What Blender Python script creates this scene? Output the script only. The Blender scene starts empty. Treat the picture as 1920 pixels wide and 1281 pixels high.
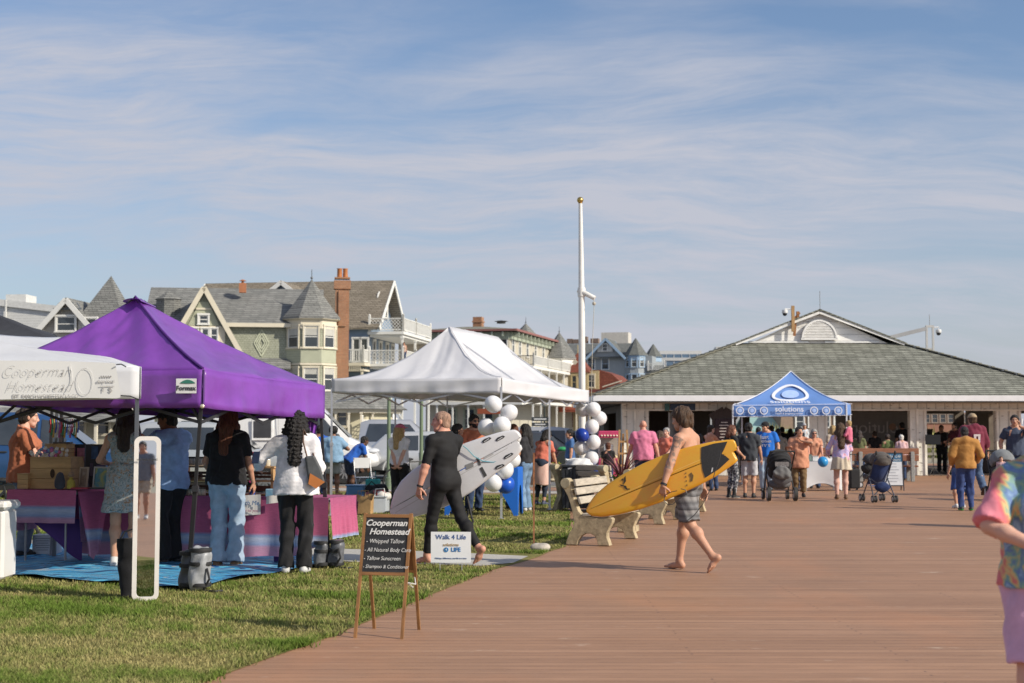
import bpy, math, random
import numpy as np
from mathutils import Vector, Matrix
R = math.radians
rng = random.Random(7)
scn = bpy.context.scene
C = scn.collection
# ---------------------------------------------------------------- camera model
FPX = 2667.0; CAMZ = 1.55; TH = math.atan(165.5 / FPX)
def P(px, py, Y):
    "world point seen at photo pixel (px,py) at distance Y"
    a = (px - 960) / FPX; b = (640.5 - py) / FPX
    dy = math.cos(TH) - b * math.sin(TH); dz = math.sin(TH) + b * math.cos(TH)
    t = Y / dy
    return Vector((a * t, Y, CAMZ + dz * t))
def X(px, Y): return P(px, 806, Y).x
def Z(py, Y): return P(960, py, Y).z
def G(px, py):
    a = (px - 960) / FPX; b = (640.5 - py) / FPX
    dy = math.cos(TH) - b * math.sin(TH); dz = math.sin(TH) + b * math.cos(TH)
    t = -CAMZ / dz
    return Vector((a * t, dy * t, 0))
# ---------------------------------------------------------------- objects
def tag(o, label=None, cat=None, group=None, kind=None):
    if label: o['label'] = label
    if cat: o['category'] = cat
    if group: o['group'] = group
    if kind: o['kind'] = kind
    return o
def thing(name, label, cat, loc=(0, 0, 0), rz=0, group=None):
    o = bpy.data.objects.new(name, None); C.objects.link(o)
    o.empty_display_size = .2
    o.location = loc; o.rotation_euler = (0, 0, rz)
    return tag(o, label, cat, group)
def link(name, me, parent=None):
    o = bpy.data.objects.new(name, me); C.objects.link(o)
    if parent is not None: o.parent = parent
    return o
def kids(o): return [c for c in bpy.data.objects if c.parent == o]
def copy_tree(o, parent=None):
    ch = kids(o)
    c = o.copy(); C.objects.link(c); c.parent = parent
    for k in ch: copy_tree(k, c)
    return c
# ---------------------------------------------------------------- materials
MATS = {}
def nt(name):
    m = bpy.data.materials.new(name); m.use_nodes = True
    t = m.node_tree; b = t.nodes['Principled BSDF']
    return m, t, b
class NB:
    "small node helper"
    def __init__(s, t): s.t = t
    def n(s, typ, ins=None, **kw):
        x = s.t.nodes.new(typ)
        for k, v in kw.items(): setattr(x, k, v)
        if ins:
            for k, v in ins.items():
                if isinstance(v, bpy.types.NodeSocket): s.t.links.new(v, x.inputs[k])
                else: x.inputs[k].default_value = v
        return x
    def math(s, op, a, b=0.0, c=None):
        i = {0: a, 1: b}
        if c is not None: i[2] = c
        return s.n('ShaderNodeMath', i, operation=op).outputs[0]
    def mix(s, f, a, b, mode='MIX'):
        x = s.n('ShaderNodeMix', data_type='RGBA', blend_type=mode)
        for k, v in ((0, f), (6, a), (7, b)):
            if isinstance(v, bpy.types.NodeSocket): s.t.links.new(v, x.inputs[k])
            else: x.inputs[k].default_value = v if k == 0 else (*v[:3], 1)
        return x.outputs[2]
    def ramp(s, f, stops, interp='LINEAR'):
        x = s.n('ShaderNodeValToRGB', {0: f}); r = x.color_ramp; r.interpolation = interp
        while len(r.elements) > 1: r.elements.remove(r.elements[-1])
        for i, (p, c) in enumerate(stops):
            if i == 0: e = r.elements[0]; e.position = p
            else: e = r.elements.new(p)
            e.color = (*c[:3], 1) if len(c) < 4 else c
        return x.outputs[0]
    def obj(s): return s.n('ShaderNodeTexCoord').outputs['Object']
    def noise(s, v, scale, detail=4, rough=.55, dist=0):
        return s.n('ShaderNodeTexNoise', {'Vector': v, 'Scale': scale, 'Detail': detail, 'Roughness': rough, 'Distortion': dist}).outputs[0]
    def mapv(s, v, scale=(1, 1, 1), rot=(0, 0, 0), loc=(0, 0, 0)):
        return s.n('ShaderNodeMapping', {'Vector': v, 'Scale': scale, 'Rotation': rot, 'Location': loc}).outputs[0]
    def bump(s, b, h, st=.3, dist=.01):
        x = s.n('ShaderNodeBump', {'Height': h, 'Strength': st, 'Distance': dist})
        s.t.links.new(x.outputs[0], b.inputs['Normal'])
    def to(s, sock, b, name='Base Color'): s.t.links.new(sock, b.inputs[name])
def sc(c, k): return tuple(min(1, max(0, v * k)) for v in c[:3])
def mat(col, rough=.6, var=.12, vs=5., metal=0, bump=0, bs=60, sheen=0, key='', spec=.5, coat=0, trans=0):
    k = ('m', tuple(round(v, 3) for v in col), rough, var, vs, metal, bump, bs, sheen, key, spec, coat, trans)
    if k in MATS: return MATS[k]
    m, t, b = nt('surface'); q = NB(t)
    b.inputs['Roughness'].default_value = rough; b.inputs['Metallic'].default_value = metal
    b.inputs['Specular IOR Level'].default_value = spec
    b.inputs['Coat Weight'].default_value = coat
    if sheen: b.inputs['Sheen Weight'].default_value = sheen
    o = q.obj()
    f = q.noise(o, vs, 5, .6)
    f = q.ramp(f, [(.3, (0, 0, 0)), (.7, (1, 1, 1))])
    c = q.mix(f, sc(col, 1 - var), sc(col, 1 + var)); q.to(c, b)
    if bump: q.bump(b, q.noise(o, bs, 4, .6), bump, .01)
    if trans:   # thin fabric lets some light through
        tr = q.n('ShaderNodeBsdfTranslucent'); t.links.new(c, tr.inputs[0])
        mx = q.n('ShaderNodeMixShader', {0: trans}); out = t.nodes['Material Output']
        t.links.new(b.outputs[0], mx.inputs[1]); t.links.new(tr.outputs[0], mx.inputs[2]); t.links.new(mx.outputs[0], out.inputs[0])
    MATS[k] = m; return m
def fab(col, var=.15, trans=0, sheen=.1, key=''):
    return mat(col, .85, var, 14, 0, .35, 35, sheen, 'f' + key, .25, 0, trans)
def cached(fn):
    def w(*a, **k):
        kk = (fn.__name__, a, tuple(sorted(k.items())))
        if kk not in MATS: MATS[kk] = fn(*a, **k)
        return MATS[kk]
    return w
@cached
def skin_mat(col):
    m, t, b = nt('skin'); q = NB(t)
    a = q.n('ShaderNodeVertexColor', layer_name='Col').outputs[0]
    f = q.noise(q.obj(), 18, 4, .6)
    c = q.mix(f, sc(col, .85), sc(col, 1.12)); c = q.mix(1.0, c, a, 'MULTIPLY'); q.to(c, b)
    b.inputs['Roughness'].default_value = .55; b.inputs['Specular IOR Level'].default_value = .35
    b.inputs['Subsurface Weight'].default_value = .12; b.inputs['Subsurface Radius'].default_value = (.02, .008, .004); b.inputs['Subsurface Scale'].default_value = .6
    q.bump(b, q.noise(q.obj(), 120, 3), .12, .003)
    return m
@cached
def hair_mat(col, curly=False):
    m, t, b = nt('hair'); q = NB(t)
    v = q.mapv(q.obj(), (1, 1, .5 if curly else .12))
    f = q.noise(v, 60 if curly else 110, 4, .6, 1.0 if curly else 0)
    f = q.ramp(f, [(.3, (0, 0, 0)), (.7, (1, 1, 1))])
    q.to(q.mix(f, sc(col, .45), sc(col, 1.6)), b)
    b.inputs['Roughness'].default_value = .5; b.inputs['Specular IOR Level'].default_value = .4
    q.bump(b, f, .8, .01)
    return m
@cached
def ramp_mat(stops, scale=6, dist=1.5, rough=.85, interp='LINEAR', stretch=(1, 1, 1), detail=2):
    "patchwork colours: tie-dye, floral, camouflage"
    m, t, b = nt('pattern'); q = NB(t)
    f = q.noise(q.mapv(q.obj(), stretch), scale, detail, .5, dist)
    q.to(q.ramp(f, list(stops), interp), b); b.inputs['Roughness'].default_value = rough
    q.bump(b, q.noise(q.obj(), 40, 3), .3, .01)
    return m
@cached
def band_mat(stops, axis, period, rough=.8, offset=0, interp='CONSTANT', wob=0., trans=0, bump=.3):
    "stripes along one axis of the object"
    m, t, b = nt('stripes'); q = NB(t)
    o = q.obj(); s = q.n('ShaderNodeSeparateXYZ', {0: o}).outputs['XYZ'.index(axis)]
    v = q.math('ADD', s, offset)
    if wob: v = q.math('ADD', v, q.math('MULTIPLY', q.noise(o, 3, 3), wob))
    f = q.math('FRACT', q.math('DIVIDE', v, period))
    c = q.ramp(f, list(stops), interp)
    c = q.mix(q.noise(o, 40, 3), c, sc((1, 1, 1), .8), 'MULTIPLY')
    q.to(c, b); b.inputs['Roughness'].default_value = rough
    q.bump(b, q.noise(o, 60, 3), bump, .01)
    return m
@cached
def brick_mat(c1, c2, mortar, w, h, ms=.01, rough=.85, dark=.0, bump=.5, off=.5):
    "coursed shingles, bricks or boards: u runs along x+y, v along z"
    m, t, b = nt('courses'); q = NB(t)
    o = q.obj(); s = q.n('ShaderNodeSeparateXYZ', {0: o})
    u = q.math('ADD', s.outputs[0], s.outputs[1])
    v = q.n('ShaderNodeCombineXYZ', {0: u, 1: s.outputs[2]}).outputs[0]
    br = q.n('ShaderNodeTexBrick', {'Vector': v, 'Color1': (*c1, 1), 'Color2': (*c2, 1), 'Mortar': (*mortar, 1), 'Scale': 1.0,
        'Mortar Size': ms, 'Mortar Smooth': .2, 'Bias': 0., 'Brick Width': w, 'Row Height': h}, offset=off)
    n = q.noise(o, 1.2, 5, .6)
    c = q.mix(.35, br.outputs[0], q.ramp(n, [(.3, (.35, .35, .35)), (.7, (1, 1, 1))]), 'MULTIPLY')
    n2 = q.noise(o, 9, 4, .6)
    c = q.mix(.25, c, q.ramp(n2, [(.35, (.3, .3, .3)), (.65, (1, 1, 1))]), 'MULTIPLY')
    q.to(c, b); b.inputs['Roughness'].default_value = rough
    q.bump(b, q.math('SUBTRACT', 1.0, br.outputs[1]), bump, .02)
    return m
@cached
def lap_mat(col, h=.13, vert=False, rough=.6, peel=0., diag=False):
    "lapped boards with a shadow line at each lap"
    m, t, b = nt('boards'); q = NB(t)
    o = q.obj(); s = q.n('ShaderNodeSeparateXYZ', {0: o})
    u = q.math('ADD', s.outputs[0], s.outputs[1])
    v = u if vert else s.outputs[2]
    if diag: v = q.math('ADD', s.outputs[2], u)
    f = q.math('FRACT', q.math('DIVIDE', v, h))
    c = q.ramp(f, [(0, sc(col, .5)), (.1, sc(col, .85)), (.2, col), (1, sc(col, 1.08))])
    n = q.noise(o, 2.5, 5, .65)
    c = q.mix(.3, c, q.ramp(n, [(.3, (.55, .55, .55)), (.65, (1, 1, 1))]), 'MULTIPLY')
    if peel:
        p = q.noise(q.mapv(o, (2, 2, 8)), 1.6, 6, .7)
        c = q.mix(q.ramp(p, [(.60, (0, 0, 0)), (.64, (1, 1, 1))]), c, (.16, .13, .1))
    q.to(c, b); b.inputs['Roughness'].default_value = rough
    q.bump(b, f, .4, .02)
    return m
@cached
def wood_mat(col, axis='X', scale=9, rough=.6, var=.35):
    m, t, b = nt('wood'); q = NB(t)
    st = {'X': (.15, 1, 1), 'Y': (1, .15, 1), 'Z': (1, 1, .15)}[axis]
    v = q.mapv(q.obj(), st); f = q.noise(v, scale * 3, 6, .6, .6)
    f = q.ramp(f, [(.3, (0, 0, 0)), (.7, (1, 1, 1))])
    q.to(q.mix(f, sc(col, 1 - var), sc(col, 1 + var * .6)), b); b.inputs['Roughness'].default_value = rough
    q.bump(b, f, .25, .005)
    return m
def glass(): return mat((.035, .042, .05), .06, .2, 2, key='glass', spec=.9)
def chrome(c=(.7, .7, .72), r=.25): return mat(c, r, .05, 3, 1.0, key='metal')
WHITE = (.78, .77, .74); BLACK = (.018, .018, .02)
# ---------------------------------------------------------------- mesh builder
class MB:
    def __init__(s): s.v = []; s.f = []; s.mi = []; s.cur = 0; s.M = None
    def use(s, i): s.cur = i; return s
    def at(s, M=None): s.M = M; return s
    def add(s, vs, fs):
        b = len(s.v)
        for v in vs:
            v = Vector(v)
            s.v.append(tuple(s.M @ v) if s.M is not None else tuple(v))
        for f in fs: s.f.append(tuple(b + i for i in f)); s.mi.append(s.cur)
        return s
    def box(s, c, d, rot=None, bev=0.0):
        x, y, z = (v / 2 for v in d); c = Vector(c)
        if bev:
            e = min(bev, x * .9, y * .9, z * .9); vs = []
            for sx in (-1, 1):
                for sy in (-1, 1):
                    for sz in (-1, 1):
                        vs += [(sx * x, sy * (y - e), sz * (z - e)), (sx * (x - e), sy * y, sz * (z - e)), (sx * (x - e), sy * (y - e), sz * z)]
            I = lambda a, b_, c_, k: ((a * 2 + b_) * 2 + c_) * 3 + k
            fs = [(I(1,0,0,0), I(1,1,0,0), I(1,1,1,0), I(1,0,1,0)), (I(0,1,0,0), I(0,0,0,0), I(0,0,1,0), I(0,1,1,0)),
                  (I(1,1,0,1), I(0,1,0,1), I(0,1,1,1), I(1,1,1,1)), (I(0,0,0,1), I(1,0,0,1), I(1,0,1,1), I(0,0,1,1)),
                  (I(0,0,1,2), I(1,0,1,2), I(1,1,1,2), I(0,1,1,2)), (I(0,1,0,2), I(1,1,0,2), I(1,0,0,2), I(0,0,0,2))]
            for a in (0, 1):
                for b_ in (0, 1):
                    fs.append((I(a,b_,0,0), I(a,b_,0,1), I(a,b_,1,1), I(a,b_,1,0))); fs.append((I(a,0,b_,0), I(a,0,b_,2), I(a,1,b_,2), I(a,1,b_,0)))
                    fs.append((I(0,a,b_,1), I(0,a,b_,2), I(1,a,b_,2), I(1,a,b_,1)))
                    for c_ in (0, 1): fs.append((I(a,b_,c_,0), I(a,b_,c_,1), I(a,b_,c_,2)))
        else:
            vs = [(sx * x, sy * y, sz * z) for sx in (-1, 1) for sy in (-1, 1) for sz in (-1, 1)]
            fs = [(0, 1, 3, 2), (4, 6, 7, 5), (0, 4, 5, 1), (2, 3, 7, 6), (0, 2, 6, 4), (1, 5, 7, 3)]
        Q = Matrix.Identity(3)
        if rot is not None: Q = rot if isinstance(rot, Matrix) else Matrix.Rotation(rot, 3, 'Z')
        return s.add([Q @ Vector(v) + c for v in vs], fs)
    def bar(s, a, b, w, d=None, up=(0, 0, 1)):
        a = Vector(a); b = Vector(b); d = d or w; t = (b - a)
        if t.length < 1e-6: return s
        L = t.length; t.normalize(); u = Vector(up)
        if abs(t.dot(u)) > .98: u = Vector((0, 1, 0))
        x = t.cross(u).normalized(); y = x.cross(t)
        Q = Matrix((x, t, y)).transposed()
        return s.box((a + b) / 2, (w, L, d), Q)
    def tube(s, pts, r, n=8, cap=True):
        pts = [Vector(p) for p in pts]; rs = r if isinstance(r, (list, tuple)) else [r] * len(pts)
        vs = []; fs = []; pu = None
        for i, p in enumerate(pts):
            t = (pts[min(i + 1, len(pts) - 1)] - pts[max(i - 1, 0)])
            t = t.normalized() if t.length > 1e-9 else Vector((0, 0, 1))
            if pu is None:
                pu = Vector((0, 0, 1)) if abs(t.z) < .9 else Vector((1, 0, 0))
            x = t.cross(pu).normalized(); pu = x.cross(t).normalized()
            for k in range(n):
                a = 2 * math.pi * k / n
                vs.append(p + (x * math.cos(a) + pu * math.sin(a)) * rs[i])
        for i in range(len(pts) - 1):
            for k in range(n):
                fs.append((i * n + k, i * n + (k + 1) % n, (i + 1) * n + (k + 1) % n, (i + 1) * n + k))
        if cap: fs.append(tuple(range(n))[::-1]); fs.append(tuple((len(pts) - 1) * n + k for k in range(n)))
        return s.add(vs, fs)
    def lathe(s, prof, c=(0, 0, 0), n=24, sx=1, sy=1, Q=None):
        c = Vector(c); vs = []; fs = []
        for r, z in prof:
            for k in range(n):
                a = 2 * math.pi * k / n
                p = Vector((r * math.cos(a) * sx, r * math.sin(a) * sy, z))
                vs.append((Q @ p if Q else p) + c)
        for i in range(len(prof) - 1):
            for k in range(n): fs.append((i * n + k, i * n + (k + 1) % n, (i + 1) * n + (k + 1) % n, (i + 1) * n + k))
        fs.append(tuple(range(n))[::-1]); fs.append(tuple((len(prof) - 1) * n + k for k in range(n)))
        return s.add(vs, fs)
    def ball(s, c, r, n=16, sx=1, sy=1, sz=1):
        m = max(6, n // 2)
        pr = [(max(1e-4, r * math.sin(math.pi * i / m)), -r * math.cos(math.pi * i / m) * sz) for i in range(m + 1)]
        return s.lathe(pr, c, n, sx, sy)
    def prism(s, poly, d, axis='Y', o=0.0):
        "poly of (a,b) extruded by d along axis from o. axis Y: (x,z); X: (y,z); Z: (x,y)"
        n = len(poly)
        f = {'Y': lambda p, t: (p[0], t, p[1]), 'X': lambda p, t: (t, p[0], p[1]), 'Z': lambda p, t: (p[0], p[1], t)}[axis]
        vs = [f(p, o) for p in poly] + [f(p, o + d) for p in poly]
        fs = [tuple(range(n)), tuple(range(n, 2 * n))[::-1]] + [(i, i + n, (i + 1) % n + n, (i + 1) % n) for i in range(n)]
        return s.add(vs, fs)
    def quad(s, a, b, c, d): return s.add([a, b, c, d], [(0, 1, 2, 3)])
    def grid(s, fn, nu, nv):
        vs = [fn(i / nu, j / nv) for j in range(nv + 1) for i in range(nu + 1)]
        fs = [(j * (nu + 1) + i, j * (nu + 1) + i + 1, (j + 1) * (nu + 1) + i + 1, (j + 1) * (nu + 1) + i) for j in range(nv) for i in range(nu)]
        return s.add(vs, fs)
    def build(s, name, mats, parent=None, smooth=False, fix=True):
        me = bpy.data.meshes.new(name); me.from_pydata(s.v, [], s.f)
        ms = mats if isinstance(mats, (list, tuple)) else [mats]
        for m in ms: me.materials.append(m)
        if len(ms) > 1: me.polygons.foreach_set('material_index', s.mi)
        if fix:
            import bmesh
            bm = bmesh.new(); bm.from_mesh(me); bmesh.ops.recalc_face_normals(bm, faces=bm.faces); bm.to_mesh(me); bm.free()
        if smooth:
            me.polygons.foreach_set('use_smooth', [True] * len(me.polygons))
            if smooth != 2: me.set_sharp_from_angle(angle=R(40))
        me.update()
        return link(name, me, parent)
def npmesh(name, V, F, mats, parent=None, smooth=True, col=None):
    me = bpy.data.meshes.new(name); n = len(F); k = F.shape[1]
    me.vertices.add(len(V)); me.vertices.foreach_set('co', np.asarray(V, np.float32).ravel())
    me.loops.add(n * k); me.loops.foreach_set('vertex_index', np.asarray(F, np.int32).ravel())
    me.polygons.add(n); me.polygons.foreach_set('loop_start', np.arange(0, n * k, k, dtype=np.int32))
    me.polygons.foreach_set('use_smooth', np.full(n, smooth, bool))
    for m in (mats if isinstance(mats, (list, tuple)) else [mats]): me.materials.append(m)
    if col is not None:
        a = me.color_attributes.new('Col', 'FLOAT_COLOR', 'POINT')
        a.data.foreach_set('color', np.asarray(col, np.float32).ravel())
    me.update(calc_edges=True); me.validate()
    return link(name, me, parent)
def text(body, size, material, parent, loc, rot=(R(90), 0, 0), align='CENTER', shear=0., bold=0., name='lettering', sx=1., ext=.0015, space=1.):
    cu = bpy.data.curves.new('lettering', 'FONT'); cu.body = body; cu.size = size; cu.align_x = align; cu.align_y = 'CENTER'
    cu.shear = shear; cu.offset = bold; cu.extrude = ext; cu.space_character = space; cu.resolution_u = 4
    tmp = bpy.data.objects.new('tmp', cu); C.objects.link(tmp)
    bpy.context.view_layer.update()
    me = bpy.data.meshes.new_from_object(tmp.evaluated_get(bpy.context.evaluated_depsgraph_get()))
    bpy.data.objects.remove(tmp); bpy.data.curves.remove(cu)
    me.materials.clear(); me.materials.append(material)
    o = link(name, me, parent); o.location = loc; o.rotation_euler = rot; o.scale = (sx, 1, 1)
    return o
# ---------------------------------------------------------------- implicit surfaces
def smin(a, b, k):
    if k <= 0: return np.minimum(a, b)
    h = np.maximum(k - np.abs(a - b), 0) / k
    return np.minimum(a, b) - h * h * k * .25
def V3(*a): return np.array(a[0] if len(a) == 1 else a, float)
def cone(a, b, r1, r2, clip=None): return ('c', V3(a), V3(b), r1, r2, clip or [])
def elli(c, r, Q=None, clip=None): return ('e', V3(c), V3(r), Q, clip or [])
def vcone(Q, o, z1, z2, ra, rb, clip=None): return ('v', Q, V3(o), z1, z2, ra, rb, clip or [])
def pbounds(p):
    if p[0] == 'c':
        r = max(p[3], p[4]); return np.minimum(p[1], p[2]) - r, np.maximum(p[1], p[2]) + r
    if p[0] == 'e':
        r = p[2].max() if p[3] is not None else p[2]
        return p[1] - r, p[1] + r
    Q, o, z1, z2, ra, rb = p[1:7]; r = max(*ra, *rb)
    a = o + Q @ V3(0, 0, z1); b = o + Q @ V3(0, 0, z2)
    return np.minimum(a, b) - r, np.maximum(a, b) + r
def peval(p, x, y, z):
    if p[0] == 'c':
        a, b, r1, r2 = p[1:5]; ba = b - a; bb = max(ba @ ba, 1e-9)
        X_, Y_, Z_ = x - a[0], y - a[1], z - a[2]
        h = np.clip((X_ * ba[0] + Y_ * ba[1] + Z_ * ba[2]) / bb, 0, 1)
        d = np.sqrt((X_ - h * ba[0]) ** 2 + (Y_ - h * ba[1]) ** 2 + (Z_ - h * ba[2]) ** 2) - (r1 + (r2 - r1) * h)
    elif p[0] == 'e':
        c, r, Q = p[1:4]; X_, Y_, Z_ = x - c[0], y - c[1], z - c[2]
        if Q is not None:
            X_, Y_, Z_ = (Q[0, 0] * X_ + Q[1, 0] * Y_ + Q[2, 0] * Z_, Q[0, 1] * X_ + Q[1, 1] * Y_ + Q[2, 1] * Z_, Q[0, 2] * X_ + Q[1, 2] * Y_ + Q[2, 2] * Z_)
        k0 = np.sqrt((X_ / r[0]) ** 2 + (Y_ / r[1]) ** 2 + (Z_ / r[2]) ** 2)
        k1 = np.sqrt((X_ / r[0] ** 2) ** 2 + (Y_ / r[1] ** 2) ** 2 + (Z_ / r[2] ** 2) ** 2)
        d = k0 * (k0 - 1) / np.maximum(k1, 1e-6)
    else:
        Q, o, z1, z2, ra, rb = p[1:7]; X_, Y_, Z_ = x - o[0], y - o[1], z - o[2]
        X_, Y_, Z_ = (Q[0, 0] * X_ + Q[1, 0] * Y_ + Q[2, 0] * Z_, Q[0, 1] * X_ + Q[1, 1] * Y_ + Q[2, 1] * Z_, Q[0, 2] * X_ + Q[1, 2] * Y_ + Q[2, 2] * Z_)
        t = np.clip((Z_ - z1) / (z2 - z1), 0, 1)
        rx = ra[0] + (rb[0] - ra[0]) * t; ry = ra[1] + (rb[1] - ra[1]) * t
        d = (np.sqrt((X_ / rx) ** 2 + (Y_ / ry) ** 2) - 1) * np.minimum(rx, ry)
        lo, hi = min(z1, z2), max(z1, z2)
        d = np.maximum(d, np.maximum(lo - Z_, Z_ - hi))
    for pt, n in p[-1]:
        d = np.maximum(d, (x - pt[0]) * n[0] + (y - pt[1]) * n[1] + (z - pt[2]) * n[2])
    return d
def wrinkle(amp, seed, k=55., sq=1.0):
    r = np.random.RandomState(seed); out = []
    for i in range(7):
        v = r.normal(size=3); v /= np.linalg.norm(v); v[2] *= sq
        out.append((v * k * (.5 + 1.2 * r.rand()), r.rand() * 6.28, amp * (.4 + .6 * r.rand()) / 2.2))
    def f(x, y, z):
        s = 0
        for v, ph, a in out: s = s + a * np.sin(v[0] * x + v[1] * y + v[2] * z + ph)
        return s
    return f
def isosurf(groups, h, noise=None, kk=.015, cut=None):
    "groups: list of (prims, k, inflate, clips). returns verts, quads"
    los = []; his = []
    for pr, k, inf, cl in groups:
        for p in pr:
            a, b = pbounds(p); los.append(a - inf); his.append(b + inf)
    lo = np.min(los, 0) - 3 * h - .01; hi = np.max(his, 0) + 3 * h + .01
    n = np.ceil((hi - lo) / h).astype(int) + 1
    ax = [lo[i] + h * np.arange(n[i]) for i in range(3)]
    ax = [a.astype(np.float32) for a in ax]
    x = ax[0][:, None, None]; y = ax[1][None, :, None]; z = ax[2][None, None, :]
    F = np.full(n, 1., np.float32)
    for pr, k, inf, cl in groups:
        Fg = np.full(n, 1., np.float32); m = k + inf + 3 * h
        for p in pr:
            a, b = pbounds(p)
            i0 = np.clip(np.floor((a - m - lo) / h).astype(int), 0, n); i1 = np.clip(np.ceil((b + m - lo) / h).astype(int) + 1, 0, n)
            s = tuple(slice(i0[i], i1[i]) for i in range(3))
            Fg[s] = smin(Fg[s], peval(p, x[s[0]], y[:, s[1]], z[:, :, s[2]]), k)
        Fg -= inf
        for pt, nn in cl: Fg = np.maximum(Fg, (x - pt[0]) * nn[0] + (y - pt[1]) * nn[1] + (z - pt[2]) * nn[2])
        F = smin(F, Fg, kk)
    if noise is not None: F = F + noise(x, y, z)
    if cut is not None:
        for pt, nn in cut: F = np.maximum(F, (x - pt[0]) * nn[0] + (y - pt[1]) * nn[1] + (z - pt[2]) * nn[2])
    return surfnet(F, lo, h)
def surfnet(F, lo, h):
    S = F < 0
    c = np.zeros(tuple(d - 1 for d in F.shape), np.int8)
    for i in (0, 1):
        for j in (0, 1):
            for k in (0, 1): c += S[i:F.shape[0] - 1 + i, j:F.shape[1] - 1 + j, k:F.shape[2] - 1 + k]
    act = (c > 0) & (c < 8); I = np.argwhere(act)
    idx = np.full(c.shape, -1, np.int32); idx[act] = np.arange(len(I))
    corner = {(i, j, k): F[I[:, 0] + i, I[:, 1] + j, I[:, 2] + k] for i in (0, 1) for j in (0, 1) for k in (0, 1)}
    acc = np.zeros((len(I), 3)); cnt = np.zeros(len(I))
    for a in corner:
        for ax_ in range(3):
            if a[ax_]: continue
            b = list(a); b[ax_] = 1; b = tuple(b); fa, fb = corner[a], corner[b]
            m = (fa < 0) != (fb < 0)
            t = np.where(m, fa / np.where(m, fa - fb, 1), 0)
            for d in range(3): acc[:, d] += np.where(m, a[d] + (t if d == ax_ else 0), 0)
            cnt += m
    V = (I + acc / cnt[:, None]) * h + lo
    Q = []
    for ax_ in range(3):
        o1, o2 = (ax_ + 1) % 3, (ax_ + 2) % 3
        sl0 = [slice(None)] * 3; sl1 = [slice(None)] * 3
        sl0[ax_] = slice(0, -1); sl1[ax_] = slice(1, None)
        A = S[tuple(sl0)]; B = S[tuple(sl1)]
        E = np.argwhere(A != B)
        E = E[(E[:, o1] > 0) & (E[:, o2] > 0) & (E[:, o1] < F.shape[o1] - 1) & (E[:, o2] < F.shape[o2] - 1)]
        if not len(E): continue
        ins = A[E[:, 0], E[:, 1], E[:, 2]]
        def cell(d1, d2):
            e = E.copy(); e[:, o1] -= d1; e[:, o2] -= d2
            return idx[e[:, 0], e[:, 1], e[:, 2]]
        q = np.stack([cell(1, 1), cell(0, 1), cell(0, 0), cell(1, 0)], 1)
        q[~ins] = q[~ins][:, ::-1]
        Q.append(q)
    Q = np.concatenate(Q); Q = Q[(Q >= 0).all(1)]
    return V, Q
# ---------------------------------------------------------------- people
def rx(d): a = R(d); return np.array([[1, 0, 0], [0, math.cos(a), -math.sin(a)], [0, math.sin(a), math.cos(a)]])
def ry(d): a = R(d); return np.array([[math.cos(a), 0, math.sin(a)], [0, 1, 0], [-math.sin(a), 0, math.cos(a)]])
def rz(d): a = R(d); return np.array([[math.cos(a), -math.sin(a), 0], [math.sin(a), math.cos(a), 0], [0, 0, 1]])
def unit(v): v = np.asarray(v, float); return v / max(np.linalg.norm(v), 1e-9)
def ik(a, t, l1, l2, hint):
    v = t - a; d = np.linalg.norm(v)
    if d > (l1 + l2) * .999: t = a + v * (l1 + l2) * .999 / d; v = t - a; d = np.linalg.norm(v)
    u = v / d; x = (l1 * l1 - l2 * l2 + d * d) / (2 * d); hh = math.sqrt(max(l1 * l1 - x * x, 0))
    p = np.asarray(hint, float); p = p - u * (p @ u); p = unit(p)
    return a + u * x + p * hh, t
def hand_prims(w, a, n, b, s, curl, spread=1.):
    "w wrist, a finger direction, n palm normal, b thumb side, s size"
    pr = []; pt = lambda x, y, z: w + s * (a * x + b * y + n * z)
    for j, (y, L, c) in enumerate(((.031, .072, .9), (.010, .080, 1.), (-.011, .074, 1.05), (-.030, .058, 1.12))):
        k0 = pt(.012, y * .55, 0); k1 = pt(.088 - .004 * abs(j - 1), y, 0)
        pr.append(cone(k0, k1, .0135 * s, .0115 * s))
        p = k1; ang = R(curl * .45 * c); r = .0094 * s
        fan = unit(a + b * (.10 * (1.2 - j) * spread))
        for q, f in enumerate((.45, .30, .25)):
            d = fan * math.cos(ang) + n * math.sin(ang); e = p + d * L * f * s
            pr.append(cone(p, e, r, r * .9)); p = e; r *= .9; ang += R(curl * (.75 if q == 0 else .6) * c)
    p = pt(.022, .026, .004); d = unit(a * .62 + b * .74 + n * (.15 + curl / 160)); e = p + d * .042 * s
    pr.append(cone(p, e, .0145 * s, .0115 * s))
    d2 = unit(a * .85 + b * .35 + n * (.2 + curl / 110)); e2 = e + d2 * .032 * s; pr.append(cone(e, e2, .0112 * s, .0098 * s))
    e3 = e2 + unit(a * .92 + b * (.15 - curl / 300) + n * (.25 + curl / 90)) * .024 * s; pr.append(cone(e2, e3, .0098 * s, .0078 * s))
    return pr
SK = {'pale': (.62, .36, .27), 'tan': (.50, .27, .18), 'olive': (.42, .22, .14), 'brown': (.24, .115, .068), 'dark': (.12, .058, .036), 'red': (.56, .28, .20)}
HC = {'black': (.012, .010, .010), 'dark': (.028, .017, .012), 'brown': (.07, .038, .02), 'auburn': (.11, .036, .017), 'blond': (.40, .27, .12), 'grey': (.33, .32, .31), 'white': (.62, .60, .56), 'stubble': (.33, .20, .14)}
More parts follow.
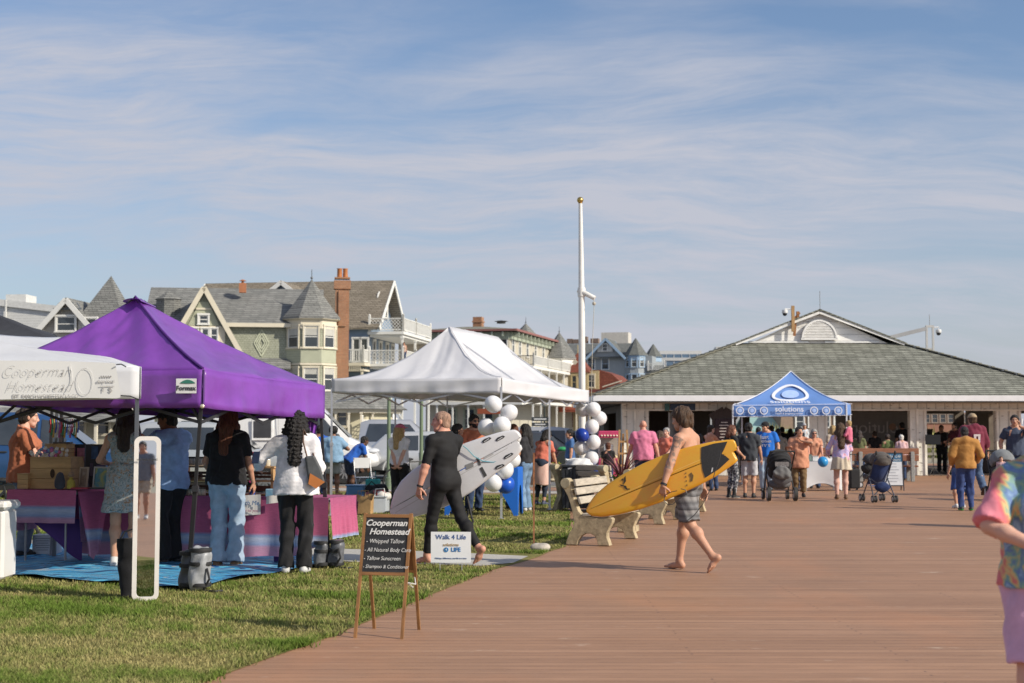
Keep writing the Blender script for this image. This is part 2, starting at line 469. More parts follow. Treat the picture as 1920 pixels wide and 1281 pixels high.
def person(label, at, H=1.72, face=0, build=1., fem=False, skin='tan', hair=('short', 'dark', .2), cap=None, top=None, bottom=None, shoes=((.05, .05, .05), (.6, .6, .6)),
           wl=None, wr=None, el=(-.5, -1, -.15), er=(.5, -1, -.15), hl=None, hr=None, cl=35, cr=35, al=None, ar=None, lean=0, side=0, twist=0, pelvis=(0, 0, .95),
           hy=0, hp=0, ht=0, belly=0., beard=None, shades=False, group=None, h=None, kl=(-.05, 1, 0), kr=(.05, 1, 0), seed=None, watch=None, cat='person', child=False, tattoo=False):
    at = Vector(at); Y = at.y; k = H / 1.75
    seed = seed if seed is not None else rng.randrange(9999)
    h = h or min(.02, max(.0095, Y * .00062)); hf = min(.011, max(.0048, Y * .00030))
    root = thing('person', label, cat, at, R(face), group)
    sw = (.166 if fem else .186) * (1 + (build - 1) * .4); hs = 1.0
    if child: sw *= .95; hs = 1.13
    pel = V3(*pelvis); T = rz(twist) @ ry(side) @ rx(-lean)
    tp = lambda x, y, z: pel + T @ (V3(x, y, z) - V3(0, 0, .95))
    # joints (1.75 m person), scaled by k at the end
    shL, shR = tp(-sw, -.01, 1.405), tp(sw, -.01, 1.405)
    hipL, hipR = pel + rz(twist * .3) @ V3(-.092, 0, -.03), pel + rz(twist * .3) @ V3(.092, 0, -.03)
    aL = al or (-.10, .0, .085, 6, 0); aR = ar or (.10, .0, .085, -6, 0)
    ankL, ankR = V3(aL[:3]), V3(aR[:3])
    kneL, ankL = ik(hipL, ankL, .425, .42, kl); kneR, ankR = ik(hipR, ankR, .425, .42, kr)
    wL = V3(wl) if wl is not None else tp(-sw - .075, .03, .865); wR = V3(wr) if wr is not None else tp(sw + .075, .03, .865)
    elL, wL = ik(shL, wL, .285, .26, el); elR, wR = ik(shR, wR, .285, .26, er)
    b_ = build; fb = .92 if fem else 1.
    neck0, neck1 = tp(0, -.015, 1.44), tp(0, .0, 1.53) 
    Hd = T @ rz(hy) @ ry(ht) @ rx(-hp) if abs(lean) < 25 else rz(twist + hy) @ ry(ht) @ rx(-hp - lean * .35)
    hc = tp(0, .005, 1.50) + Hd @ V3(0, .018, .125)
    S_ = lambda L: L  # readability
    wst = (.125 if fem else .142) * b_
    torso = [elli(tp(0, -.005, 1.285), (.158 * fb * (.75 + .25 * b_), .112 * b_, .19), T), elli(tp(0, .012 + belly * .35, 1.10), (wst + belly * .3, .098 * b_ + belly * .6, .17), T),
             elli(tp(0, -.005, .965), ((.172 if fem else .160) * b_, .118 * b_, .125), T), elli(tp(-.075, -(.05 if fem else .036) * b_, .92), (.082 * b_, .078 * b_, .10), T), elli(tp(.075, -(.05 if fem else .036) * b_, .92), (.082 * b_, .078 * b_, .10), T),
             cone(tp(-sw + .03, -.012, 1.405), tp(sw - .03, -.012, 1.405), .058 * fb, .058 * fb), cone(tp(-.1, -.03, 1.43), neck1, .055 * fb, .045 * fb), cone(tp(.1, -.03, 1.43), neck1, .055 * fb, .045 * fb)]
    if fem: torso += [elli(tp(-.072, .085 * b_, 1.285), (.062, .058, .062), T), elli(tp(.072, .085 * b_, 1.285), (.062, .058, .062), T)]
    else: torso += [elli(tp(-.075, .062, 1.32), (.082, .055, .07), T), elli(tp(.075, .062, 1.32), (.082, .055, .07), T)]
    fa = (.86 if fem else 1.) * (.7 + .3 * b_)
    uaL, uaR = [cone(shL, elL, .056 * fa, .043 * fa), elli(shL, (.062 * fa,) * 3)], [cone(shR, elR, .056 * fa, .043 * fa), elli(shR, (.062 * fa,) * 3)]
    mid = lambda a, b, t: a + (b - a) * t
    faL = [cone(elL, mid(elL, wL, .3), .041 * fa, .043 * fa), cone(mid(elL, wL, .3), wL, .043 * fa, .027 * fa)]
    faR = [cone(elR, mid(elR, wR, .3), .041 * fa, .043 * fa), cone(mid(elR, wR, .3), wR, .043 * fa, .027 * fa)]
    fl = (.75 + .25 * b_)
    def leg(hp_, kn, an, bend):
        back = unit(np.cross(unit(an - kn), unit(np.cross(bend, an - kn)))) if True else 0
        cal = mid(kn, an, .3) - unit(V3(bend) - unit(an - kn) * (V3(bend) @ unit(an - kn))) * .018
        return [cone(hp_, kn, .090 * fl, .056 * fl), cone(kn, mid(kn, an, .28), .053 * fl, .056 * fl), elli(cal, (.053 * fl,) * 3), cone(mid(kn, an, .28), an, .056 * fl, .036 * fl)]
    lgL, lgR = leg(hipL, kneL, ankL, kl), leg(hipR, kneR, ankR, kr)
    FL, FR = rz(aL[3]) @ rx(-aL[4]), rz(aR[3]) @ rx(-aR[4])
    def foot(an, F, infl=0.):
        q = lambda x, y, z: an + F @ V3(x, y, z)
        return [cone(an, q(0, -.03, -.05), .036 + infl, .034 + infl), cone(q(0, -.035, -.052), q(0, .07, -.058), .033 + infl, .032 + infl * .8), cone(q(-.012, .07, -.06), q(-.006, .12, -.066), .03 + infl, .026 + infl), cone(q(.015, .06, -.062), q(.012, .115, -.066), .026 + infl, .022 + infl)]
    mesh_v = []; mesh_f = []; cols = []; base = [0]
    def addp(V, F, col):
        mesh_v.append(V * k); mesh_f.append(F + base[0]); cols.append(col); base[0] += len(V)
    one = lambda V: np.ones((len(V), 4))
    # body
    legs_hidden = bottom and bottom[0] in ('pants', 'leggings')
    bare = shoes is None
    body = [(torso, .06, 0, []), (uaL, .03, 0, []), (uaR, .03, 0, []), (faL, .02, 0, []), (faR, .02, 0, []), ([cone(neck0, hc - Hd @ V3(0, .03, .05), .055 * fb, .05 * fb)], .02, 0, [])]
    body += [(lgL, .035, 0, []), (lgR, .035, 0, [])]
    if bare: body += [(foot(ankL, FL), .02, 0, []), (foot(ankR, FR), .02, 0, [])]
    V, F = isosurf(body, h / k, kk=.03)
    cb = one(V)
    if tattoo:
        for a, e in ((shL, wL),):
            dd = np.linalg.norm(V - mid(a, elL, .62), axis=1); m = (dd < .19) & (V[:, 0] < -.15)
            nn = wrinkle(1, 5, 60)(V[:, 0], V[:, 1], V[:, 2]) + wrinkle(1, 8, 130)(V[:, 0], V[:, 1], V[:, 2])
            cb[m & (nn > -.25), :3] *= (.50, .62, .72)
    addp(V, F, cb)
    if bare:
        for an, Fm, sg in ((ankL, FL, -1), (ankR, FR, 1)):
            q = lambda x, y, z: an + Fm @ V3(x, y, z)
            toes = [cone(q(-sg * .022, .11, -.068), q(-sg * .026, .165, -.07), .017, .0135)] + [cone(q(-sg * .004 + sg * .0155 * j, .112 - .012 * j, -.07), q(-sg * .003 + sg * .017 * j, .155 - .013 * j, -.073), .0115, .0095) for j in range(4)]
            addp(*(lambda vf: (vf[0], vf[1], one(vf[0])))(isosurf([(toes, .004, 0, [])], hf / k)))
    # hands
    for sgn, e, w, hd, cu in ((-1, elL, wL, hl, cl), (1, elR, wR, hr, cr)):
        a = unit(w - e) if hd is None else unit(hd[0])
        pn = T @ V3(-sgn, .15, 0) if (hd is None or len(hd) < 2) else V3(hd[1])
        n = unit(pn - a * (pn @ a)); b = np.cross(a, n) * -sgn
        hp_ = hand_prims(w - a * .005, a, n, b, (.92 if fem else 1.) * (1.05 if child else 1), cu)
        V, F = isosurf([([cone(e + (w - e) * .8, w, .031 * fa, .027 * fa)] + hp_, .006, 0, [])], hf * .95 / k)
        addp(V, F, one(V))
    # head
    hh = lambda x, y, z: hc + hs * (Hd @ V3(x, y, z)); el_ = lambda c, r: elli(hh(*c), V3(*r) * hs, Hd); co = lambda a, b2, r1, r2: cone(hh(*a), hh(*b2), r1 * hs, r2 * hs)
    jw = .92 if fem or child else 1.
    hp1 = [el_((0, -.012, .035), (.075, .096, .083)), el_((0, .022, -.02), (.063 * jw, .072, .088)), co((-.03 * jw, .05, -.075), (.03 * jw, .05, -.075), .033, .033), co((0, .066, -.09), (0, .074, -.098), .022, .02),
           co((-.034, .078, .028), (.034, .078, .028), .014, .014), co((0, .088, .02), (0, .108, -.018), .009, .013), el_((0, .104, -.026), (.0175, .013, .010)), co((-.045, .058, -.022), (.045, .058, -.022), .022, .022),
           co((-.018, .084, -.055), (.018, .084, -.055), .0095, .0095)]
    ear = [el_((s_ * .079, -.012, -.005), (.011, .021, .031)) for s_ in (-1, 1)]
    eyes = [el_((s_ * .031, .083, .010), (.0135, .011, .011)) for s_ in (-1, 1)]
    V, F = isosurf([(hp1, .022, 0, []), (ear, .012, 0, []), (eyes, .004, 0, []), ([cone(neck0, hc + Hd @ V3(0, -.02, -.05), .055 * fb, .05 * fb)], .02, 0, [(tp(0, 0, 1.46), T @ V3(0, 0, -1))])], hf / k, kk=.010)
    L = (V - hc) @ Hd / hs; c = one(V)
    x_, y_, z_ = np.abs(L[:, 0]), L[:, 1], L[:, 2]
    m = (x_ < .022) & (np.abs(z_ + .055) < .010) & (y_ > .08); c[m, :3] *= (.85, .5, .5)
    m = (np.abs(x_ - .034) < .019) & (np.abs(z_ - .031) < .0055) & (y_ > .06); c[m, :3] *= .25
    d = np.sqrt((x_ - .031) ** 2 + ((z_ - .010) * 1.5) ** 2); m = (d < .0115) & (y_ > .07); c[m, :3] = (1.2, 1.6, 2.); m = (np.sqrt((x_ - .031) ** 2 + (z_ - .010) ** 2) < .0065) & (y_ > .07); c[m, :3] = (.12, .1, .1)
    if beard or (hair and hair[0] == 'buzz'):
        if beard: m = (y_ > -.005) & (z_ < -.032 - .25 * np.maximum(0, .05 - y_) * 0) & (z_ > -.14) & ~((x_ < .020) & (np.abs(z_ + .055) < .007)) & ~((z_ > -.04) & (x_ < .03)); c[m, :3] *= np.array(HC[beard]) * 2.2
    addp(V, F, c)
    npmesh('body', np.concatenate(mesh_v), np.concatenate(mesh_f), skin_mat(SK[skin]), root, True, np.concatenate(cols))
    def part(name, groups, m, hh_=None, noise=None, kk=.02, cut=None, lab=None):
        V, F = isosurf(groups, (hh_ or h) / k, noise, kk, cut)
        o = npmesh(name, V * k, F, m, root)
        if lab: o['label'] = lab
        return o
    # hair
    if hair and hair[0] != 'bald':
        kind, colr = hair[0], hair[1]; Lh = hair[2] if len(hair) > 2 else .2
        curly = kind in ('curly', 'afro')
        hm = hair_mat(HC[colr], curly); t = {'buzz': .004, 'short': .013, 'curls': .024}.get(kind, .016)
        nrm = unit(V3(0, 1, -.8)); hx = .050 if kind != 'buzz' else .042
        cl_ = [(hh(0, hx, .035), Hd @ nrm)]; cc_ = [(hh(0, 0, .038), Hd @ V3(0, .1, 1))] if cap else []; cl_ = cl_ + cc_
        skull = [elli(hh(0, -.014, .036), V3(.077 + t, .098 + t, .084 + t) * hs, Hd, cl_ + [(hh(0, 0, -.075), Hd @ V3(0, -.35, -1))]), elli(hh(0, -.045, -.035), V3(.066 + t, .055 + t, .07) * hs, Hd, cl_)]
        if kind == 'curls': skull.append(elli(hh(0, -.045, -.06), V3(.085, .07, .075), Hd, cl_))
        gs = [(skull, .02, 0, [])]
        dn = V3(0, 0, -1); bk = T @ V3(0, -1, 0)
        if kind in ('long', 'curly', 'bob'):
            wd = {'long': 1.14, 'curly': 1.35, 'bob': 1.05}[kind]
            p0 = hh(0, -.045, 0); p1 = hh(0, -.075, -.12); p2 = p1 + (dn * .9 + bk * .12) * max(.02, Lh - .12)
            if Lh > .25: p2 = p2 + bk * .03
            fall = [cone(p0, p1, .085 * wd, .078 * wd), cone(p1, p2, .078 * wd, .055 * wd)]
            sd = T @ V3(1, 0, 0)
            for s_ in (-1, 1):
                q0 = hh(s_ * .062, -.02, .02); q1 = hh(s_ * .085, -.03, -.11); q2 = p1 + sd * s_ * .06 + dn * max(.02, (Lh - .14) * .9) + bk * .01
                fall += [cone(q0, q1, .034, .04 * wd), cone(q1, q2, .045 * wd, .03 * wd)]
            gs.append((fall, .03, 0, [(hh(0, .035, 0), Hd @ V3(0, 1, -.1))] + cc_))
        if kind == 'afro': gs = [([elli(hh(0, -.03, .045), V3(.115, .115, .11) * hs * (1 + Lh), Hd, [(hh(0, .055, .03), Hd @ nrm)])], .02, 0, [])]
        if kind == 'bun': gs.append(([elli(hh(*(0, -.06, .125) if Lh > 0 else (0, -.13, .02)), (.036, .036, .04))], .01, 0, []))
        if kind == 'pony': gs.append(([cone(hh(0, -.10, .04), hh(0, -.13, -.08), .032, .04), cone(hh(0, -.13, -.08), hh(0, -.115, -.08) + dn * Lh, .04, .018)], .02, 0, []))
        am = {'buzz': .0015, 'curly': .009, 'afro': .010, 'curls': .006}.get(kind, .005)
        w1 = wrinkle(am, seed, 150 if curly else 150, 1. if curly else .12); w2 = wrinkle(am * .5, seed + 1, 210, .5 if curly else .1)
        part('hair', gs, hm, max(hf, .0052 if Y < 20 else .009), lambda a, b2, c2: w1(a, b2, c2) + w2(a, b2, c2), .02)
    if cap:
        br = [elli(hh(0, .118, .052), V3(.070, .075, .010) * hs, Hd)]
        dome = [elli(hh(0, -.008, .040), V3(.094, .114, .096) * hs, Hd, [(hh(0, 0, .034), Hd @ V3(0, -.1, -1))])]
        if cap[1] == 'back': br = [elli(hh(0, -.13, .03), V3(.06, .05, .010), Hd)]
        if cap[1] == 'bucket': br = [elli(hh(0, 0, .035), V3(.15, .16, .014), Hd)]
        o = part('cap', [(dome, .01, 0, [])], fab(cap[0]), hf); o2 = npmesh('brim', *[f_ * (k if i == 0 else 1) for i, f_ in enumerate(isosurf([(br, 0, 0, [])], .005 / k))], fab(cap[0]), o)
    if shades:
        mb = MB(); Mx = Matrix(((*(Hd[0] * hs * k), hc[0] * k), (*(Hd[1] * hs * k), hc[1] * k), (*(Hd[2] * hs * k), hc[2] * k), (0, 0, 0, 1))); mb.at(Mx)
        for s_ in (-1, 1): mb.ball((s_ * .034, .094, .012), .024, 12, 1, .35, .8); mb.bar((s_ * .06, .085, .016), (s_ * .086, -.01, .012), .005, .009)
        mb.bar((-.02, .108, .018), (.02, .108, .018), .006, .005); mb.build('sunglasses', mat(BLACK, .1, 0), root, True)
    # clothes
    nz0, nz1 = wrinkle(.0085, seed + 3, 44, .6), wrinkle(.0026, seed + 4, 80, 1.2); nz = lambda a, b2, c2: nz0(a, b2, c2) + nz1(a, b2, c2)
    sleeve_len = {'tee': .62, 'tank': 0, 'long': 9, 'hoodie': 9, 'polo': .6, 'elbow': .95}
    def sleeves(kind, loose, pushed=None):
        g = []; sl = sleeve_len[kind]
        for s_, e, w, ua, fr in ((shL, elL, wL, uaL, faL), (shR, elR, wR, uaR, faR)):
            if sl == 0: continue
            if sl <= 1:
                d = unit(e - s_); cut = s_ + (e - s_) * sl
                g.append(([cone(s_, s_ + (e - s_) * 1.15, .058 * fa, .055 * fa + loose * .6, [(cut, d)]), elli(s_, (.055 * fa,) * 3)], .02, loose, []))
            else:
                d = unit(w - e); cut = mid(e, w, pushed if pushed else .96)
                g.append(([cone(s_, e, .058 * fa, .048 * fa), elli(s_, (.055 * fa,) * 3)], .03, loose, [])); g.append(([cone(e, mid(e, w, 1.05), .047 * fa, .033 * fa + (.004 if kind == 'hoodie' else 0), [(cut, d)])], .02, loose, []))
        return g
    if top:
        kind, m = top[0], top[1]; o_ = top[2] if len(top) > 2 else {}
        hem, loose, fl_ = o_.get('hem', .86), o_.get('loose', .013), o_.get('flare', 0.)
        up = T @ V3(0, 0, 1)
        hipw = (.172 if fem else .160) * b_
        if kind in ('tee', 'tank', 'long', 'hoodie', 'elbow'):
            skirt = vcone(T, tp(0, 0, 0) - T @ V3(0, 0, 0), hem, 1.30, (hipw + .012 + fl_, .118 * b_ + belly * .5 + .016 + fl_), (.150 * b_ + .004, .108 * b_ + belly * .25))
            g = [(torso + [skirt], .035, loose, [(tp(0, 0, hem), -up), (tp(0, .02, o_.get('neck', 1.487)), T @ unit(V3(0, .4, 1)))])]
            g += sleeves(kind, loose, o_.get('push'))
            if kind == 'hoodie': g.append(([elli(tp(0, -.085, 1.455), (.125, .055, .075), T), elli(tp(0, -.06, 1.50), (.095, .06, .045), T)], .03, 0, []))
            if o_.get('open'):  pass
            part(o_.get('name', {'hoodie': 'hoodie', 'long': 'shirt'}.get(kind, 'shirt')), g, m, None, nz, .022)
        elif kind in ('dress',):
            zw = 1.10
            sk1 = vcone(T, tp(0, 0, 0), hem, zw, (hipw + .03 + fl_, .125 * b_ + .03 + fl_), (wst + .02, .105 * b_ + .01))
            g = [(torso + [sk1], .05, loose, [(tp(0, 0, hem), -up), (tp(0, .02, 1.47), T @ unit(V3(0, .45, 1)))])]
            g += sleeves(o_.get('sl', 'tank'), loose)
            part('dress', g, m, None, nz, .022)
        elif kind == 'wetsuit':
            g = [(torso, .06, .006, [(tp(0, 0, 1.515), T @ V3(0, 0, 1))])]
            for s_, e, ua, fr, w in ((shL, elL, uaL, faL, wL), (shR, elR, uaR, faR, wR)):
                d = unit(e - s_); g.append((ua[:1] + [ua[1]], .03, .007, [(s_ + (e - s_) * .97, d)]))
            for kn, an, lg in ((kneL, ankL, lgL), (kneR, ankR, lgR)):
                g.append((lg, .035, .007, [(mid(kn, an, .93), unit(an - kn))]))
            part('wetsuit', g, m, None, wrinkle(.003, seed, 60, 1), .035)
    if bottom:
        kind, m = bottom[0], bottom[1]; o_ = bottom[2] if len(bottom) > 2 else {}
        loose = o_.get('loose', .012); pl = (lambda z: (pel + T @ V3(0, 0, z - .95)))
        hipt = [t_ for t_ in torso[2:5]] + [vcone(T, tp(0, 0, 0), .95, 1.07, ((.172 if fem else .160) * b_, .118 * b_), (wst + .014, .100 * b_ + belly * .3))]
        upc = [(pl(min(o_.get('rise', 1.05), (top[2].get('hem', .86) if len(top) > 2 else .86) + .03) if top and top[0] in ('tee', 'long', 'hoodie', 'elbow') else o_.get('rise', 1.05)), T @ V3(0, 0, 1))]
        if kind in ('pants', 'leggings', 'shorts'):
            g = [(hipt, .05, loose * .8, upc)]
            for hp_, kn, an, lg, ft in ((hipL, kneL, ankL, lgL, FL), (hipR, kneR, ankR, lgR, FR)):
                if kind == 'shorts':
                    t_ = o_.get('len', .8); cut = [(mid(hp_, kn, t_), unit(kn - hp_))]
                    if t_ > 1: cut = [(mid(kn, an, t_ - 1), unit(an - kn))]
                    g.append(([cone(hp_, kn + (kn - hp_) * .2, .095 * fl, .066 * fl + loose, cut)], .03, loose, []))
                elif kind == 'leggings':
                    g.append((lg, .035, .005, [(mid(kn, an, o_.get('len', .93)), unit(an - kn))]))
                else:
                    wd = o_.get('ankle', .062); t_ = o_.get('len', 1.06)
                    g.append((lg + [cone(hp_, kn, .093 * fl, .064 * fl), cone(kn, an + (an - kn) * .1, .062 * fl, wd * (.7 + .3 * b_))], .03, loose, [(mid(kn, an, t_), unit(an - kn))]))
            part({'shorts': 'shorts', 'pants': 'trousers', 'leggings': 'leggings'}[kind], g, m, None, wrinkle(.008 if kind != 'leggings' else .002, seed + 9, 48, .8), .03)
        if kind == 'skirt':
            hm_ = o_.get('hem', .6)
            part('skirt', [(hipt + [vcone(T, tp(0, 0, 0), hm_, 1.0, (.20 + o_.get('flare', .02), .17 + o_.get('flare', .02)), (.165, .12))], .04, loose, upc)], m, None, wrinkle(.008, seed, 50, .2), .02)
    if shoes:
        up_, so_ = shoes[:2]
        for an, Fm in ((ankL, FL), (ankR, FR)):
            g = [(foot(an, Fm, .007) + ([cone(an + Fm @ V3(0, 0, .02), an + Fm @ V3(0, 0, .13), .046, .05)] if len(shoes) > 2 else []), .02, 0, [(an + Fm @ V3(0, 0, -.084), Fm @ V3(0, 0, -1))])]
            V, F = isosurf(g, max(.007, h * .7) / k)
            zz = ((V - an) @ Fm)[:, 2]; c = np.ones((len(V), 4)); c[:, :3] = up_; c[zz < -.064, :3] = so_
            npmesh('shoe', V * k, F, vcol_mat(), root, True, c)
    if watch:
        w, e = (wL, elL) if watch == 'l' else (wR, elR); d = unit(w - e)
        q = mid(e, w, .93); MB().tube([tuple((q - d * .011) * k), tuple((q + d * .011) * k)], .036 * k * fa, 12).build('watch', mat(BLACK, .4), root, True)
    root['_j'] = [float(v) for v in np.concatenate([wL, wR, hc, shL, shR]) * k]
    return root
@cached
def vcol_mat():
    m, t, b = nt('leather'); q = NB(t)
    a = q.n('ShaderNodeVertexColor', layer_name='Col').outputs[0]
    q.to(q.mix(q.noise(q.obj(), 20, 4), a, q.mix(1.0, a, (.6, .6, .6), 'MULTIPLY')), b); b.inputs['Roughness'].default_value = .6
    return m
def joint(o, i):
    j = o['_j']; return o.matrix_basis @ Vector(j[3 * i:3 * i + 3])
# ---------------------------------------------------------------- camera, sun, sky
cd = bpy.data.cameras.new('camera'); cam = bpy.data.objects.new('camera', cd); C.objects.link(cam)
cam.location = (0, 0, CAMZ); cam.rotation_euler = (math.pi / 2 + TH, 0, 0)
cd.lens = 50; cd.sensor_width = 36; cd.clip_end = 6000; cd.clip_start = .1
cd.dof.use_dof = True; cd.dof.focus_distance = 16.2; cd.dof.aperture_fstop = 3.2
scn.camera = cam
scn.view_settings.view_transform = 'Standard'; scn.view_settings.look = 'None'; scn.view_settings.exposure = 0
scn.cycles.use_denoising = True; scn.cycles.max_bounces = 6; scn.cycles.transparent_max_bounces = 12
SUN_EL = 32.; SUN_AZ = 29.    # degrees behind the picture plane, on the right
sl = bpy.data.lights.new('sun', 'SUN'); sl.energy = 5.0; sl.angle = R(.5); sl.color = (1, .915, .77)
so = bpy.data.objects.new('sun', sl); C.objects.link(so)
sd = Vector((math.cos(R(SUN_EL)) * math.cos(R(SUN_AZ)), -math.cos(R(SUN_EL)) * math.sin(R(SUN_AZ)), math.sin(R(SUN_EL))))
so.rotation_euler = sd.to_track_quat('Z', 'Y').to_euler(); so.location = (30, -10, 30)
w = bpy.data.worlds.new('World'); scn.world = w; w.use_nodes = True
q = NB(w.node_tree); bg = w.node_tree.nodes['Background']
sky = q.n('ShaderNodeTexSky', sky_type='NISHITA', sun_disc=False, sun_elevation=R(SUN_EL), sun_rotation=R(90 + SUN_AZ), altitude=0, air_density=1.0, dust_density=1.4, ozone_density=1.6)
tc = q.n('ShaderNodeTexCoord').outputs['Generated']
s3 = q.n('ShaderNodeSeparateXYZ', {0: tc}); zc = q.math('ADD', q.math('MAXIMUM', s3.outputs[2], 0.0), .26)
u = q.math('DIVIDE', s3.outputs[0], zc); v = q.math('DIVIDE', s3.outputs[1], zc)
pv = q.n('ShaderNodeCombineXYZ', {0: u, 1: v}).outputs[0]
wrp = q.n('ShaderNodeTexNoise', {'Vector': q.mapv(pv, (.9, 1.1, 1), (0, 0, 0), (5, 3, 0)), 'Scale': 1.0, 'Detail': 4.}).outputs[1]
pw = q.n('ShaderNodeVectorMath', {0: pv, 1: q.n('ShaderNodeVectorMath', {0: wrp, 3: .55}, operation='SCALE').outputs[0]}, operation='ADD').outputs[0]
n1 = q.noise(q.mapv(pw, (.8, 1.7, 1), (0, 0, R(-22)), (3.1, 1.7, 0)), 1.0, 10, .58, .25)
n2 = q.noise(q.mapv(pw, (1.6, 6.5, 1), (0, 0, R(-30)), (7, 2, 0)), 1.0, 10, .66, .35)
n4 = q.noise(q.mapv(pw, (4, 15, 1), (0, 0, R(-12)), (2, 5, 0)), 1.0, 9, .70, .5)
n3 = q.noise(q.mapv(pv, (.7, 1.9, 1), (0, 0, R(8)), (1.3, 9.2, 0)), 1.0, 3, .5, .3)
veil = q.ramp(q.math('ADD', q.math('MULTIPLY', n1, .55), q.math('MULTIPLY', n3, .45)), [(.385, (0, 0, 0)), (.55, (1, 1, 1))])
fib = q.math('ADD', q.math('MULTIPLY', n2, .6), q.math('MULTIPLY', n4, .4))
fibr = q.ramp(fib, [(.40, (.12,) * 3), (.60, (1, 1, 1))])
cm = q.math('MULTIPLY', veil, fibr); cm = q.math('ADD', q.math('MULTIPLY', cm, .80), q.math('MULTIPLY', veil, .20))
haze = q.ramp(s3.outputs[2], [(.0, (.78,) * 3), (.05, (.52,) * 3), (.10, (.28,) * 3), (.16, (.14,) * 3), (.26, (.05,) * 3)])
fac = q.math('MINIMUM', q.math('ADD', cm, q.math('MULTIPLY', haze, q.math('SUBTRACT', 1.0, cm))), .95)
blue = q.mix(1.0, sky.outputs[0], (.90, 1.0, 1.13), 'MULTIPLY')
cc = q.mix(fac, blue, (4.75, 4.88, 5.55))
w.node_tree.links.new(cc, bg.inputs[0]); bg.inputs[1].default_value = .115
# ---------------------------------------------------------------- the ground
U = Vector((.3007, .9537, 0)); VV = Vector((.9537, -.3007, 0))   # along and across the street
@cached
def deck_mat():
    m, t, b = nt('decking'); q = NB(t)
    o = q.obj(); s = q.n('ShaderNodeSeparateXYZ', {0: o})
    v = q.n('ShaderNodeCombineXYZ', {0: q.math('ADD', s.outputs[0], 90.), 1: s.outputs[1]}).outputs[0]
    br = q.n('ShaderNodeTexBrick', {'Vector': v, 'Color1': (.405, .225, .130, 1), 'Color2': (.455, .262, .158, 1), 'Mortar': (.10, .05, .035, 1), 'Scale': 1.0, 'Mortar Size': .004, 'Mortar Smooth': .3, 'Bias': 0., 'Brick Width': 400., 'Row Height': .142}, offset=.5)
    n = q.noise(o, .45, 5, .6); c = q.mix(.45, br.outputs[0], q.ramp(n, [(.3, (.72, .72, .72)), (.7, (1.06, 1.04, 1.02))]), 'MULTIPLY')
    n2 = q.noise(q.mapv(o, (.5, 7, 1)), 2.2, 6, .65); c = q.mix(.5, c, q.ramp(n2, [(.3, (.62, .60, .58)), (.6, (1, 1, 1))]), 'MULTIPLY')
    n4 = q.noise(q.mapv(o, (1.2, 30, 1)), 3., 4, .7); c = q.mix(.5, c, q.ramp(n4, [(.35, (.55, .55, .55)), (.6, (1, 1, 1))]), 'MULTIPLY')
    n5 = q.noise(q.mapv(o, (.10, 7.04, 1)), 1.0, 1, .5); c = q.mix(.40, c, q.ramp(n5, [(.35, (.70, .66, .64)), (.62, (1.1, 1.1, 1.1))]), 'MULTIPLY')
    n3 = q.noise(q.mapv(o, (1.1, 3.2, 1)), 1.3, 7, .72); c = q.mix(q.ramp(n3, [(.63, (0, 0, 0)), (.68, (.6,) * 3)]), c, (.58, .46, .36))
    n6 = q.noise(q.mapv(o, (3, 26, 1)), 1.0, 4, .6); c = q.mix(q.ramp(n6, [(.70, (0, 0, 0)), (.74, (.8,) * 3)]), c, (.66, .56, .46))
    n7 = q.noise(q.mapv(o, (.5, .35, 1), (0, 0, 0), (4, 1, 0)), 1.0, 4, .6); c = q.mix(q.ramp(n7, [(.55, (0, 0, 0)), (.75, (.35,) * 3)]), c, (.50, .22, .10))   # scuffed pale spots
    # screw heads in two rows per joist
    fx = q.math('FRACT', q.math('DIVIDE', q.math('SUBTRACT', s.outputs[0], .54), 1.42)); fy = q.math('FRACT', q.math('DIVIDE', s.outputs[1], .142))
    a = q.math('MULTIPLY', q.math('LESS_THAN', q.math('ABSOLUTE', q.math('SUBTRACT', q.math('ADD', fx, q.math('MULTIPLY', q.noise(o, 3, 1), .012)), .506)), .0055), q.math('GREATER_THAN', s.outputs[0], .8)); wn = q.n('ShaderNodeTexWhiteNoise', {'W': q.math('ADD', q.math('FLOOR', q.math('DIVIDE', s.outputs[1], .142)), q.math('MULTIPLY', q.math('FLOOR', s.outputs[0]), 7.3))}, noise_dimensions='1D').outputs[0]; a = q.math('MULTIPLY', a, q.math('GREATER_THAN', wn, .45)); bb = q.math('LESS_THAN', q.math('ABSOLUTE', q.math('SUBTRACT', fy, .5)), .12)
    c = q.mix(q.math('MULTIPLY', q.math('MULTIPLY', a, bb), .75), c, (.08, .045, .035))
    q.to(c, b); b.inputs['Roughness'].default_value = .62; b.inputs['Specular IOR Level'].default_value = .35
    q.bump(b, q.math('ADD', q.math('SUBTRACT', 1.0, br.outputs[1]), q.math('MULTIPLY', n4, .25)), .5, .01)
    return m
@cached
def lawn_mat():
    m, t, b = nt('turf'); q = NB(t); o = q.obj()
    n = q.noise(o, .9, 6, .65); n2 = q.noise(o, 9, 6, .7)
    c = q.ramp(q.math('ADD', q.math('MULTIPLY', n, .6), q.math('MULTIPLY', n2, .4)), [(.32, (.09, .11, .025)), (.46, (.19, .185, .06)), (.56, (.28, .24, .09)), (.7, (.34, .275, .12))])
    q.to(c, b); b.inputs['Roughness'].default_value = .95; b.inputs['Specular IOR Level'].default_value = .1
    q.bump(b, q.noise(o, 45, 4, .7), .9, .03); return m
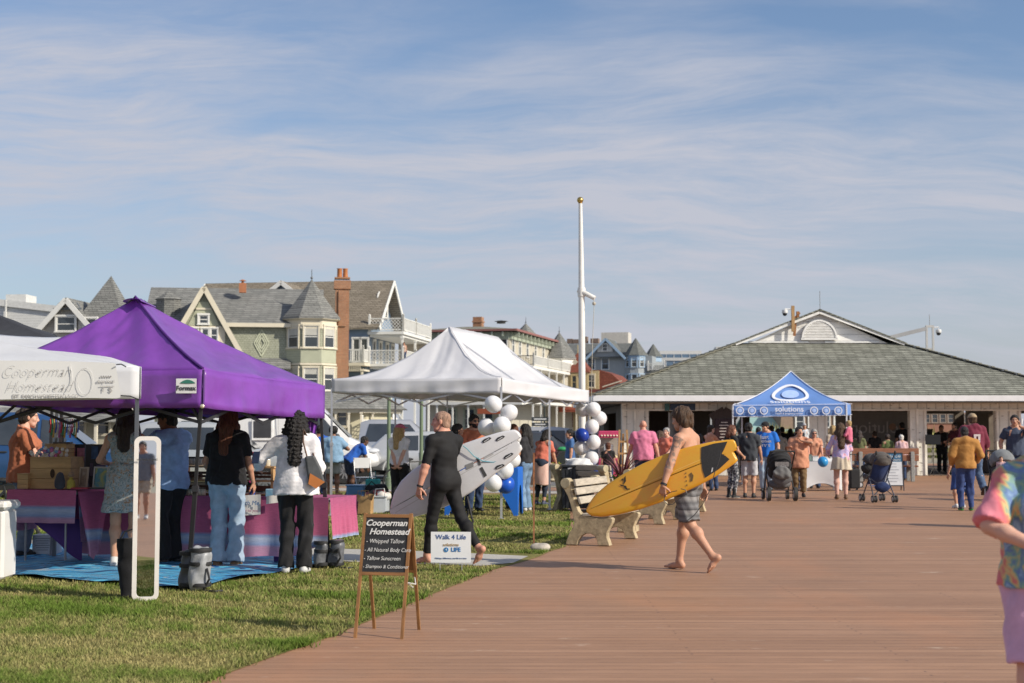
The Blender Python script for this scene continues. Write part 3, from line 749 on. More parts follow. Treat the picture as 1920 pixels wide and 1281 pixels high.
@cached
def speckle_mat(col, scale=30, rough=.9, var=.3):
    m, t, b = nt('aggregate'); q = NB(t); o = q.obj()
    n = q.noise(o, scale, 6, .75); n2 = q.noise(o, .6, 5, .6)
    c = q.mix(q.ramp(n, [(.3, (0, 0, 0)), (.7, (1, 1, 1))]), sc(col, 1 - var), sc(col, 1 + var)); c = q.mix(.5, c, q.ramp(n2, [(.3, (.6, .6, .6)), (.65, (1, 1, 1))]), 'MULTIPLY')
    q.to(c, b); b.inputs['Roughness'].default_value = rough; q.bump(b, n, .4, .02); return m
def sheet(name, poly, z, m):
    mb = MB(); mb.add([(x, y, z) for x, y in poly], [tuple(range(len(poly)))])
    return tag(mb.build(name, m), kind='structure')
sheet('ground', [(-3000, -200), (3000, -200), (3000, 4000), (-3000, 4000)], -.016, speckle_mat((.30, .27, .20), 8))
sheet('boardwalk', [(-45, -40), (24, -40), (24, 66), (3, 66), (3, 38.5), (-45, 45)], -.008, deck_mat())
EDGE = [(-4.2, 2.), (-3.2, 5.), (-2.45, 7.2), (-1.95, 8.7), (-1.72, 9.6), (-1.43, 10.6), (-1.12, 11.9), (-.8, 13.4), (-.5, 14.7), (-.2, 16.0), (.12, 16.9), (.33, 17.6), (.50, 18.4), (.72, 19.1), (.92, 22), (1.05, 26), (1.3, 34.4)]
LAWN = EDGE + [(-10, 37.8), (-45, 48.8), (-45, 2)]
sheet('lawn', LAWN, -.003, lawn_mat())
sheet('street', [(-90, 39.), (-30, 46.4), (-10, 40.4), (2.6, 40), (2.9, 66), (8, 72), (60, 240), (120, 420), (20, 420), (-90, 130)], -.012, speckle_mat((.16, .16, .16), 14))
pth = [(.20, 17.60), (.02, 16.75), (-.35, 16.35), (-5, 17.9), (-14, 20.8), (-14, 22.5), (-5, 19.62), (-.9, 18.22)]
sheet('concrete_path', pth, .002, speckle_mat((.46, .44, .40), 26, var=.12))
sheet('sidewalk', [(-50, 49), (-10, 38.2), (1.2, 34.8), (1.2, 36.3), (-10, 40.0), (-50, 51)], -.001, speckle_mat((.44, .41, .37), 20, var=.15))
# turf: blades of grass, one uncountable mass
def edge_x(y):
    ys = np.array([p[1] for p in EDGE]); xs = np.array([p[0] for p in EDGE]); return np.interp(y, ys, xs)
rs = np.random.RandomState(3)
def noise2(x, y, seed, f):
    r = np.random.RandomState(seed); s = 0
    for i in range(6):
        k = r.normal(size=2) * f * (1 + i * .5); s = s + np.sin(k[0] * x + k[1] * y + r.rand() * 6.28) / (1 + i * .35)
    return s / 2.2
def blades():
    N = 330000
    y = 7.6 * (34.2 / 7.6) ** rs.rand(N) ** 1.35; xmin = -y * .385 - .3
    ex = edge_x(y) + .05 * noise2(y * 3, y * 0, 31, 2.2); x = xmin + (ex - xmin) * rs.rand(N)
    x += np.where(rs.rand(N) < .15, np.abs(rs.normal(size=N)) * .045, 0)
    px, py = pth[1][0], pth[1][1]
    d1 = (x + .35) * .3165 + (y - 16.35) * .9486       # signed distance from the path's near side
    onp = (d1 > .04) & (d1 < 1.72) & (x > -14)
    lush = .8 * noise2(x, y, 4, 1.3) + .6 * noise2(x, y, 17, 3.2) + .6 * noise2(x, y, 9, 7.5)
    mat_p = [G(*p) for p in ((-80, 1074), (340, 1107), (628, 1058), (560, 1040), (230, 1020), (-80, 1016))]; ins = np.zeros(N, bool)
    for i in range(6):
        a_, b_ = mat_p[i], mat_p[(i + 1) % 6]; ins ^= ((a_.y > y) != (b_.y > y)) & (x < (b_.x - a_.x) * (y - a_.y) / (b_.y - a_.y + 1e-9) + a_.x)
    keep = ~onp & ~ins & (rs.rand(N) < np.clip(.60 + .4 * lush, .12, 1)); x, y, lush = x[keep], y[keep], lush[keep]; n = len(x)
    nearE = np.clip(1 - (edge_x(y) - x) / .25, 0, 1)
    sc_ = np.clip(y / 14, .75, 2.2)
    hgt = (.012 + .014 * rs.rand(n) + .018 * np.clip(lush, 0, 1.4) ** 1.5 + .02 * nearE * rs.rand(n)) * (1 + .12 * sc_); wd = .0042 * sc_ * (1 + .6 * rs.rand(n))
    a = rs.rand(n) * 6.28; ln = rs.normal(size=(n, 2)) * .55 * hgt[:, None]
    dx, dy = np.cos(a) * wd, np.sin(a) * wd
    V = np.zeros((n, 3, 3), np.float32)
    V[:, 0] = np.stack([x - dx, y - dy, np.full(n, -.004)], 1); V[:, 1] = np.stack([x + dx, y + dy, np.full(n, -.004)], 1)
    V[:, 2] = np.stack([x + ln[:, 0], y + ln[:, 1], hgt], 1)
    g = np.clip(.44 + .55 * lush + .20 * rs.normal(size=n) + .3 * nearE, 0, 1)[:, None]
    dry, grn = np.array([.415, .36, .155]), np.array([.13, .205, .03])
    c = dry * (1 - g) + grn * g; c *= (.6 + .85 * rs.rand(n))[:, None]
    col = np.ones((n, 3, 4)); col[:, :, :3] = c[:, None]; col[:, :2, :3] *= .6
    m, t, b = nt('blade'); q = NB(t); q.to(q.n('ShaderNodeVertexColor', layer_name='Col').outputs[0], b); b.inputs['Roughness'].default_value = .8; b.inputs['Specular IOR Level'].default_value = .2
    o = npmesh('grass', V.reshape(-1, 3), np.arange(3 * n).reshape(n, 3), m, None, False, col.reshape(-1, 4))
    tag(o, 'short dry green lawn grass between the stalls and the boardwalk', 'grass', kind='stuff')
blades()
# dunes beyond the pavilion
def dune_z(x, y): return float(np.clip(.4 + .8 * noise2(np.array(x), np.array(y), 12, .12) + .45 * noise2(np.array(x), np.array(y), 13, .5), 0, 3))
mb = MB(); mb.grid(lambda a, b: (6 + a * 80, 74 + b * 50, dune_z(6 + a * 80, 74 + b * 50) * min(1, b * 5) * min(1, a * 8) - .03), 90, 40)
tag(mb.build('dune', speckle_mat((.33, .29, .20), 5), smooth=2), kind='structure')
def tufts():
    n = 26000; x = 7 + 60 * rs.rand(n); y = 75 + 30 * rs.rand(n) ** 1.5
    z = np.clip(.4 + .8 * noise2(x, y, 12, .12) + .45 * noise2(x, y, 13, .5), 0, 3) * np.clip((y - 74) / 10, 0, 1) * np.clip((x - 6) / 10, 0, 1)
    h = .35 + .5 * rs.rand(n); a = rs.rand(n) * 6.28; w_ = .03 + .02 * rs.rand(n); ln = rs.normal(size=(n, 2)) * .22
    V = np.zeros((n, 3, 3)); V[:, 0] = np.stack([x - np.cos(a) * w_, y - np.sin(a) * w_, z - .05], 1); V[:, 1] = np.stack([x + np.cos(a) * w_, y + np.sin(a) * w_, z - .05], 1); V[:, 2] = np.stack([x + ln[:, 0], y + ln[:, 1], z + h], 1)
    col = np.ones((n, 3, 4)); g = rs.rand(n)[:, None]; col[:, :, :3] = (np.array([.36, .31, .13]) * (1 - g) + np.array([.14, .17, .05]) * g)[:, None]
    o = npmesh('dune_grass', V.reshape(-1, 3), np.arange(3 * n).reshape(n, 3), bpy.data.materials['blade'], None, False, col.reshape(-1, 4))
    tag(o, 'tall yellow green dune grass behind the pavilion', 'grass', kind='stuff')
tufts()
# ---------------------------------------------------------------- pavilion
TRIM = (.70, .67, .60)
pav = thing('pavilion', 'long open white pavilion with a wide green grey shingled hip roof', 'pavilion', (11.3, 48.6, 0))
L = lambda x, y, z: Vector((x - 11.3, y - 48.6, z))
xl, xr, ye, yb, ze = 2.71, 19.5, 47.5, 62.5, 2.70; yg, zg, za = 52.3, 4.74, 5.98; gx0, gx1, gxm = 8.3, 14.3, 11.3; yh = yb - (yg - ye)
shing = brick_mat((.21, .213, .178), (.35, .353, .30), (.05, .055, .04), .34, .070, .011, .9, bump=.9)
mb = MB(); t_ = .09
def slab(pts, th=.055):
    n = len(pts); a = [Vector(p) for p in pts]; b = [p - Vector((0, 0, th)) for p in a]
    mb.add(a + b, [tuple(range(n)), tuple(range(n, 2 * n))[::-1]] + [(i, i + n, (i + 1) % n + n, (i + 1) % n) for i in range(n)])
slab([L(xl, ye, ze), L(xr, ye, ze), L(gx1, yg, zg), L(gx0, yg, zg)]); slab([L(xr, yb, ze), L(xl, yb, ze), L(gx0, yh, zg), L(gx1, yh, zg)])
slab([L(xl, yb, ze), L(xl, ye, ze), L(gx0, yg, zg), L(gx0, yh, zg)]); slab([L(xr, ye, ze), L(xr, yb, ze), L(gx1, yh, zg), L(gx1, yg, zg)])
slab([L(gx0 - .15, yg - .3, zg), L(gxm, yg - .3, za), L(gxm, yh, za), L(gx0 - .15, yh, zg)]); slab([L(gxm, yg - .3, za), L(gx1 + .15, yg - .3, zg), L(gx1 + .15, yh, zg), L(gxm, yh, za)])
roof = mb.build('roof', shing, pav, fix=True)
# hip caps, built from short overlapping shingles
for a, b in ((L(xl, ye, ze), L(gx0, yg, zg)), (L(xr, ye, ze), L(gx1, yg, zg))):
    mb = MB(); n = int((b - a).length / .24)
    for i in range(n):
        p = a + (b - a) * (i / n); r = a + (b - a) * ((i + 1.15) / n); mb.bar(p + Vector((0, 0, .03 + .012 * (i % 2))), r + Vector((0, 0, .012)), .26, .03)
    mb.build('ridge_cap', mat((.16, .155, .12), .9, .3, 4), roof)
peel = lap_mat((.88, .87, .84), .24, peel=1)
mb = MB(); mb.prism([(gx0 - 11.3 + .05, zg - .2), (gx1 - 11.3 - .05, zg - .2), (0, za - .1)], .1, 'Y', yg - 48.6 - .02); gab = mb.build('gable', peel, pav)
mb = MB()
for s in (-1, 1): mb = MB(); mb.bar((0, yg - 48.6 - .24 - .002 * s, za - .13), (s * 3.10, yg - 48.6 - .24 - .002 * s, zg - .06), .06, .09); mb.build('bargeboard', mat((.82, .81, .78), .6, .2, 3), gab)
for x_, w_ in ((-1.5, 2.2), (1.2, 2.)): mb = MB(); mb.box((x_, yg - 48.68, zg + .03), (w_, .05, .06)); mb.build('flashing', mat((.8, .8, .78), .4), gab)
mb = MB(); ar = [(.62 * math.cos(math.pi * i / 16), zg + .16 + .66 * math.sin(math.pi * i / 16)) for i in range(17)]
mb.prism(ar, .05, 'Y', yg - 48.6 - .09)
for i in range(10):
    z = zg + .21 + i * .058; hw = .57 * math.sqrt(max(0, 1 - ((z - zg - .16) / .62) ** 2)); mb.box((0, yg - 48.74, z), (2 * hw, .05, .028), Matrix.Rotation(R(-30), 3, 'X'))
for i in range(16):
    a, b = ar[i], ar[i + 1]; mb.bar((a[0], yg - 48.73, a[1]), (b[0], yg - 48.73, b[1]), .07, .1, (0, 1, 0))
mb.box((0, yg - 48.73, zg + .14), (1.36, .1, .07)); mb.build('louvre_vent', mat((.82, .81, .79), .6, .12, 5), gab)
mb = MB(); mb.bar((-.93, yg - 48.78, zg + .25), (-.88, yg - 48.78, zg + .95), .10, .015); mb.box((-.80, yg - 48.80, zg + 1.0), (.10, .1, .30)); mb.bar((-.98, yg - 48.8, zg + .85), (-.72, yg - 48.8, zg + 1.1), .06)
mb.build('rusted_lamp', mat((.30, .13, .05), .8, .6, 12), gab)
mb = MB()   # fascia and gutter
for a, b in (((xl, ye), (xr, ye)), ((xl, ye), (xl, yb)), ((xr, ye), (xr, yb)), ((xl, yb), (xr, yb))): mb.bar(L(a[0], a[1], ze - .10), L(b[0], b[1], ze - .10), .04, .19)
mb.build('fascia', mat((.74, .74, .76), .45, .06, 3), roof)
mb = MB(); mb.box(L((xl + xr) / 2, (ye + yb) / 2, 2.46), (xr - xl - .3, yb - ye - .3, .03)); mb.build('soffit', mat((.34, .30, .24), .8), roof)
wx = lambda px: (px - 960) / FPX * 48.6
board = lap_mat((.76, .74, .67), .31, vert=True, peel=.3)
mb = MB()
for a, b in ((1165, 1216), (1341, 1376), (1519, 1549), (1704, 1736), (1865, 1912), (2010, 2040)): mb.box(L((wx(a) + wx(b)) / 2, 48.7, 1.12), (wx(b) - wx(a), .26, 2.24))
mb.box(L((wx(1165) + wx(2040)) / 2, 48.7, 2.345), (wx(2040) - wx(1165), .27, .21)); mb.build('wall', board, pav)
mb = MB()
for a in (1168, 1190, 1213, 1518, 1548, 1706, 1718, 1733, 1868, 1893, 1910): mb.box(L(wx(a), 48.55, 1.14), (.07, .05, 2.26))
mb.box(L((wx(1165) + wx(2040)) / 2, 48.54, 2.22), (wx(2040) - wx(1165), .05, .05)); mb.build('battens', mat((.78, .75, .67), .7, .2, 3), pav)
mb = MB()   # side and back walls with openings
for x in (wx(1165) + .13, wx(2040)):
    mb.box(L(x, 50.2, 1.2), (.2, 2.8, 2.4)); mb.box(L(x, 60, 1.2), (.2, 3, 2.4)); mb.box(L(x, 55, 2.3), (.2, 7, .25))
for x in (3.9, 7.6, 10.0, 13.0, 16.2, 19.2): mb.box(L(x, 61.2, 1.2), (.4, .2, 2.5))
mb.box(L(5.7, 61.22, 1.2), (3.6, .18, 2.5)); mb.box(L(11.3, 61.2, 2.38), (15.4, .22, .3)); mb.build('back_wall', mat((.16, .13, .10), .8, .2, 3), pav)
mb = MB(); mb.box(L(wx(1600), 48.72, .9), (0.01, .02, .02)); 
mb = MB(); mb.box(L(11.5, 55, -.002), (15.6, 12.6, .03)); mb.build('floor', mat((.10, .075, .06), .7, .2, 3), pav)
for i, (a, b) in enumerate(((1258, 1262), (1287, 1291))):   # doors standing open in the dark doorway
    mb = MB(); mb.box(L(wx(a) + .2, 49.6, 1.1), (.05, 1.0, 2.1), Matrix.Rotation(R(-25), 3, 'Z')); mb.build('door', mat((.42, .44, .46), .5), pav)
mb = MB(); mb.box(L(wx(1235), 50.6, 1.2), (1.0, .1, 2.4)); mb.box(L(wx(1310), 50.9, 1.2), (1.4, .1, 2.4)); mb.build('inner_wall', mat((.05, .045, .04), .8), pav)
# signs on the beam
sg = thing('sign', 'navy notice panel above the doorway of the pavilion', 'sign', L(wx(1279), 48.5, 2.33) + Vector((11.3, 48.6, 0)))
mb = MB(); mb.box((0, 0, 0), (.86, .03, .24), bev=.01); mb.build('panel', mat((.03, .06, .12), .5), sg); mb = MB(); mb.box((-.53, 0, 0), (.16, .03, .26), bev=.01); mb.build('side_panel', mat((.05, .15, .17), .5), sg)
nb = thing('notice_board', 'dark brown peaked notice board beside the pavilion doorway', 'notice board', (wx(1354), 48.2, 0))
mb = MB(); mb.prism([(-.40, .9), (.40, .9), (.40, 2.02), (0, 2.22), (-.40, 2.02)], .12, 'Y', 0); mb.bar((-.47, .03, 1.98), (0, .03, 2.24), .2, .05, (0, 1, 0)); mb.bar((.47, .03, 1.98), (0, .03, 2.24), .2, .05, (0, 1, 0)); mb.build('case', wood_mat((.035, .018, .012), 'Z'), nb)
mb = MB(); mb.box((0, -.012, 1.45), (.62, .02, .95)); mb.build('panel', mat((.03, .012, .012), .2), nb)
mb = MB()
for i, w_ in enumerate((.22, .34, .3, .34, .26, .32, .2)): mb.box((0, -.026, 1.80 - i * .1), (w_, .006, .028))
mb.build('printed_lines', mat((.55, .48, .44), .6), nb)
for s in (-1, 1): mb = MB(); mb.box((s * .3, .05, .45), (.09, .09, .9)); mb.build('post', wood_mat((.035, .018, .012), 'Z'), nb)
# banner hung inside, lettering seen from behind
bn = thing('banner', 'grey banner with back to front lettering hung inside the pavilion', 'banner', (wx(1642) * 1.075, 52.4, 0))
mb = MB(); mb.grid(lambda a, b: (-1.45 + a * 3.0, .03 * math.sin(a * 9), .95 + b * 1.25), 24, 4); mb.build('cloth', mat((.30, .29, .28), .8, .08, trans=.3), bn)
mb = MB(); mb.grid(lambda a, b: (-1.45 + a * 3.0, -.006 + .03 * math.sin(a * 9), .95 + b * .16), 24, 1); mb.build('stripe', mat((.45, .20, .14), .8), bn)
text('solutions', .62, mat((.58, .55, .53), .8), bn, (-.05, -.05, 1.62), (R(90), 0, 0), sx=-1.)
mb = MB(); mb.lathe([(.13, -.004), (.13, .004)], (.0, 0, 0), 20, Q=Matrix.Rotation(R(90), 3, 'X'))
o = mb.build('emblem', mat((.42, .26, .18), .7), bn); o.location = (.62, -.06, 1.66)
# cameras
def dome(root, p, arm):
    mb = MB(); mb.tube(arm, .025, 6); mb.lathe([(.02, .12), (.10, .10), (.11, .0), (.1, -.02)], p, 14); h_ = mb.build('camera_housing', mat((.7, .7, .7), .4), root, True)
    mb = MB(); mb.ball(Vector(p) - Vector((0, 0, .04)), .085, 14); mb.build('camera_dome', mat((.02, .02, .025), .08), h_, True)
r = thing('security_camera', 'dome camera on a tan wooden post on the gable of the pavilion', 'camera', P(1487, 612, 52.0))
mb = MB(); mb.box((0, 0, .28), (.11, .09, .95)); mb.build('post', wood_mat((.42, .25, .11), 'Z'), r); dome(r, (-.30, -.02, .5), [(0, 0, .62), (-.30, -.02, .64), (-.30, -.02, .6)])
r = thing('security_camera', 'dome camera on a white metal frame over the right roof slope of the pavilion', 'camera', P(1744, 657, 53.4) - Vector((0, 0, .3)))
mb = MB(); mb.box((-.12, 0, .55), (.07, .07, 1.35)); mb.box((.12, 0, .55), (.07, .07, 1.35)); mb.box((0, 0, 1.2), (.31, .08, .08)); mb.bar((-.12, 0, 1.12), (-1.75, .3, .72), .10, .14); mb.box((0, 0, .35), (.25, .05, .08)); mb.build('mast', mat((.55, .54, .52), .4, .1, 3, .4), r); dome(r, (.33, 0, .98), [(.12, 0, 1.15), (.33, 0, 1.18), (.33, 0, 1.08)])
mb = MB(); mb.tube([(0, 0, 1.2), (0, 0, 1.65)], .012, 5); mb.build('antenna', mat((.3, .3, .3), .4), r)
mb = MB(); c = L(gxm, yg - .3, za) + Vector((11.3, 48.6, 0)); mb.tube([c, c + Vector((0, 0, .65))], .012, 5); tag(mb.build('lightning_rod', mat((.25, .25, .25), .4)), 'thin rod standing on the peak of the pavilion roof', 'lightning rod')
# ---------------------------------------------------------------- pop-up tents
def bil(c, a, b):
    return c[0] * (1 - a) * (1 - b) + c[1] * a * (1 - b) + c[2] * a * b + c[3] * (1 - a) * b
def canopy(root, corners, peaks, m, sag=.10, val=.28, name='canopy', seed=1, wr=.016, vwr=.02, nrows=18):
    "corners: 4 points (near left, near right, far right, far left) at eave height; peaks: near and far ridge points"
    c = [Vector(p) for p in corners]; pk = [Vector(p) for p in peaks]; o = root.location
    r = np.random.RandomState(seed); ws = [(r.normal(size=3) * (7 + 5 * i), r.rand() * 6.3, wr / (1 + i)) for i in range(4)]
    def wob(p): return sum(a * math.sin(k[0] * p[0] + k[1] * p[1] + k[2] * p[2] + f) for k, f, a in ws)
    mb = MB()
    faces = [(c[0], c[1], pk[0], pk[0]), (c[1], c[2], pk[1], pk[0]), (c[2], c[3], pk[1], pk[1]), (c[3], c[0], pk[0], pk[1])]
    for A, B, D, E in faces:
        def fn(u, v, A=A, B=B, D=D, E=E):
            lo = A.lerp(B, u); hi = E.lerp(D, u); p = lo.lerp(hi, v)
            edge = 4 * u * (1 - u); t = 4 * v * (1 - v)
            p = p - Vector((0, 0, sag * t + .05 * edge * t + wob(p) * (.3 + edge) * min(1, v * 8)))
            if v == 0: p = lo - Vector((0, 0, .015 * edge))
            return p - o
        mb.grid(fn, 26, nrows)
    for A, B in ((c[0], c[1]), (c[1], c[2]), (c[2], c[3]), (c[3], c[0])):   # valance
        n = Vector((B.y - A.y, A.x - B.x, 0)).normalized()
        def fv(u, v, A=A, B=B, n=n):
            p = A.lerp(B, u); k = 4 * u * (1 - u)
            w_ = (math.sin(u * 23 + seed) * .5 + math.sin(u * 57 + 2 * seed) * .3 + math.sin(u * 11 + v * 5) * .5) * vwr * (v + .15) * min(1, k * 3)
            return p + n * (.012 + w_ + .03 * v * k) - Vector((0, 0, val * v + .02 * k)) - o
        mb.grid(fv, 44, 6)
    ob = mb.build(name, m, root, 2, fix=False)
    so_ = ob.modifiers.new('cloth', 'SOLIDIFY'); so_.thickness = .004
    return ob
def legs(root, pts, tops, m, r=.022, foot=True):
    o = root.location
    for p, t in zip(pts, tops):
        p = Vector(p); p = p - o; q = Vector((p.x, p.y, t)); mb = MB()
        mb.box((p.x, p.y, t * .28 + .0), (r * 2, r * 2, t * .56)); mb.box((p.x, p.y, t * .74), (r * 1.6, r * 1.6, t * .52)); mb.box((p.x, p.y, .008), (r * 4, r * 4, .016)); mb.box((p.x, p.y, t * .56), (r * 2.8, r * 2.8, .06))
        mb.build('leg', m, root)
def frame(root, c, z, m, pk=None, inset=.03):
    o = root.location; mb = MB(); ce = sum((Vector((p[0], p[1], 0)) for p in c), Vector()) / len(c)
    P4 = [Vector((p[0], p[1], z)) + (Vector((ce.x - p[0], ce.y - p[1], 0)).normalized() * .07) - o for p in c]
    for i in range(len(P4)):
        a, b = P4[i], P4[(i + 1) % len(P4)]; n = max(2, int((b - a).length / .8) // 2 * 2); d = Vector((0, 0, .30))
        for k in range(n):
            s, e = a.lerp(b, k / n), a.lerp(b, (k + 1) / n); up = k % 2 == 0
            mb.bar(s + (d if up else Vector()), e + (Vector() if up else d), .016, .03); mb.bar(s + (Vector() if up else d), e + (d if up else Vector()), .016, .03)
    if pk:
        for i, p in enumerate(P4): mb.bar(p, Vector(pk[0 if i in (0, 1) else 1]) - o, .02, .03)
    mb.build('frame', m, root)
alu = mat((.62, .63, .66), .35, .06, 3, .7); steel = mat((.035, .035, .04), .45, .1, 3, .3)
# --- purple tent (slanted legs)
pc = [P(-20, 689, 14.65), P(381, 693, 13.95), P(607, 723, 16.2)]; pc.append(pc[0] + pc[2] - pc[1])
pk = [P(254, 558, 15.15), P(270, 566, 15.5)]
pt = thing('canopy_tent', 'bright purple pop-up canopy tent over the craft tables', 'tent', (pc[1].x - 1.1, 15.3, 0), 0)
purple = mat((.21, .058, .385), .36, .16, 2.5, bump=.55, bs=4, key='purple', trans=.13, coat=.2)
canopy(pt, pc, pk, purple, .05, .375, seed=3, wr=.016, vwr=.03)
mb = MB(); mb.grid(lambda u, v: pk[0].lerp(pk[1], u) - pt.location + Vector((.11 * math.cos(v * 3.1416), -.05 * math.cos(v * 3.1416) + (u - .5) * .3, .035 * math.sin(v * 3.1416) - .055)), 6, 8); mb.build('peak_cap', purple, pt, True)
cen = (pc[0] + pc[2]) / 2
for (fx, fy), p in zip(((-60, 1075), (352, 1098), (617, 1060), (310, 1028)), pc):
    g_ = G(fx, fy) if fx > 0 else Vector((p.x - .25, p.y + .05, 0)); tp_ = Vector((p.x, p.y, p.z - .38)) + (cen - p) * .02; tp_.z = p.z - .38
    mb = MB(); a, b = g_ - pt.location, tp_ - pt.location; mb.bar(a, a.lerp(b, .55), .042, .042, (0, 1, 0)); mb.bar(a.lerp(b, .45), b + Vector((0, 0, .15)), .032, .032, (0, 1, 0)); mb.box(a + Vector((0, 0, .008)), (.09, .09, .016)); mb.box(a.lerp(b, .55), (.06, .06, .06)); mb.build('leg', steel, pt)
frame(pt, pc, 1.62, steel, pk, .05)
mb = MB()   # side flap tied back at the far right corner
a = P(603, 765, 16.15) - pt.location
mb.grid(lambda u, v: (a.x - .02 - (.13 + .05 * math.sin(v * 3)) * (1 - v) ** .6 * u - .10 * v, a.y + .015 * math.sin(u * 20), a.z - .62 * v), 12, 14); mb.build('tied_flap', purple, pt, True)
# seam along the near hip, logo plate
mb = MB(); h0, h1 = pc[1] - pt.location, pk[0] - pt.location
pts = [h0.lerp(h1, i / 12) + Vector((0, -.01, .012 - .06 * 4 * (i / 12) * (1 - i / 12))) for i in range(13)]; mb.tube(pts, .012, 6); mb.tube([h0 + Vector((.012, -.015, 0)), h0 + Vector((.012, -.02, -.37))], .010, 6); mb.build('seam', mat((.09, .02, .19), .5), pt, True)
q0 = P(349, 724, 13.93) - pt.location
mb = MB(); mb.box(q0, (.20, .006, .145), bev=.002); lg = mb.build('maker_plate', mat((.62, .62, .62), .5), pt)
mb = MB(); mb.prism([(-.075 + .15 * i / 14, .018 + .034 * math.sin(math.pi * (i / 14)) ** .8) for i in range(15)] + [(.075 - .15 * i / 14, .018 - .004 * math.sin(math.pi * i / 14)) for i in range(1, 14)], .004, 'Y', -.009)
lf = mb.build('leaf_mark', mat((.03, .16, .12), .5), lg); lf.location = q0 + Vector((.015, 0, .01))
text('Formax', .062, mat((.03, .03, .04), .5), lg, q0 + Vector((0, -.007, -.022)), bold=.0016)
mb = MB(); mb.ball(P(379, 762, 13.9) - pt.location, .022, 10, 1, .4); mb.build('grommet', mat((.75, .68, .5), .3, .1, 3, .6), pt, True)
# --- white banner tent, left
wt = [P(-520, 690, 13.2), P(232, 690, 13.35), P(112, 632, 17.2), P(-300, 632, 17.2)]
t = thing('canopy_tent', 'white pop-up tent cut by the left edge with a banner along its front', 'tent', (-5, 15, 0))
wt[1] = P(262, 688, 13.35)
wcloth = mat((.72, .73, .76), .6, .05, 2, bump=.12, bs=7, key='white tent', trans=.25)
wp = [P(-190, 590, 14.9), P(-190, 600, 16)]
canopy(t, wt, wp, wcloth, .05, .30, seed=5, vwr=.02)
legs(t, [(p.x - .03, p.y + .04, 0) for p in wt], [1.9, 1.9, 2.2, 2.2], mat((.13, .14, .16), .4, .1, 3, .4), .02)
bn = thing('banner', 'white shop banner with script lettering tied along the white tent', 'banner', P(-30, 710, 13.22))
b0, b1 = P(-330, 748, 13.2), P(226, 748, 13.2); t0, t1 = P(-330, 664, 13.2), P(216, 682, 13.2); o = bn.location
mb = MB(); mb.grid(lambda u, v: b0.lerp(b1, u).lerp(t0.lerp(t1, u), v) - o + Vector((.02 * v * (1 - v) * (u > .9), .005 * math.sin(u * 17) * (1 - v * .6), .008 * math.sin(u * 9))), 40, 8)
bc = mb.build('cloth', mat((.72, .72, .71), .55, .03, 2, key='vinyl'), bn, True)
ink = mat((.36, .35, .35), .7)
def on_b(px, py): return P(px, py, 13.188) - o
for s, px, py, sz in (('Cooperman', 68, 697, .15), ('Homestead', 72, 725, .15)): text(s, sz, ink, bc, on_b(px, py), (R(90), 0, R(2)), shear=.45, bold=-.0048, sx=.86, ext=.0004)
text('EST. RANCH HOMESTEAD & CO', .045, ink, bc, on_b(85, 743), (R(90), 0, 0), sx=.95, ext=.001)
mb = MB(); mb.tube([on_b(132 + 9 * math.sin(i / 2.2) * (i / 10), 684 + i * 5.3) for i in range(11)], .003, 4); mb.tube([on_b(160 + 15 * math.cos(i * .4), 715 + 25 * math.sin(i * .4)) for i in range(17)], .002, 4); mb.build('scroll_line', mat((.6, .6, .6), .7), bc)
for i in range(5):
    mb = MB(); mb.ball((0, 0, 0), .009, 8, 1, .2); r = mb.build('heart_mark', ink, bc); r.location = on_b(190 + i * 4.4, 706)
text('shop local', .04, ink, bc, on_b(198, 715), ext=.001)
text('f', .07, ink, bc, on_b(193, 731), ext=.001); text('$', .07, ink, bc, on_b(207, 731), ext=.001); mb = MB(); mb.bar(on_b(187, 724), on_b(214, 724), .004, .004); mb.build('rule', ink, bc)
for a_, b_ in ((( 218, 684), (236, 688)), ((226, 742), (262, 750))): mb = MB(); mb.tube([P(*a_, 13.17) - o, P((a_[0] + b_[0]) / 2, (a_[1] + b_[1]) / 2 - 3, 13.2) - o, P(*b_, 13.25) - o], .006, 5); mb.build('tie_cord', steel, bn)
# --- black tent behind it
bk_ = [P(-300, 640, 18), P(118, 636, 18), P(100, 626, 21), P(-250, 626, 21)]
t = thing('canopy_tent', 'black pop-up tent behind the white tent at the left edge', 'tent', (-7.5, 19.5, 0))
canopy(t, bk_, [P(-70, 560, 19.2), P(-70, 560, 19.8)], fab((.020, .022, .03), key='blk'), .03, .25, seed=8)
legs(t, [(p.x, p.y, 0) for p in bk_], [p.z for p in bk_], steel)
# --- big white tent
A = P(940, 972, 24.9); A.z = 0; u_, v_ = U, VV
ez = 2.46; ez4 = Vector((0, 0, ez))
cw = [A - v_ * 3.24, A, A + u_ * 6.1, A - v_ * 3.24 + u_ * 6.1]
t = thing('canopy_tent', 'large white pop-up tent with two peaks beside the flagpole', 'tent', A - v_ * 1.5 + u_ * 3)
pw_ = [A - v_ * 1.54 + u_ * 1.55 + Vector((0, 0, 3.50)), A - v_ * 1.54 + u_ * 4.55 + Vector((0, 0, 3.49))]
cc_ = [p + ez4 for p in cw]; cc_[2].z += -.06; cc_[0].z += .02
white_tent = mat((.71, .71, .74), .6, .04, 1.5, bump=.10, bs=6, key='white tent 2', trans=.22)
canopy(t, cc_, pw_, white_tent, .235, .26, seed=11, wr=.012, vwr=.022)
mids = [A + u_ * 3.05, A - v_ * 3.24 + u_ * 3.05]
legs(t, [p for p in cw[:2]] + [cw[2], cw[3]] + mids, [2.3] * 6, alu, .021)
frame(t, [cw[0], cw[1], mids[0], cw[2], cw[3], mids[1]], 2.05, alu)
mb = MB(); o = t.location
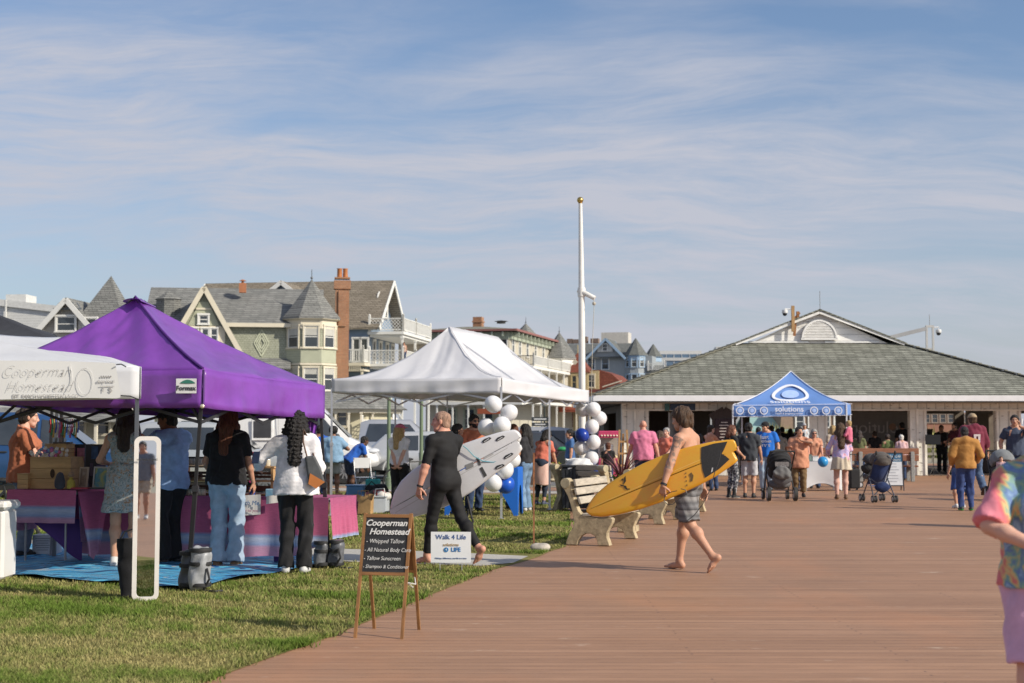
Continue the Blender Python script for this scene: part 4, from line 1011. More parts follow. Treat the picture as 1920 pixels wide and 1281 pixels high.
for m_ in (1.55, 4.55):
    mb = MB()
    pkq = A - v_ * 1.54 + u_ * m_ + Vector((0, 0, 3.35))
    for q_ in (-1.54, 1.54):
        mb.bar(pkq - o, A - v_ * 1.54 + v_ * q_ + u_ * m_ + Vector((0, 0, 2.3)) - o, .02, .03)
    mb.build('rafter', alu, t)
mb = MB(); mb.tube([cc_[1].lerp(pw_[0], i / 10) + Vector((.004, -.01, .012 - .235 * 4 * (i / 10) * (1 - i / 10))) - o for i in range(11)], .006, 4); mb.build('seam', mat((.62, .62, .66), .6), t)
# --- blue tent
Yb = 38.
cb_ = [P(1374, 760, Yb), P(1587, 757, Yb), P(1594, 757, 41), P(1391, 760, 41)]
bx = lambda px: (px - 960) * Yb / FPX
t = thing('canopy_tent', 'blue pop-up tent printed with white rings and lettering in front of the pavilion', 'tent', (bx(1482), 39.5, 0))
pkz = P(1484, 697, 39.5).z; pkb = Vector((bx(1484) * 1.035, 39.4, pkz))
bluec = mat((.155, .30, .66), .6, .06, 2, key='blue tent', trans=.2)
cn = canopy(t, cb_, [pkb, pkb + Vector((0, .2, 0))], bluec, .13, .31, seed=21, wr=.006, vwr=.006)
legs(t, [(p.x, p.y, 0) for p in cb_], [2.2] * 4, mat((.72, .73, .75), .4, .05, 3, .4), .024)
frame(t, cb_, 1.95, alu)
o = t.location; wl_ = mat((.74, .76, .82), .6, .03, 3, key='print')
def flat(px, py): return P(px, py, Yb - .10) - o
ringm = mat((.35, .48, .80), .6, .1, 8, key='ring fill')
for px in (1387.5, 1410, 1432.5, 1526.5, 1549, 1572):
    mb = MB()
    for i in range(24):
        a, b = i / 24 * 6.2832, (i + 1) / 24 * 6.2832; mb.bar((.095 * math.cos(a), 0, .095 * math.sin(a)), (.095 * math.cos(b), 0, .095 * math.sin(b)), .024, .012, (0, 1, 0))
    r = mb.build('ring_emblem', wl_, cn); r.location = flat(px, 770)
    mb = MB(); mb.ball((0, .004, 0), .055, 14, 1, .08); mb.build('ring_centre', ringm, r)
text('solutions', .205, wl_, cn, flat(1480, 767.5), bold=.002, sx=1.03)
text('health & pregnancy center', .070, wl_, cn, flat(1480, 775.5), sx=.98)
# ring and name on the sloping front panel
import mathutils
v0, v1 = (cb_[0] + cb_[1]) / 2, pkb
def slope(s, w):   # s: height fraction, w: metres to the side
    p = v0.lerp(v1, s) - o - Vector((0, .02, (.13 * 4 * s * (1 - s) + .05 * 4 * s * (1 - s)) - .022)); p.x = (v0.x + (v1.x - v0.x) * s) - o.x + w; return p
mb = MB(); N = 40
for i in range(N):
    a, b = i / N * 6.2832, (i + 1) / N * 6.2832
    pa = slope(.47 + .24 * math.sin(a), .45 * math.cos(a) * (1 - .24 * math.sin(a))); pb = slope(.47 + .24 * math.sin(b), .45 * math.cos(b) * (1 - .24 * math.sin(b)))
    mb.bar(pa, pb, .085, .02, (0, -.6, 1))
mb.build('ring_emblem', wl_, cn)
mb = MB(); n_ = 20; mb.add([slope(.47, 0)] + [slope(.47 + .13 * math.sin(i / n_ * 6.2832), .24 * math.cos(i / n_ * 6.2832)) for i in range(n_)], [(0, i + 1, (i + 1) % n_ + 1) for i in range(n_)]); mb.build('ring_centre', ringm, cn)
sl_ = text('solutions', .26, wl_, cn, slope(.11, 0) + Vector((0, -.03, .02)), (R(28), 0, 0), sx=1.15)
mb = MB()   # white piping
for a, b in ((cb_[0], pkb), (cb_[1], pkb)): mb.tube([a.lerp(b, i / 12) - o - Vector((0, .015, .13 * 4 * (i / 12) * (1 - i / 12) - .012)) for i in range(13)], .011, 5)
for a, b in ((cb_[0], cb_[1]), (cb_[1], cb_[2])):
    for z in (0, -.30): mb.tube([a - o + Vector((0, -.05, z - .01)), b - o + Vector((.04 if a is cb_[1] else 0, -.05, z - .01))], .007, 5)
for p in cb_[:2]: mb.tube([p - o + Vector((0, -.04, 0)), p - o + Vector((0, -.04, -.3))], .009, 5)
mb.build('piping', wl_, cn)
# ---------------------------------------------------------------- houses
GREYROOF = brick_mat((.20, .205, .195), (.29, .29, .275), (.10, .10, .10), .62, .16, .018, .9, bump=.7)
BROWNROOF = brick_mat((.235, .20, .15), (.31, .265, .205), (.07, .06, .05), .62, .16, .018, .9, bump=.7)
REDROOF = brick_mat((.22, .055, .035), (.30, .085, .05), (.09, .03, .02), .40, .22, .02, .85, bump=.7)
CREAM = mat((.66, .60, .48), .6, .06, 2); WTRIM = mat((.74, .73, .69), .55, .05, 2)
BRICK = brick_mat((.42, .18, .09), (.48, .23, .12), (.34, .27, .20), .24, .085, .012, .9)
blind = mat((.45, .44, .40), .7, .1, 3)
class House:
    def __init__(s, label, px, Y, rot=-6, name='house', cat='house', z=0):
        s.Y = Y; s.px0 = px; s.s = FPX / Y; s.rot = R(rot)
        s.root = thing(name, label, cat, (X(px, Y), Y, z), s.rot)
    def x(s, px): return (px - s.px0) / s.s / math.cos(s.rot)
    def z(s, py, dy=0): return CAMZ + (806 - py) * (s.Y + dy) / FPX
    def b(s, name, mb, m, parent=None, smooth=False): return mb.build(name, m, parent or s.root, smooth)
    def wall(s, poly, d, m, name='wall', o=0., axis='Y'): return s.b(name, MB().prism(poly, d, axis, o), m)
    def frame(s, face, a, z, off=0., ang=0.):
        if face == 'S': M = Matrix.Translation((a, -off, z))
        elif face == 'F': M = Matrix.Translation((off, a, z)) @ Matrix.Rotation(R(90), 4, 'Z')
        else: M = Matrix.Translation((a[0], a[1], z)) @ Matrix.Rotation(ang, 4, 'Z')
        return M
    def window(s, face, a, z, w, h, off=.0, trim=WTRIM, sash=None, ang=0., t=.11, bl=.0, door=False):
        M = s.frame(face, a, z, off, ang); sash = sash or trim
        mb = MB().at(M)
        for sx in (-1, 1): mb.box((sx * (w / 2 + t / 2), -.04, 0), (t, .10, h))
        mb.box((0, -.045, h / 2 + t * .6), (w + 2 * t + .06, .13, t * 1.2)); mb.box((0, -.05, -h / 2 - t * .35), (w + 2 * t + .08, .15, t * .7))
        fr = s.b('door' if door else 'window', mb, trim)
        mb = MB().at(M); mb.box((0, .0, 0), (w - .012, .03, h - .012)); s.b('pane', mb, glass(), fr)
        mb = MB().at(M)
        for sx in (-1, 1): mb.box((sx * (w / 2 - .035), -.03, 0), (.055, .035, h - .02))
        for q_ in (-.5, 0, .5): mb.box((0, -.031 + .004 * (q_ == 0), q_ * (h - .09)), (w - .13, .033, .055))
        s.b('sash', mb, sash, fr)
        if bl:
            mb = MB().at(M); mb.box((0, -.018, h * (.5 - bl / 2)), (w - .12, .01, h * bl - .05)); s.b('blind', mb, blind, fr)
        return fr
    def rail(s, a, b, z, m=WTRIM, lattice=False, hgt=1.05, post=True, step=.17):
        a = Vector((*a, z)); b = Vector((*b, z)); L_ = (b - a).length; d = (b - a) / L_; mb = MB(); up = Vector((0, 0, 1))
        mb.bar(a + up * hgt, b + up * hgt, .09, .07); mb.bar(a + up * .12, b + up * .12, .07, .07)
        if lattice:
            n = int(L_ / .26)
            for i in range(n):
                p = a + d * (i * L_ / n); q_ = a + d * ((i + 1) * L_ / n)
                for k in range(3):
                    z0 = .15 + k * .29; mb.bar(p + up * z0, q_ + up * (z0 + .29), .05, .03); mb.bar(p + up * (z0 + .29), q_ + up * z0, .05, .03)
        else:
            n = int(L_ / step)
            for i in range(n + 1): p = a + d * (i * L_ / n); mb.bar(p + up * .12, p + up * hgt, .05, .05)
        if post:
            for p in (a, b): mb.bar(p, p + up * (hgt + .22), .16, .16); mb.ball(p + up * (hgt + .28), .09, 6)
        return s.b('railing', mb, m)
    def posts(s, pts, z0, z1, m=WTRIM, r=.16):
        for p in pts:
            mb = MB(); mb.box((p[0], p[1], (z0 + z1) / 2), (r, r, z1 - z0)); mb.box((p[0], p[1], z1 - .09), (r * 1.6, r * 1.6, .18)); mb.box((p[0], p[1], z0 + .12), (r * 1.4, r * 1.4, .24)); s.b('post', mb, m)
    def gable(s, x0, x1, y0, y1, ze, za, m, name='roof', axis='Y', over=.35, th=.18, trim=None, parent=None):
        "ridge along axis; section spans the other one"
        mb = MB(); c = (x0 + x1) / 2 if axis == 'Y' else (y0 + y1) / 2
        def pt(sec, al, z): return (sec, al, z) if axis == 'Y' else (al, sec, z)
        S0, S1 = (x0, x1) if axis == 'Y' else (y0, y1); A0, A1 = (y0 - over, y1 + over) if axis == 'Y' else (x0 - over, x1 + over)
        for S in (S0, S1):
            sl = (za - ze) / abs(c - S); e = c + (S - c) * (1 + over / abs(c - S)); z_ = ze - sl * over
            a = [Vector(pt(e, A0, z_)), Vector(pt(c, A0, za)), Vector(pt(c, A1, za)), Vector(pt(e, A1, z_))]; b = [p - Vector((0, 0, th)) for p in a]
            mb.add(a + b, [(0, 1, 2, 3), (7, 6, 5, 4), (0, 4, 5, 1), (1, 5, 6, 2), (2, 6, 7, 3), (3, 7, 4, 0)])
        r = s.b(name, mb, m, parent)
        if trim:
            for al in ((A0 - .03),) + ((A1 + .03),):
                for S in (S0, S1):
                    mb = MB()
                    sl = (za - ze) / abs(c - S); e = c + (S - c) * (1 + over / abs(c - S)); mb.bar(Vector(pt(e, al, ze - sl * over - .16)), Vector(pt(c, al, za - .16)), .08, .34); s.b('bargeboard', mb, trim, r)
        return r
    def turret(s, x, y, r, z0, z1, zt, wallm, roofm, n=8, over=.3, trim=WTRIM, fin=True, rot=22.5):
        mb = MB(); pr = [(r, z0), (r, z1)]
        Q = Matrix.Rotation(R(rot), 3, 'Z'); w_ = s.b('turret', mb.lathe(pr, (x, y, 0), n, Q=Q), wallm)
        rf = s.b('turret_roof', MB().lathe([(r + over, z1 - .02), (r + over * .98, z1 + .08), (r * .92, z1 + (zt - z1) * .22), (.05, zt)], (x, y, 0), n, Q=Q), roofm, w_)
        s.b('cornice', MB().lathe([(r + .05, z1 - .75), (r + .05, z1 - .1), (r + over * .9, z1 - .06), (r + over * .9, z1 + .03)], (x, y, 0), n, Q=Q), trim, w_)
        if fin:
            mb = MB(); mb.tube([(x, y, zt - .2), (x, y, zt + .75)], .03, 5); mb.ball((x, y, zt + .15), .10, 8); s.b('finial', mb, mat((.12, .13, .14), .5, key='fin'), rf)
        return w_
# --- green shingled house
h = House('sage green shingled house with a corner turret and tall brick chimney', 628, 102, 8)
GREEN = brick_mat((.405, .42, .325), (.45, .465, .365), (.27, .285, .20), .22, .16, .012, .85, bump=.5); GDIAG = lap_mat((.44, .455, .335), .18, diag=True); GTRIM = mat((.66, .60, .47), .6, .05, 2)
x, z = h.x, h.z
h.wall([(x(300), 0), (0, 0), (0, z(604)), (x(300), z(604))], 9.5, GREEN, o=.4)
h.gable(x(278), x(606), .0, 9.6, z(607) + .0, z(541, 4), GREYROOF, 'roof', 'X', over=.0)
mb = MB(); mb.box(((x(278) + x(600)) / 2, .0, z(611)), (x(600) - x(278), .16, .28)); h.b('eaves', mb, GTRIM)
gx0, gx1, gxa = x(305), x(472), x(388)
h.wall([(gx0, z(690)), (gx1, z(690)), (gxa, z(543))], 1.2, GREEN, 'gable', o=-.5); h.gable(gx0, gx1, -.7, 4.6, z(690), z(540), GREYROOF, 'gable_roof', 'Y', over=.15, trim=GTRIM)
h.wall([(x(330), 0), (x(455), 0), (x(455), z(690)), (x(330), z(690))], 1.1, GREEN, 'gable_wall', o=-.45)
mb = MB(); mb.prism([(x(360), z(614)), (x(416), z(614)), (x(396), z(570)), (x(380), z(570))], .06, 'Y', -.56); h.b('gable_panel', mb, GDIAG)
mb = MB(); mb.box((gxa, -.58, z(617)), (x(420) - x(356), .12, .16)); mb.box((gxa, -.58, z(583)), (x(402) - x(374), .1, .13)); mb.box((gxa, -.56, z(634)), (x(428) - x(350), .08, 1.35)); h.b('gable_trim', mb, GTRIM)
h.window('S', gxa, z(603), .62, .62, .62); 
for p_ in (372, 391, 407): h.window('S', x(p_), z(632), .46, .95, .62, t=.07)
h.window('S', x(376), z(700), .9, 1.3, .5)
mb = MB(); mb.add([(x(470), -.9, z(692)), (x(546), -.9, z(692)), (x(546), .4, z(672)), (x(470), .4, z(672)), (x(470), -.9, z(694)), (x(546), -.9, z(694)), (x(546), .4, z(694)), (x(470), .4, z(694))], [(0, 1, 2, 3), (7, 6, 5, 4), (0, 4, 5, 1), (1, 5, 6, 2), (3, 2, 6, 7), (0, 3, 7, 4)]); h.b('pent_roof', mb, GREYROOF)
mb = MB()
for k, r_ in enumerate((.95, .68, .42)):
    c_ = Vector((x(492), .37, z(644))); q_ = [c_ + Vector((0, 0, r_)), c_ + Vector((.55 * r_, 0, 0)), c_ + Vector((0, 0, -r_)), c_ + Vector((-.55 * r_, 0, 0))]
    for i in range(4): mb.bar(q_[i] + Vector((0, -.01 * k, 0)), q_[(i + 1) % 4] + Vector((0, -.01 * k, 0)), .09, .05, (0, 1, 0))
h.b('diamond_shingles', mb, mat((.50, .52, .39), .8))
tx, ty, tr = x(583), 1.1, 1.9
tw = h.turret(tx, ty, tr, 0, z(598), z(522), GREEN, GREYROOF, over=.34, trim=GTRIM)
mb = MB(); mb.lathe([(tr + .02, z(681)), (tr + .02, z(655))], (tx, ty, 0), 8, Q=Matrix.Rotation(R(22.5), 3, 'Z')); h.b('turret_band', mb, GDIAG, tw)
mb = MB(); Q8 = Matrix.Rotation(R(22.5), 3, 'Z')
for pz in (654, 684): mb.lathe([(tr + .02, z(pz) - .08), (tr + .09, z(pz) - .06), (tr + .09, z(pz) + .06), (tr + .02, z(pz) + .08)], (tx, ty, 0), 8, Q=Q8)
h.b('turret_trim', mb, GTRIM, tw)
ap = tr * math.cos(R(22.5))
for k in (-1, 0, 1, 2):
    an = k * R(45)      # 0 faces the camera
    nx, ny = math.sin(an), -math.cos(an)
    for pz, hh_ in ((633, 1.55), (712, 1.6)):
        h.window('T', (tx + nx * (ap + .02), ty + ny * (ap + .02)), z(pz), .98, hh_, ang=an, trim=GTRIM, sash=WTRIM, bl=.45 if pz == 633 else .3)
ch = MB(); cx_, cy_ = x(634) + .25, 1.9; ch.box((cx_, cy_, z(523) / 2), (1.0, .75, z(523))); ch.box((cx_, cy_, z(529) + .0), (1.22, .95, .62)); ch.box((cx_, cy_, z(516)), (1.12, .86, .12)); ch.box((cx_ - .0, cy_ - .42, z(575)), (.55, .14, 2.6)); chim = h.b('chimney', ch, BRICK)
for dx in (-.2, .22):
    h.b('chimney_pot', MB().lathe([(.19, z(516)), (.17, z(499)), (.2, z(499) + .05), (.2, z(497))], (cx_ + dx, cy_, 0), 12), mat((.45, .17, .06), .7), chim, True)
h.wall([(.4, 0), (11, 0), (11, z(604)), (.4, z(604))], .1, GREEN, 'front_wall', o=-.05, axis='X')
# ground floor bay and porch under a low roof
mb = MB(); mb.lathe([(4.3, z(768)), (3.6, z(754)), (2.4, z(735)), (.1, z(732))], (x(640), 1.2, 0), 8, 1.25, 1, Q=Q8); h.b('porch_roof', mb, GREYROOF)
mb = MB(); mb.lathe([(3.9, z(775)), (4.0, z(765))], (x(640), 1.2, 0), 8, 1.25, 1, Q=Q8); h.b('porch_beam', mb, CREAM)
mb = MB(); mb.lathe([(2.9, 0), (2.9, z(770))], (x(655), 1.0, 0), 8, 1.2, 1, Q=Q8); h.b('bay', mb, mat((.50, .46, .33), .7, .06, 2))
for p_, a_ in ((640, -8), (662, 4), (684, 30), (704, 48)): h.window('T', (x(p_), -1.9 + (p_ - 640) * .018), z(782), .7, 1.4, ang=R(a_), trim=CREAM)
h.posts([(x(p_), -2.45) for p_ in (612, 628, 652, 674)] + [(x(696), -1.6), (x(716), -.2)], 0, z(772), CREAM, .14)
h.rail((x(676), -2.4), (x(722), .6), z(800) - .6, lattice=True)
# vent stack behind
mb = MB(); mb.box((x(453), 3, z(542, 3)), (.5, .5, .7)); mb.tube([(x(453), 3, z(536, 3)), (x(453), 3, z(530, 3))], .1, 8); mb.lathe([(.28, z(529, 3)), (.05, z(526, 3))], (x(453), 3, 0), 10); h.b('flue', mb, mat((.38, .15, .07), .7))
# --- blue house with white balconies
h = House('blue clapboard house with a brown roof and stacked white balconies', 690, 115, -9)
x, z = h.x, h.z
BLUE = lap_mat((.22, .30, .41), .14); BEIGE = lap_mat((.50, .44, .36), .14)
D = 9.0
h.wall([(-15, 0), (0, 0), (0, z(606)), (-15, z(606))], D, BLUE)
h.wall([(0, z(606)), (D, z(606)), (D / 2, z(531, 4))], .25, BLUE, 'gable', o=-.27, axis='X')
rb = h.gable(-15.2, .55, 0, D, z(605), z(531, 4) + .3, BROWNROOF, 'roof', 'X', over=.45, trim=WTRIM)
h.gable(-9.2, -5.2, -.5, 4, z(560), z(524), BROWNROOF, 'dormer', 'Y', over=.2, trim=WTRIM); h.wall([(-9.0, z(562)), (-5.4, z(562)), (-7.2, z(527))], .2, BLUE, 'dormer_wall', o=-.3)
for a_, zz in ((3.4, 577), (5.6, 577)): h.window('F', a_, z(zz, 4), .75, 1.5, .02)
mb = MB(); mb.prism([(4.5 + 1.9 * math.cos(i * math.pi / 12), z(563, 4) + .9 * math.sin(i * math.pi / 12)) for i in range(13)], .1, 'X', .0); h.b('fan_trim', mb, WTRIM)
F1, F2, F0 = z(682), z(622), 1.0
BX = 2.9
for zf in (F1, F2, F0):
    mb = MB(); mb.box((BX / 2, D / 2 + .6, zf - .12), (BX + .1, D + 1.6, .24)); mb.box((BX / 2, D / 2 + .6, zf - .34), (BX - .2, D + 1.2, .18)); h.b('balcony', mb, WTRIM)
h.rail((0.1, -.1), (BX, -.1), F2, lattice=True); h.rail((BX, -.1), (BX, D / 2), F2); h.rail((BX, D / 2), (BX, D + 1.2), F2)
h.rail((0.1, -.1), (BX, -.1), F1, lattice=True); h.rail((BX, .1), (BX, D / 2), F1); h.rail((BX, D / 2), (BX, D + 1.2), F1)
h.rail((-1.9, -1.7), (.0, -1.7), F1); h.rail((.0, -1.7), (.0, -.1), F1); h.rail((-3.9, -1.7), (-1.9, -1.7), F1)
mb = MB(); mb.box((-1.9, -.85, F1 - .12), (4.1, 1.8, .24)); mb.box((-1.9, -.85, F1 - .6), (4.0, 1.7, .14)); h.b('side_balcony', mb, CREAM)
mb = MB()
for i in range(22): mb.box((-3.8 + i * .17, -1.72, F1 - .40), (.06, .05, .34))
h.b('spindle_frieze', mb, CREAM)
h.posts([(-.1, -1.6), (-3.7, -1.6)], 0, F1 - .5, CREAM)
h.posts([(BX - .1, 0), (BX - .1, 4.6), (BX - .1, D + 1)], F1, F2 - .4); h.posts([(BX - .1, 0), (BX - .1, 4.6), (BX - .1, D + 1)], 0, F1 - .4)
for a_ in (1.6, 3.7, 6.0, 8): h.window('F', a_, z(660), .8, 2.0, .02, door=True)
for p_ in (667, 682): h.window('S', x(p_), z(657), .55, 1.9, .02)
for a_ in (1.6, 4.2, 7): h.window('F', a_, z(735), .9, 1.8, .02)
h.window('S', x(672), z(730), .7, 1.7, .02)
h.wall([(0.05, F1), (BX - .3, F1), (BX - .3, F2 - .3), (.05, F2 - .3)], .12, BEIGE, 'end_wall', o=D + 1.1)
mb = MB(); mb.box((1.3, D / 2 - 2.6, .5), (2.2, 3, 1.0)); 
for i in range(6): mb.box((BX + .25 + i * .28, 4, .9 - i * .16), (.3, 2.4, .16))
h.b('steps', mb, mat((.55, .52, .47), .8))
mb = MB(); a_ = Vector((1.8, -3.0, 3.6)); b_ = Vector((4.6, -3.6, .4)); mb.bar(a_, b_, 1.1, .2)
for i in range(9): p_ = a_.lerp(b_, i / 8); mb.bar(p_ + Vector((0, -.5, 0)), p_ + Vector((0, -.5, 1)), .06, .06)
mb.bar(a_ + Vector((0, -.5, 1)), b_ + Vector((0, -.5, 1)), .08, .08); h.b('staircase', mb, WTRIM)
# --- beige house with red cornice
h = House('beige flat roofed house with a dark red cornice and white balcony', 955, 150, -14)
x, z = h.x, h.z
BG = lap_mat((.54, .50, .41), .16); GT = mat((.37, .41, .33), .7, .1, 3)
W0 = x(796)
h.wall([(W0, 0), (0, 0), (0, z(626)), (W0, z(626))], 22, BG)
mb = MB(); e_ = 1.0; zt, zc = z(606), z(618)
mb.add([(W0 - e_, -e_, zc), (e_, -e_, zc), (e_, 22 + e_, zc), (W0 - e_, 22 + e_, zc), (W0 + 3, 4, zt), (-4, 4, zt), (-4, 18, zt), (W0 + 3, 18, zt)], [(0, 1, 5, 4), (1, 2, 6, 5), (2, 3, 7, 6), (3, 0, 4, 7), (4, 5, 6, 7), (3, 2, 1, 0)]); rf = h.b('roof', mb, brick_mat((.24, .23, .18), (.30, .29, .23), (.12, .12, .1), .5, .10, .01))
mb = MB(); mb.box(((W0) / 2, -e_, zc - .08), (abs(W0) + 2 * e_, .16, .22)); mb.box((e_, 11, zc - .08), (.16, 22 + 2 * e_, .22)); h.b('cornice', mb, mat((.27, .11, .095), .5))
mb = MB(); mb.box((W0 / 2, -.12, z(629)), (abs(W0), .3, .75)); mb.box((.12, 11, z(629)), (.3, 22, .75)); h.b('frieze', mb, GT)
mb = MB()
for i in range(8): mb = MB(); mb.box((W0 + .5 + i * (abs(W0) - 1) / 7, -.55, z(627)), (.16, .8, .5)); h.b('bracket', mb, GT)
for i in range(12): mb = MB(); mb.box((.55, .6 + i * 1.9, z(627)), (.8, .16, .5)); h.b('bracket', mb, GT)
mb = MB(); mb.box((x(868), 6, z(599)), (1., 1., 1.6)); mb.box((x(868), 6, z(594)), (1.15, 1.15, .18)); h.b('chimney', mb, BRICK)
mb = MB(); mb.lathe([(.5, z(606, 6)), (.5, z(603, 6)), (.8, z(602, 6)), (.1, z(600, 6))], (x(913), 6, 0), 10); h.b('roof_vent', mb, mat((.08, .08, .08), .5))
for p_ in (822, 868, 912, 942):
    for pz in (652, 712): h.window('S', x(p_), z(pz), 1.0, 1.9, .02)
for a_ in (1.5, 4.5, 8, 12, 16, 20):
    for pz in (645, 705): h.window('F', a_, z(pz), 1.0, 2.0, .02, door=pz == 645)
Fz = z(686); bx0 = 2.6
for zf in (Fz, z(752)):
    mb = MB(); mb.box((bx0 / 2, 10, zf - .15), (bx0, 20, .3)); h.b('balcony', mb, WTRIM)
    h.rail((bx0, .1), (bx0, 7), zf); h.rail((bx0, 7), (bx0, 14), zf); h.rail((bx0, 14), (bx0, 20), zf); h.rail((.1, .1), (bx0, .1), zf, mat((.05, .05, .05), .5) if zf == Fz else WTRIM)
for zl, zh in ((0, z(755)), (z(752), z(690))): h.posts([(bx0 - .1, .2), (bx0 - .1, 4), (bx0 - .1, 8), (bx0 - .1, 12), (bx0 - .1, 16), (bx0 - .1, 19.8)], zl, zh)
h.turret(1.0, 20.5, 2.0, 0, z(672, 18), z(622, 18), BG, GREYROOF, trim=WTRIM); h.turret(-3, 20.0, 1.4, 0, z(630, 18), z(604, 18), BG, GREYROOF, trim=WTRIM)
mb = MB(); pz = z(757); mb.box((W0 / 2 + 1, -1.3, pz), (abs(W0) + 2, 2.6, .3)); h.b('porch_roof', mb, WTRIM)
h.posts([(W0 + .3 + i * 1.7, -2.4) for i in range(6)], 0, pz - .1); h.rail((W0, -2.5), (0.5, -2.5), pz + .15)
mb = MB(); mb.box((-1.5, -2.45, z(772)), (2.6, .08, .55)); h.b('shop_sign', mb, mat((.35, .09, .04), .6))
for p_ in (845, 880, 915, 945): h.window('S', x(p_), z(785), 1.1, 2.0, .05, trim=GT)
# --- yellow house with red tiled turret
h = House('yellow house with red tiled turret and red mansard roof behind the flagpole', 1104, 168, -14)
x, z = h.x, h.z
YEL = lap_mat((.50, .40, .22), .17); MAR = mat((.16, .045, .04), .6)
h.wall([(x(1052), 0), (0, 0), (0, z(700)), (x(1052), z(700))], 8, YEL)
mb = MB(); cx_ = x(1081); mb.box((cx_, 1, z(715)), (3.0, 3, z(698) - z(735))); h.b('tower', mb, YEL)
tw = h.root; hw = 1.75
mb = MB(); zb, zt = z(699), z(660); mb.add([(cx_ - hw, 1 - hw, zb), (cx_ + hw, 1 - hw, zb), (cx_ + hw, 1 + hw, zb), (cx_ - hw, 1 + hw, zb), (cx_, 1, zt)], [(0, 1, 4), (1, 2, 4), (2, 3, 4), (3, 0, 4), (3, 2, 1, 0)]); rt = h.b('tower_roof', mb, REDROOF)
mb = MB(); mb.tube([(cx_, 1, zt - .1), (cx_, 1, zt + .9)], .05, 5); h.b('finial', mb, mat((.5, .4, .2), .4), rt)
mb = MB(); mb.box((cx_, -.72, z(681) + .1), (.5, .1, .5), Matrix.Rotation(R(45), 3, 'Y')); h.b('dormer_diamond', mb, mat((.55, .5, .4), .6), rt)
for p_ in (1079,): h.window('S', x(p_), z(717), .55, 1.6, .55, trim=mat((.5, .4, .22), .6))
mb = MB(); mb.box((x(1106), 1.5, z(716)), (2.2, 3, 2.6)); h.b('bay', mb, YEL)
h.window('S', x(1107), z(715), 1.0, 1.5, .02, trim=CREAM)
mb = MB(); z0, z1 = z(730), z(694); X1 = x(1164); mb.prism([(x(1058), z0), (X1, z0), (X1 - .3, z0 + 1.0), (X1 - 1.2, z0 + 1.8), (X1 - 2.6, z1), (x(1058), z1)], 8, 'Y', .3); h.b('mansard_roof', mb, REDROOF)
mb = MB(); mb.box(((x(1058) + X1) / 2, .1, z(733)), (X1 - x(1058) + .4, .3, .35)); h.b('cornice', mb, MAR)
h.wall([(0, 0), (X1 - .2, 0), (X1 - .2, z0 - .1), (0, z0 - .1)], 8, YEL, 'wing', o=.3)
for p_ in (1066, 1092, 1120, 1145):
    for pz in (752, 785): h.window('S', x(p_), z(pz), .9, 1.4 if pz == 752 else 1.8, .02, trim=MAR if p_ == 1066 else CREAM)
mb = MB(); mb.box((x(1110), -1.2, z(771)), (7, 2.4, .25)); mb.box((x(1110), -2.35, z(768)), (7, .1, .5)); h.b('porch', mb, mat((.35, .09, .05), .6)); h.posts([(x(1064), -2.2), (x(1088), -2.2), (x(1112), -2.2), (x(1136), -2.2), (x(1160), -2.2)], 0, z(772), CREAM)
mb = MB(); mb.bar((x(1130), -.2, z(726)), (x(1165), -.2, z(715)), .12, .12); h.b('brace', mb, CREAM)
# --- grey house
h = House('grey blue house with gabled front and pointed turrets', 1165, 205, -14)
x, z = h.x, h.z
GB = lap_mat((.33, .36, .38), .18); GR2 = brick_mat((.15, .16, .15), (.19, .20, .19), (.09, .09, .09), .6, .2, .02); BT = mat((.30, .42, .56), .6)
h.wall([(x(1036), 0), (x(1222), 0), (x(1222), z(668)), (x(1036), z(668))], 12, GB)
h.gable(x(1030), x(1172), -.2, 12, z(668), z(644, 6), GR2, 'roof', 'X', over=.4, trim=WTRIM)
h.wall([(x(1108), z(669)), (x(1170), z(669)), (x(1139), z(637))], .3, GB, 'gable', o=-.45); h.gable(x(1106), x(1172), -.8, 6, z(668), z(634), GR2, 'gable_roof', 'Y', over=.3, trim=BT)
mb = MB(); mb.prism([(x(1137) + 1.15 * math.cos(i * math.pi / 12), z(660) + 1.25 * math.sin(i * math.pi / 12)) for i in range(13)], .1, 'Y', -.62); h.b('arch_panel', mb, WTRIM); h.window('S', x(1137), z(652), .7, 1.0, .7)
for p_ in (1060, 1110, 1136): h.window('S', x(p_), z(682), 1.0, 1.6, .02, sash=BT)
h.turret(x(1191), .6, 1.55, 0, z(667), z(634), GB, GR2, trim=BT, fin=False, over=.3); h.turret(x(1215), 5, 1.2, 0, z(670, 5), z(646, 5), GB, GR2, trim=BT, fin=False)
for k in (-1, 0, 1):
    an = k * R(45)
    for pz in (680, 712): h.window('T', (x(1191) + math.sin(an) * 1.46, .6 - math.cos(an) * 1.46), z(pz), .75, 1.4, ang=an, trim=BT, sash=WTRIM)
mb = MB(); mb.box((x(1228), 3, z(696) / 2), (4, 6, z(696))); h.b('annex', mb, lap_mat((.45, .45, .44), .18)); h.rail((x(1215), -.2), (x(1245), -.2), z(696)); h.gable(x(1214), x(1240), 0, 5, z(694), z(684), GR2, 'annex_roof', 'X', over=.2)
mb = MB()
for p_, w_, hh_ in ((1050, .8, .7), (1066, 1.6, .6), (1078, .9, 1.0), (1098, 1.2, .7)): mb.box((x(p_), 8, z(643, 8) + hh_ / 2), (w_, 1.2, hh_))
h.b('roof_units', mb, mat((.20, .14, .11), .7)); 
mb = MB(); mb.box((x(1126), 14, z(640, 14)), (4.2, 3, 2.6)); h.b('rooftop_room', mb, mat((.55, .52, .47), .7))
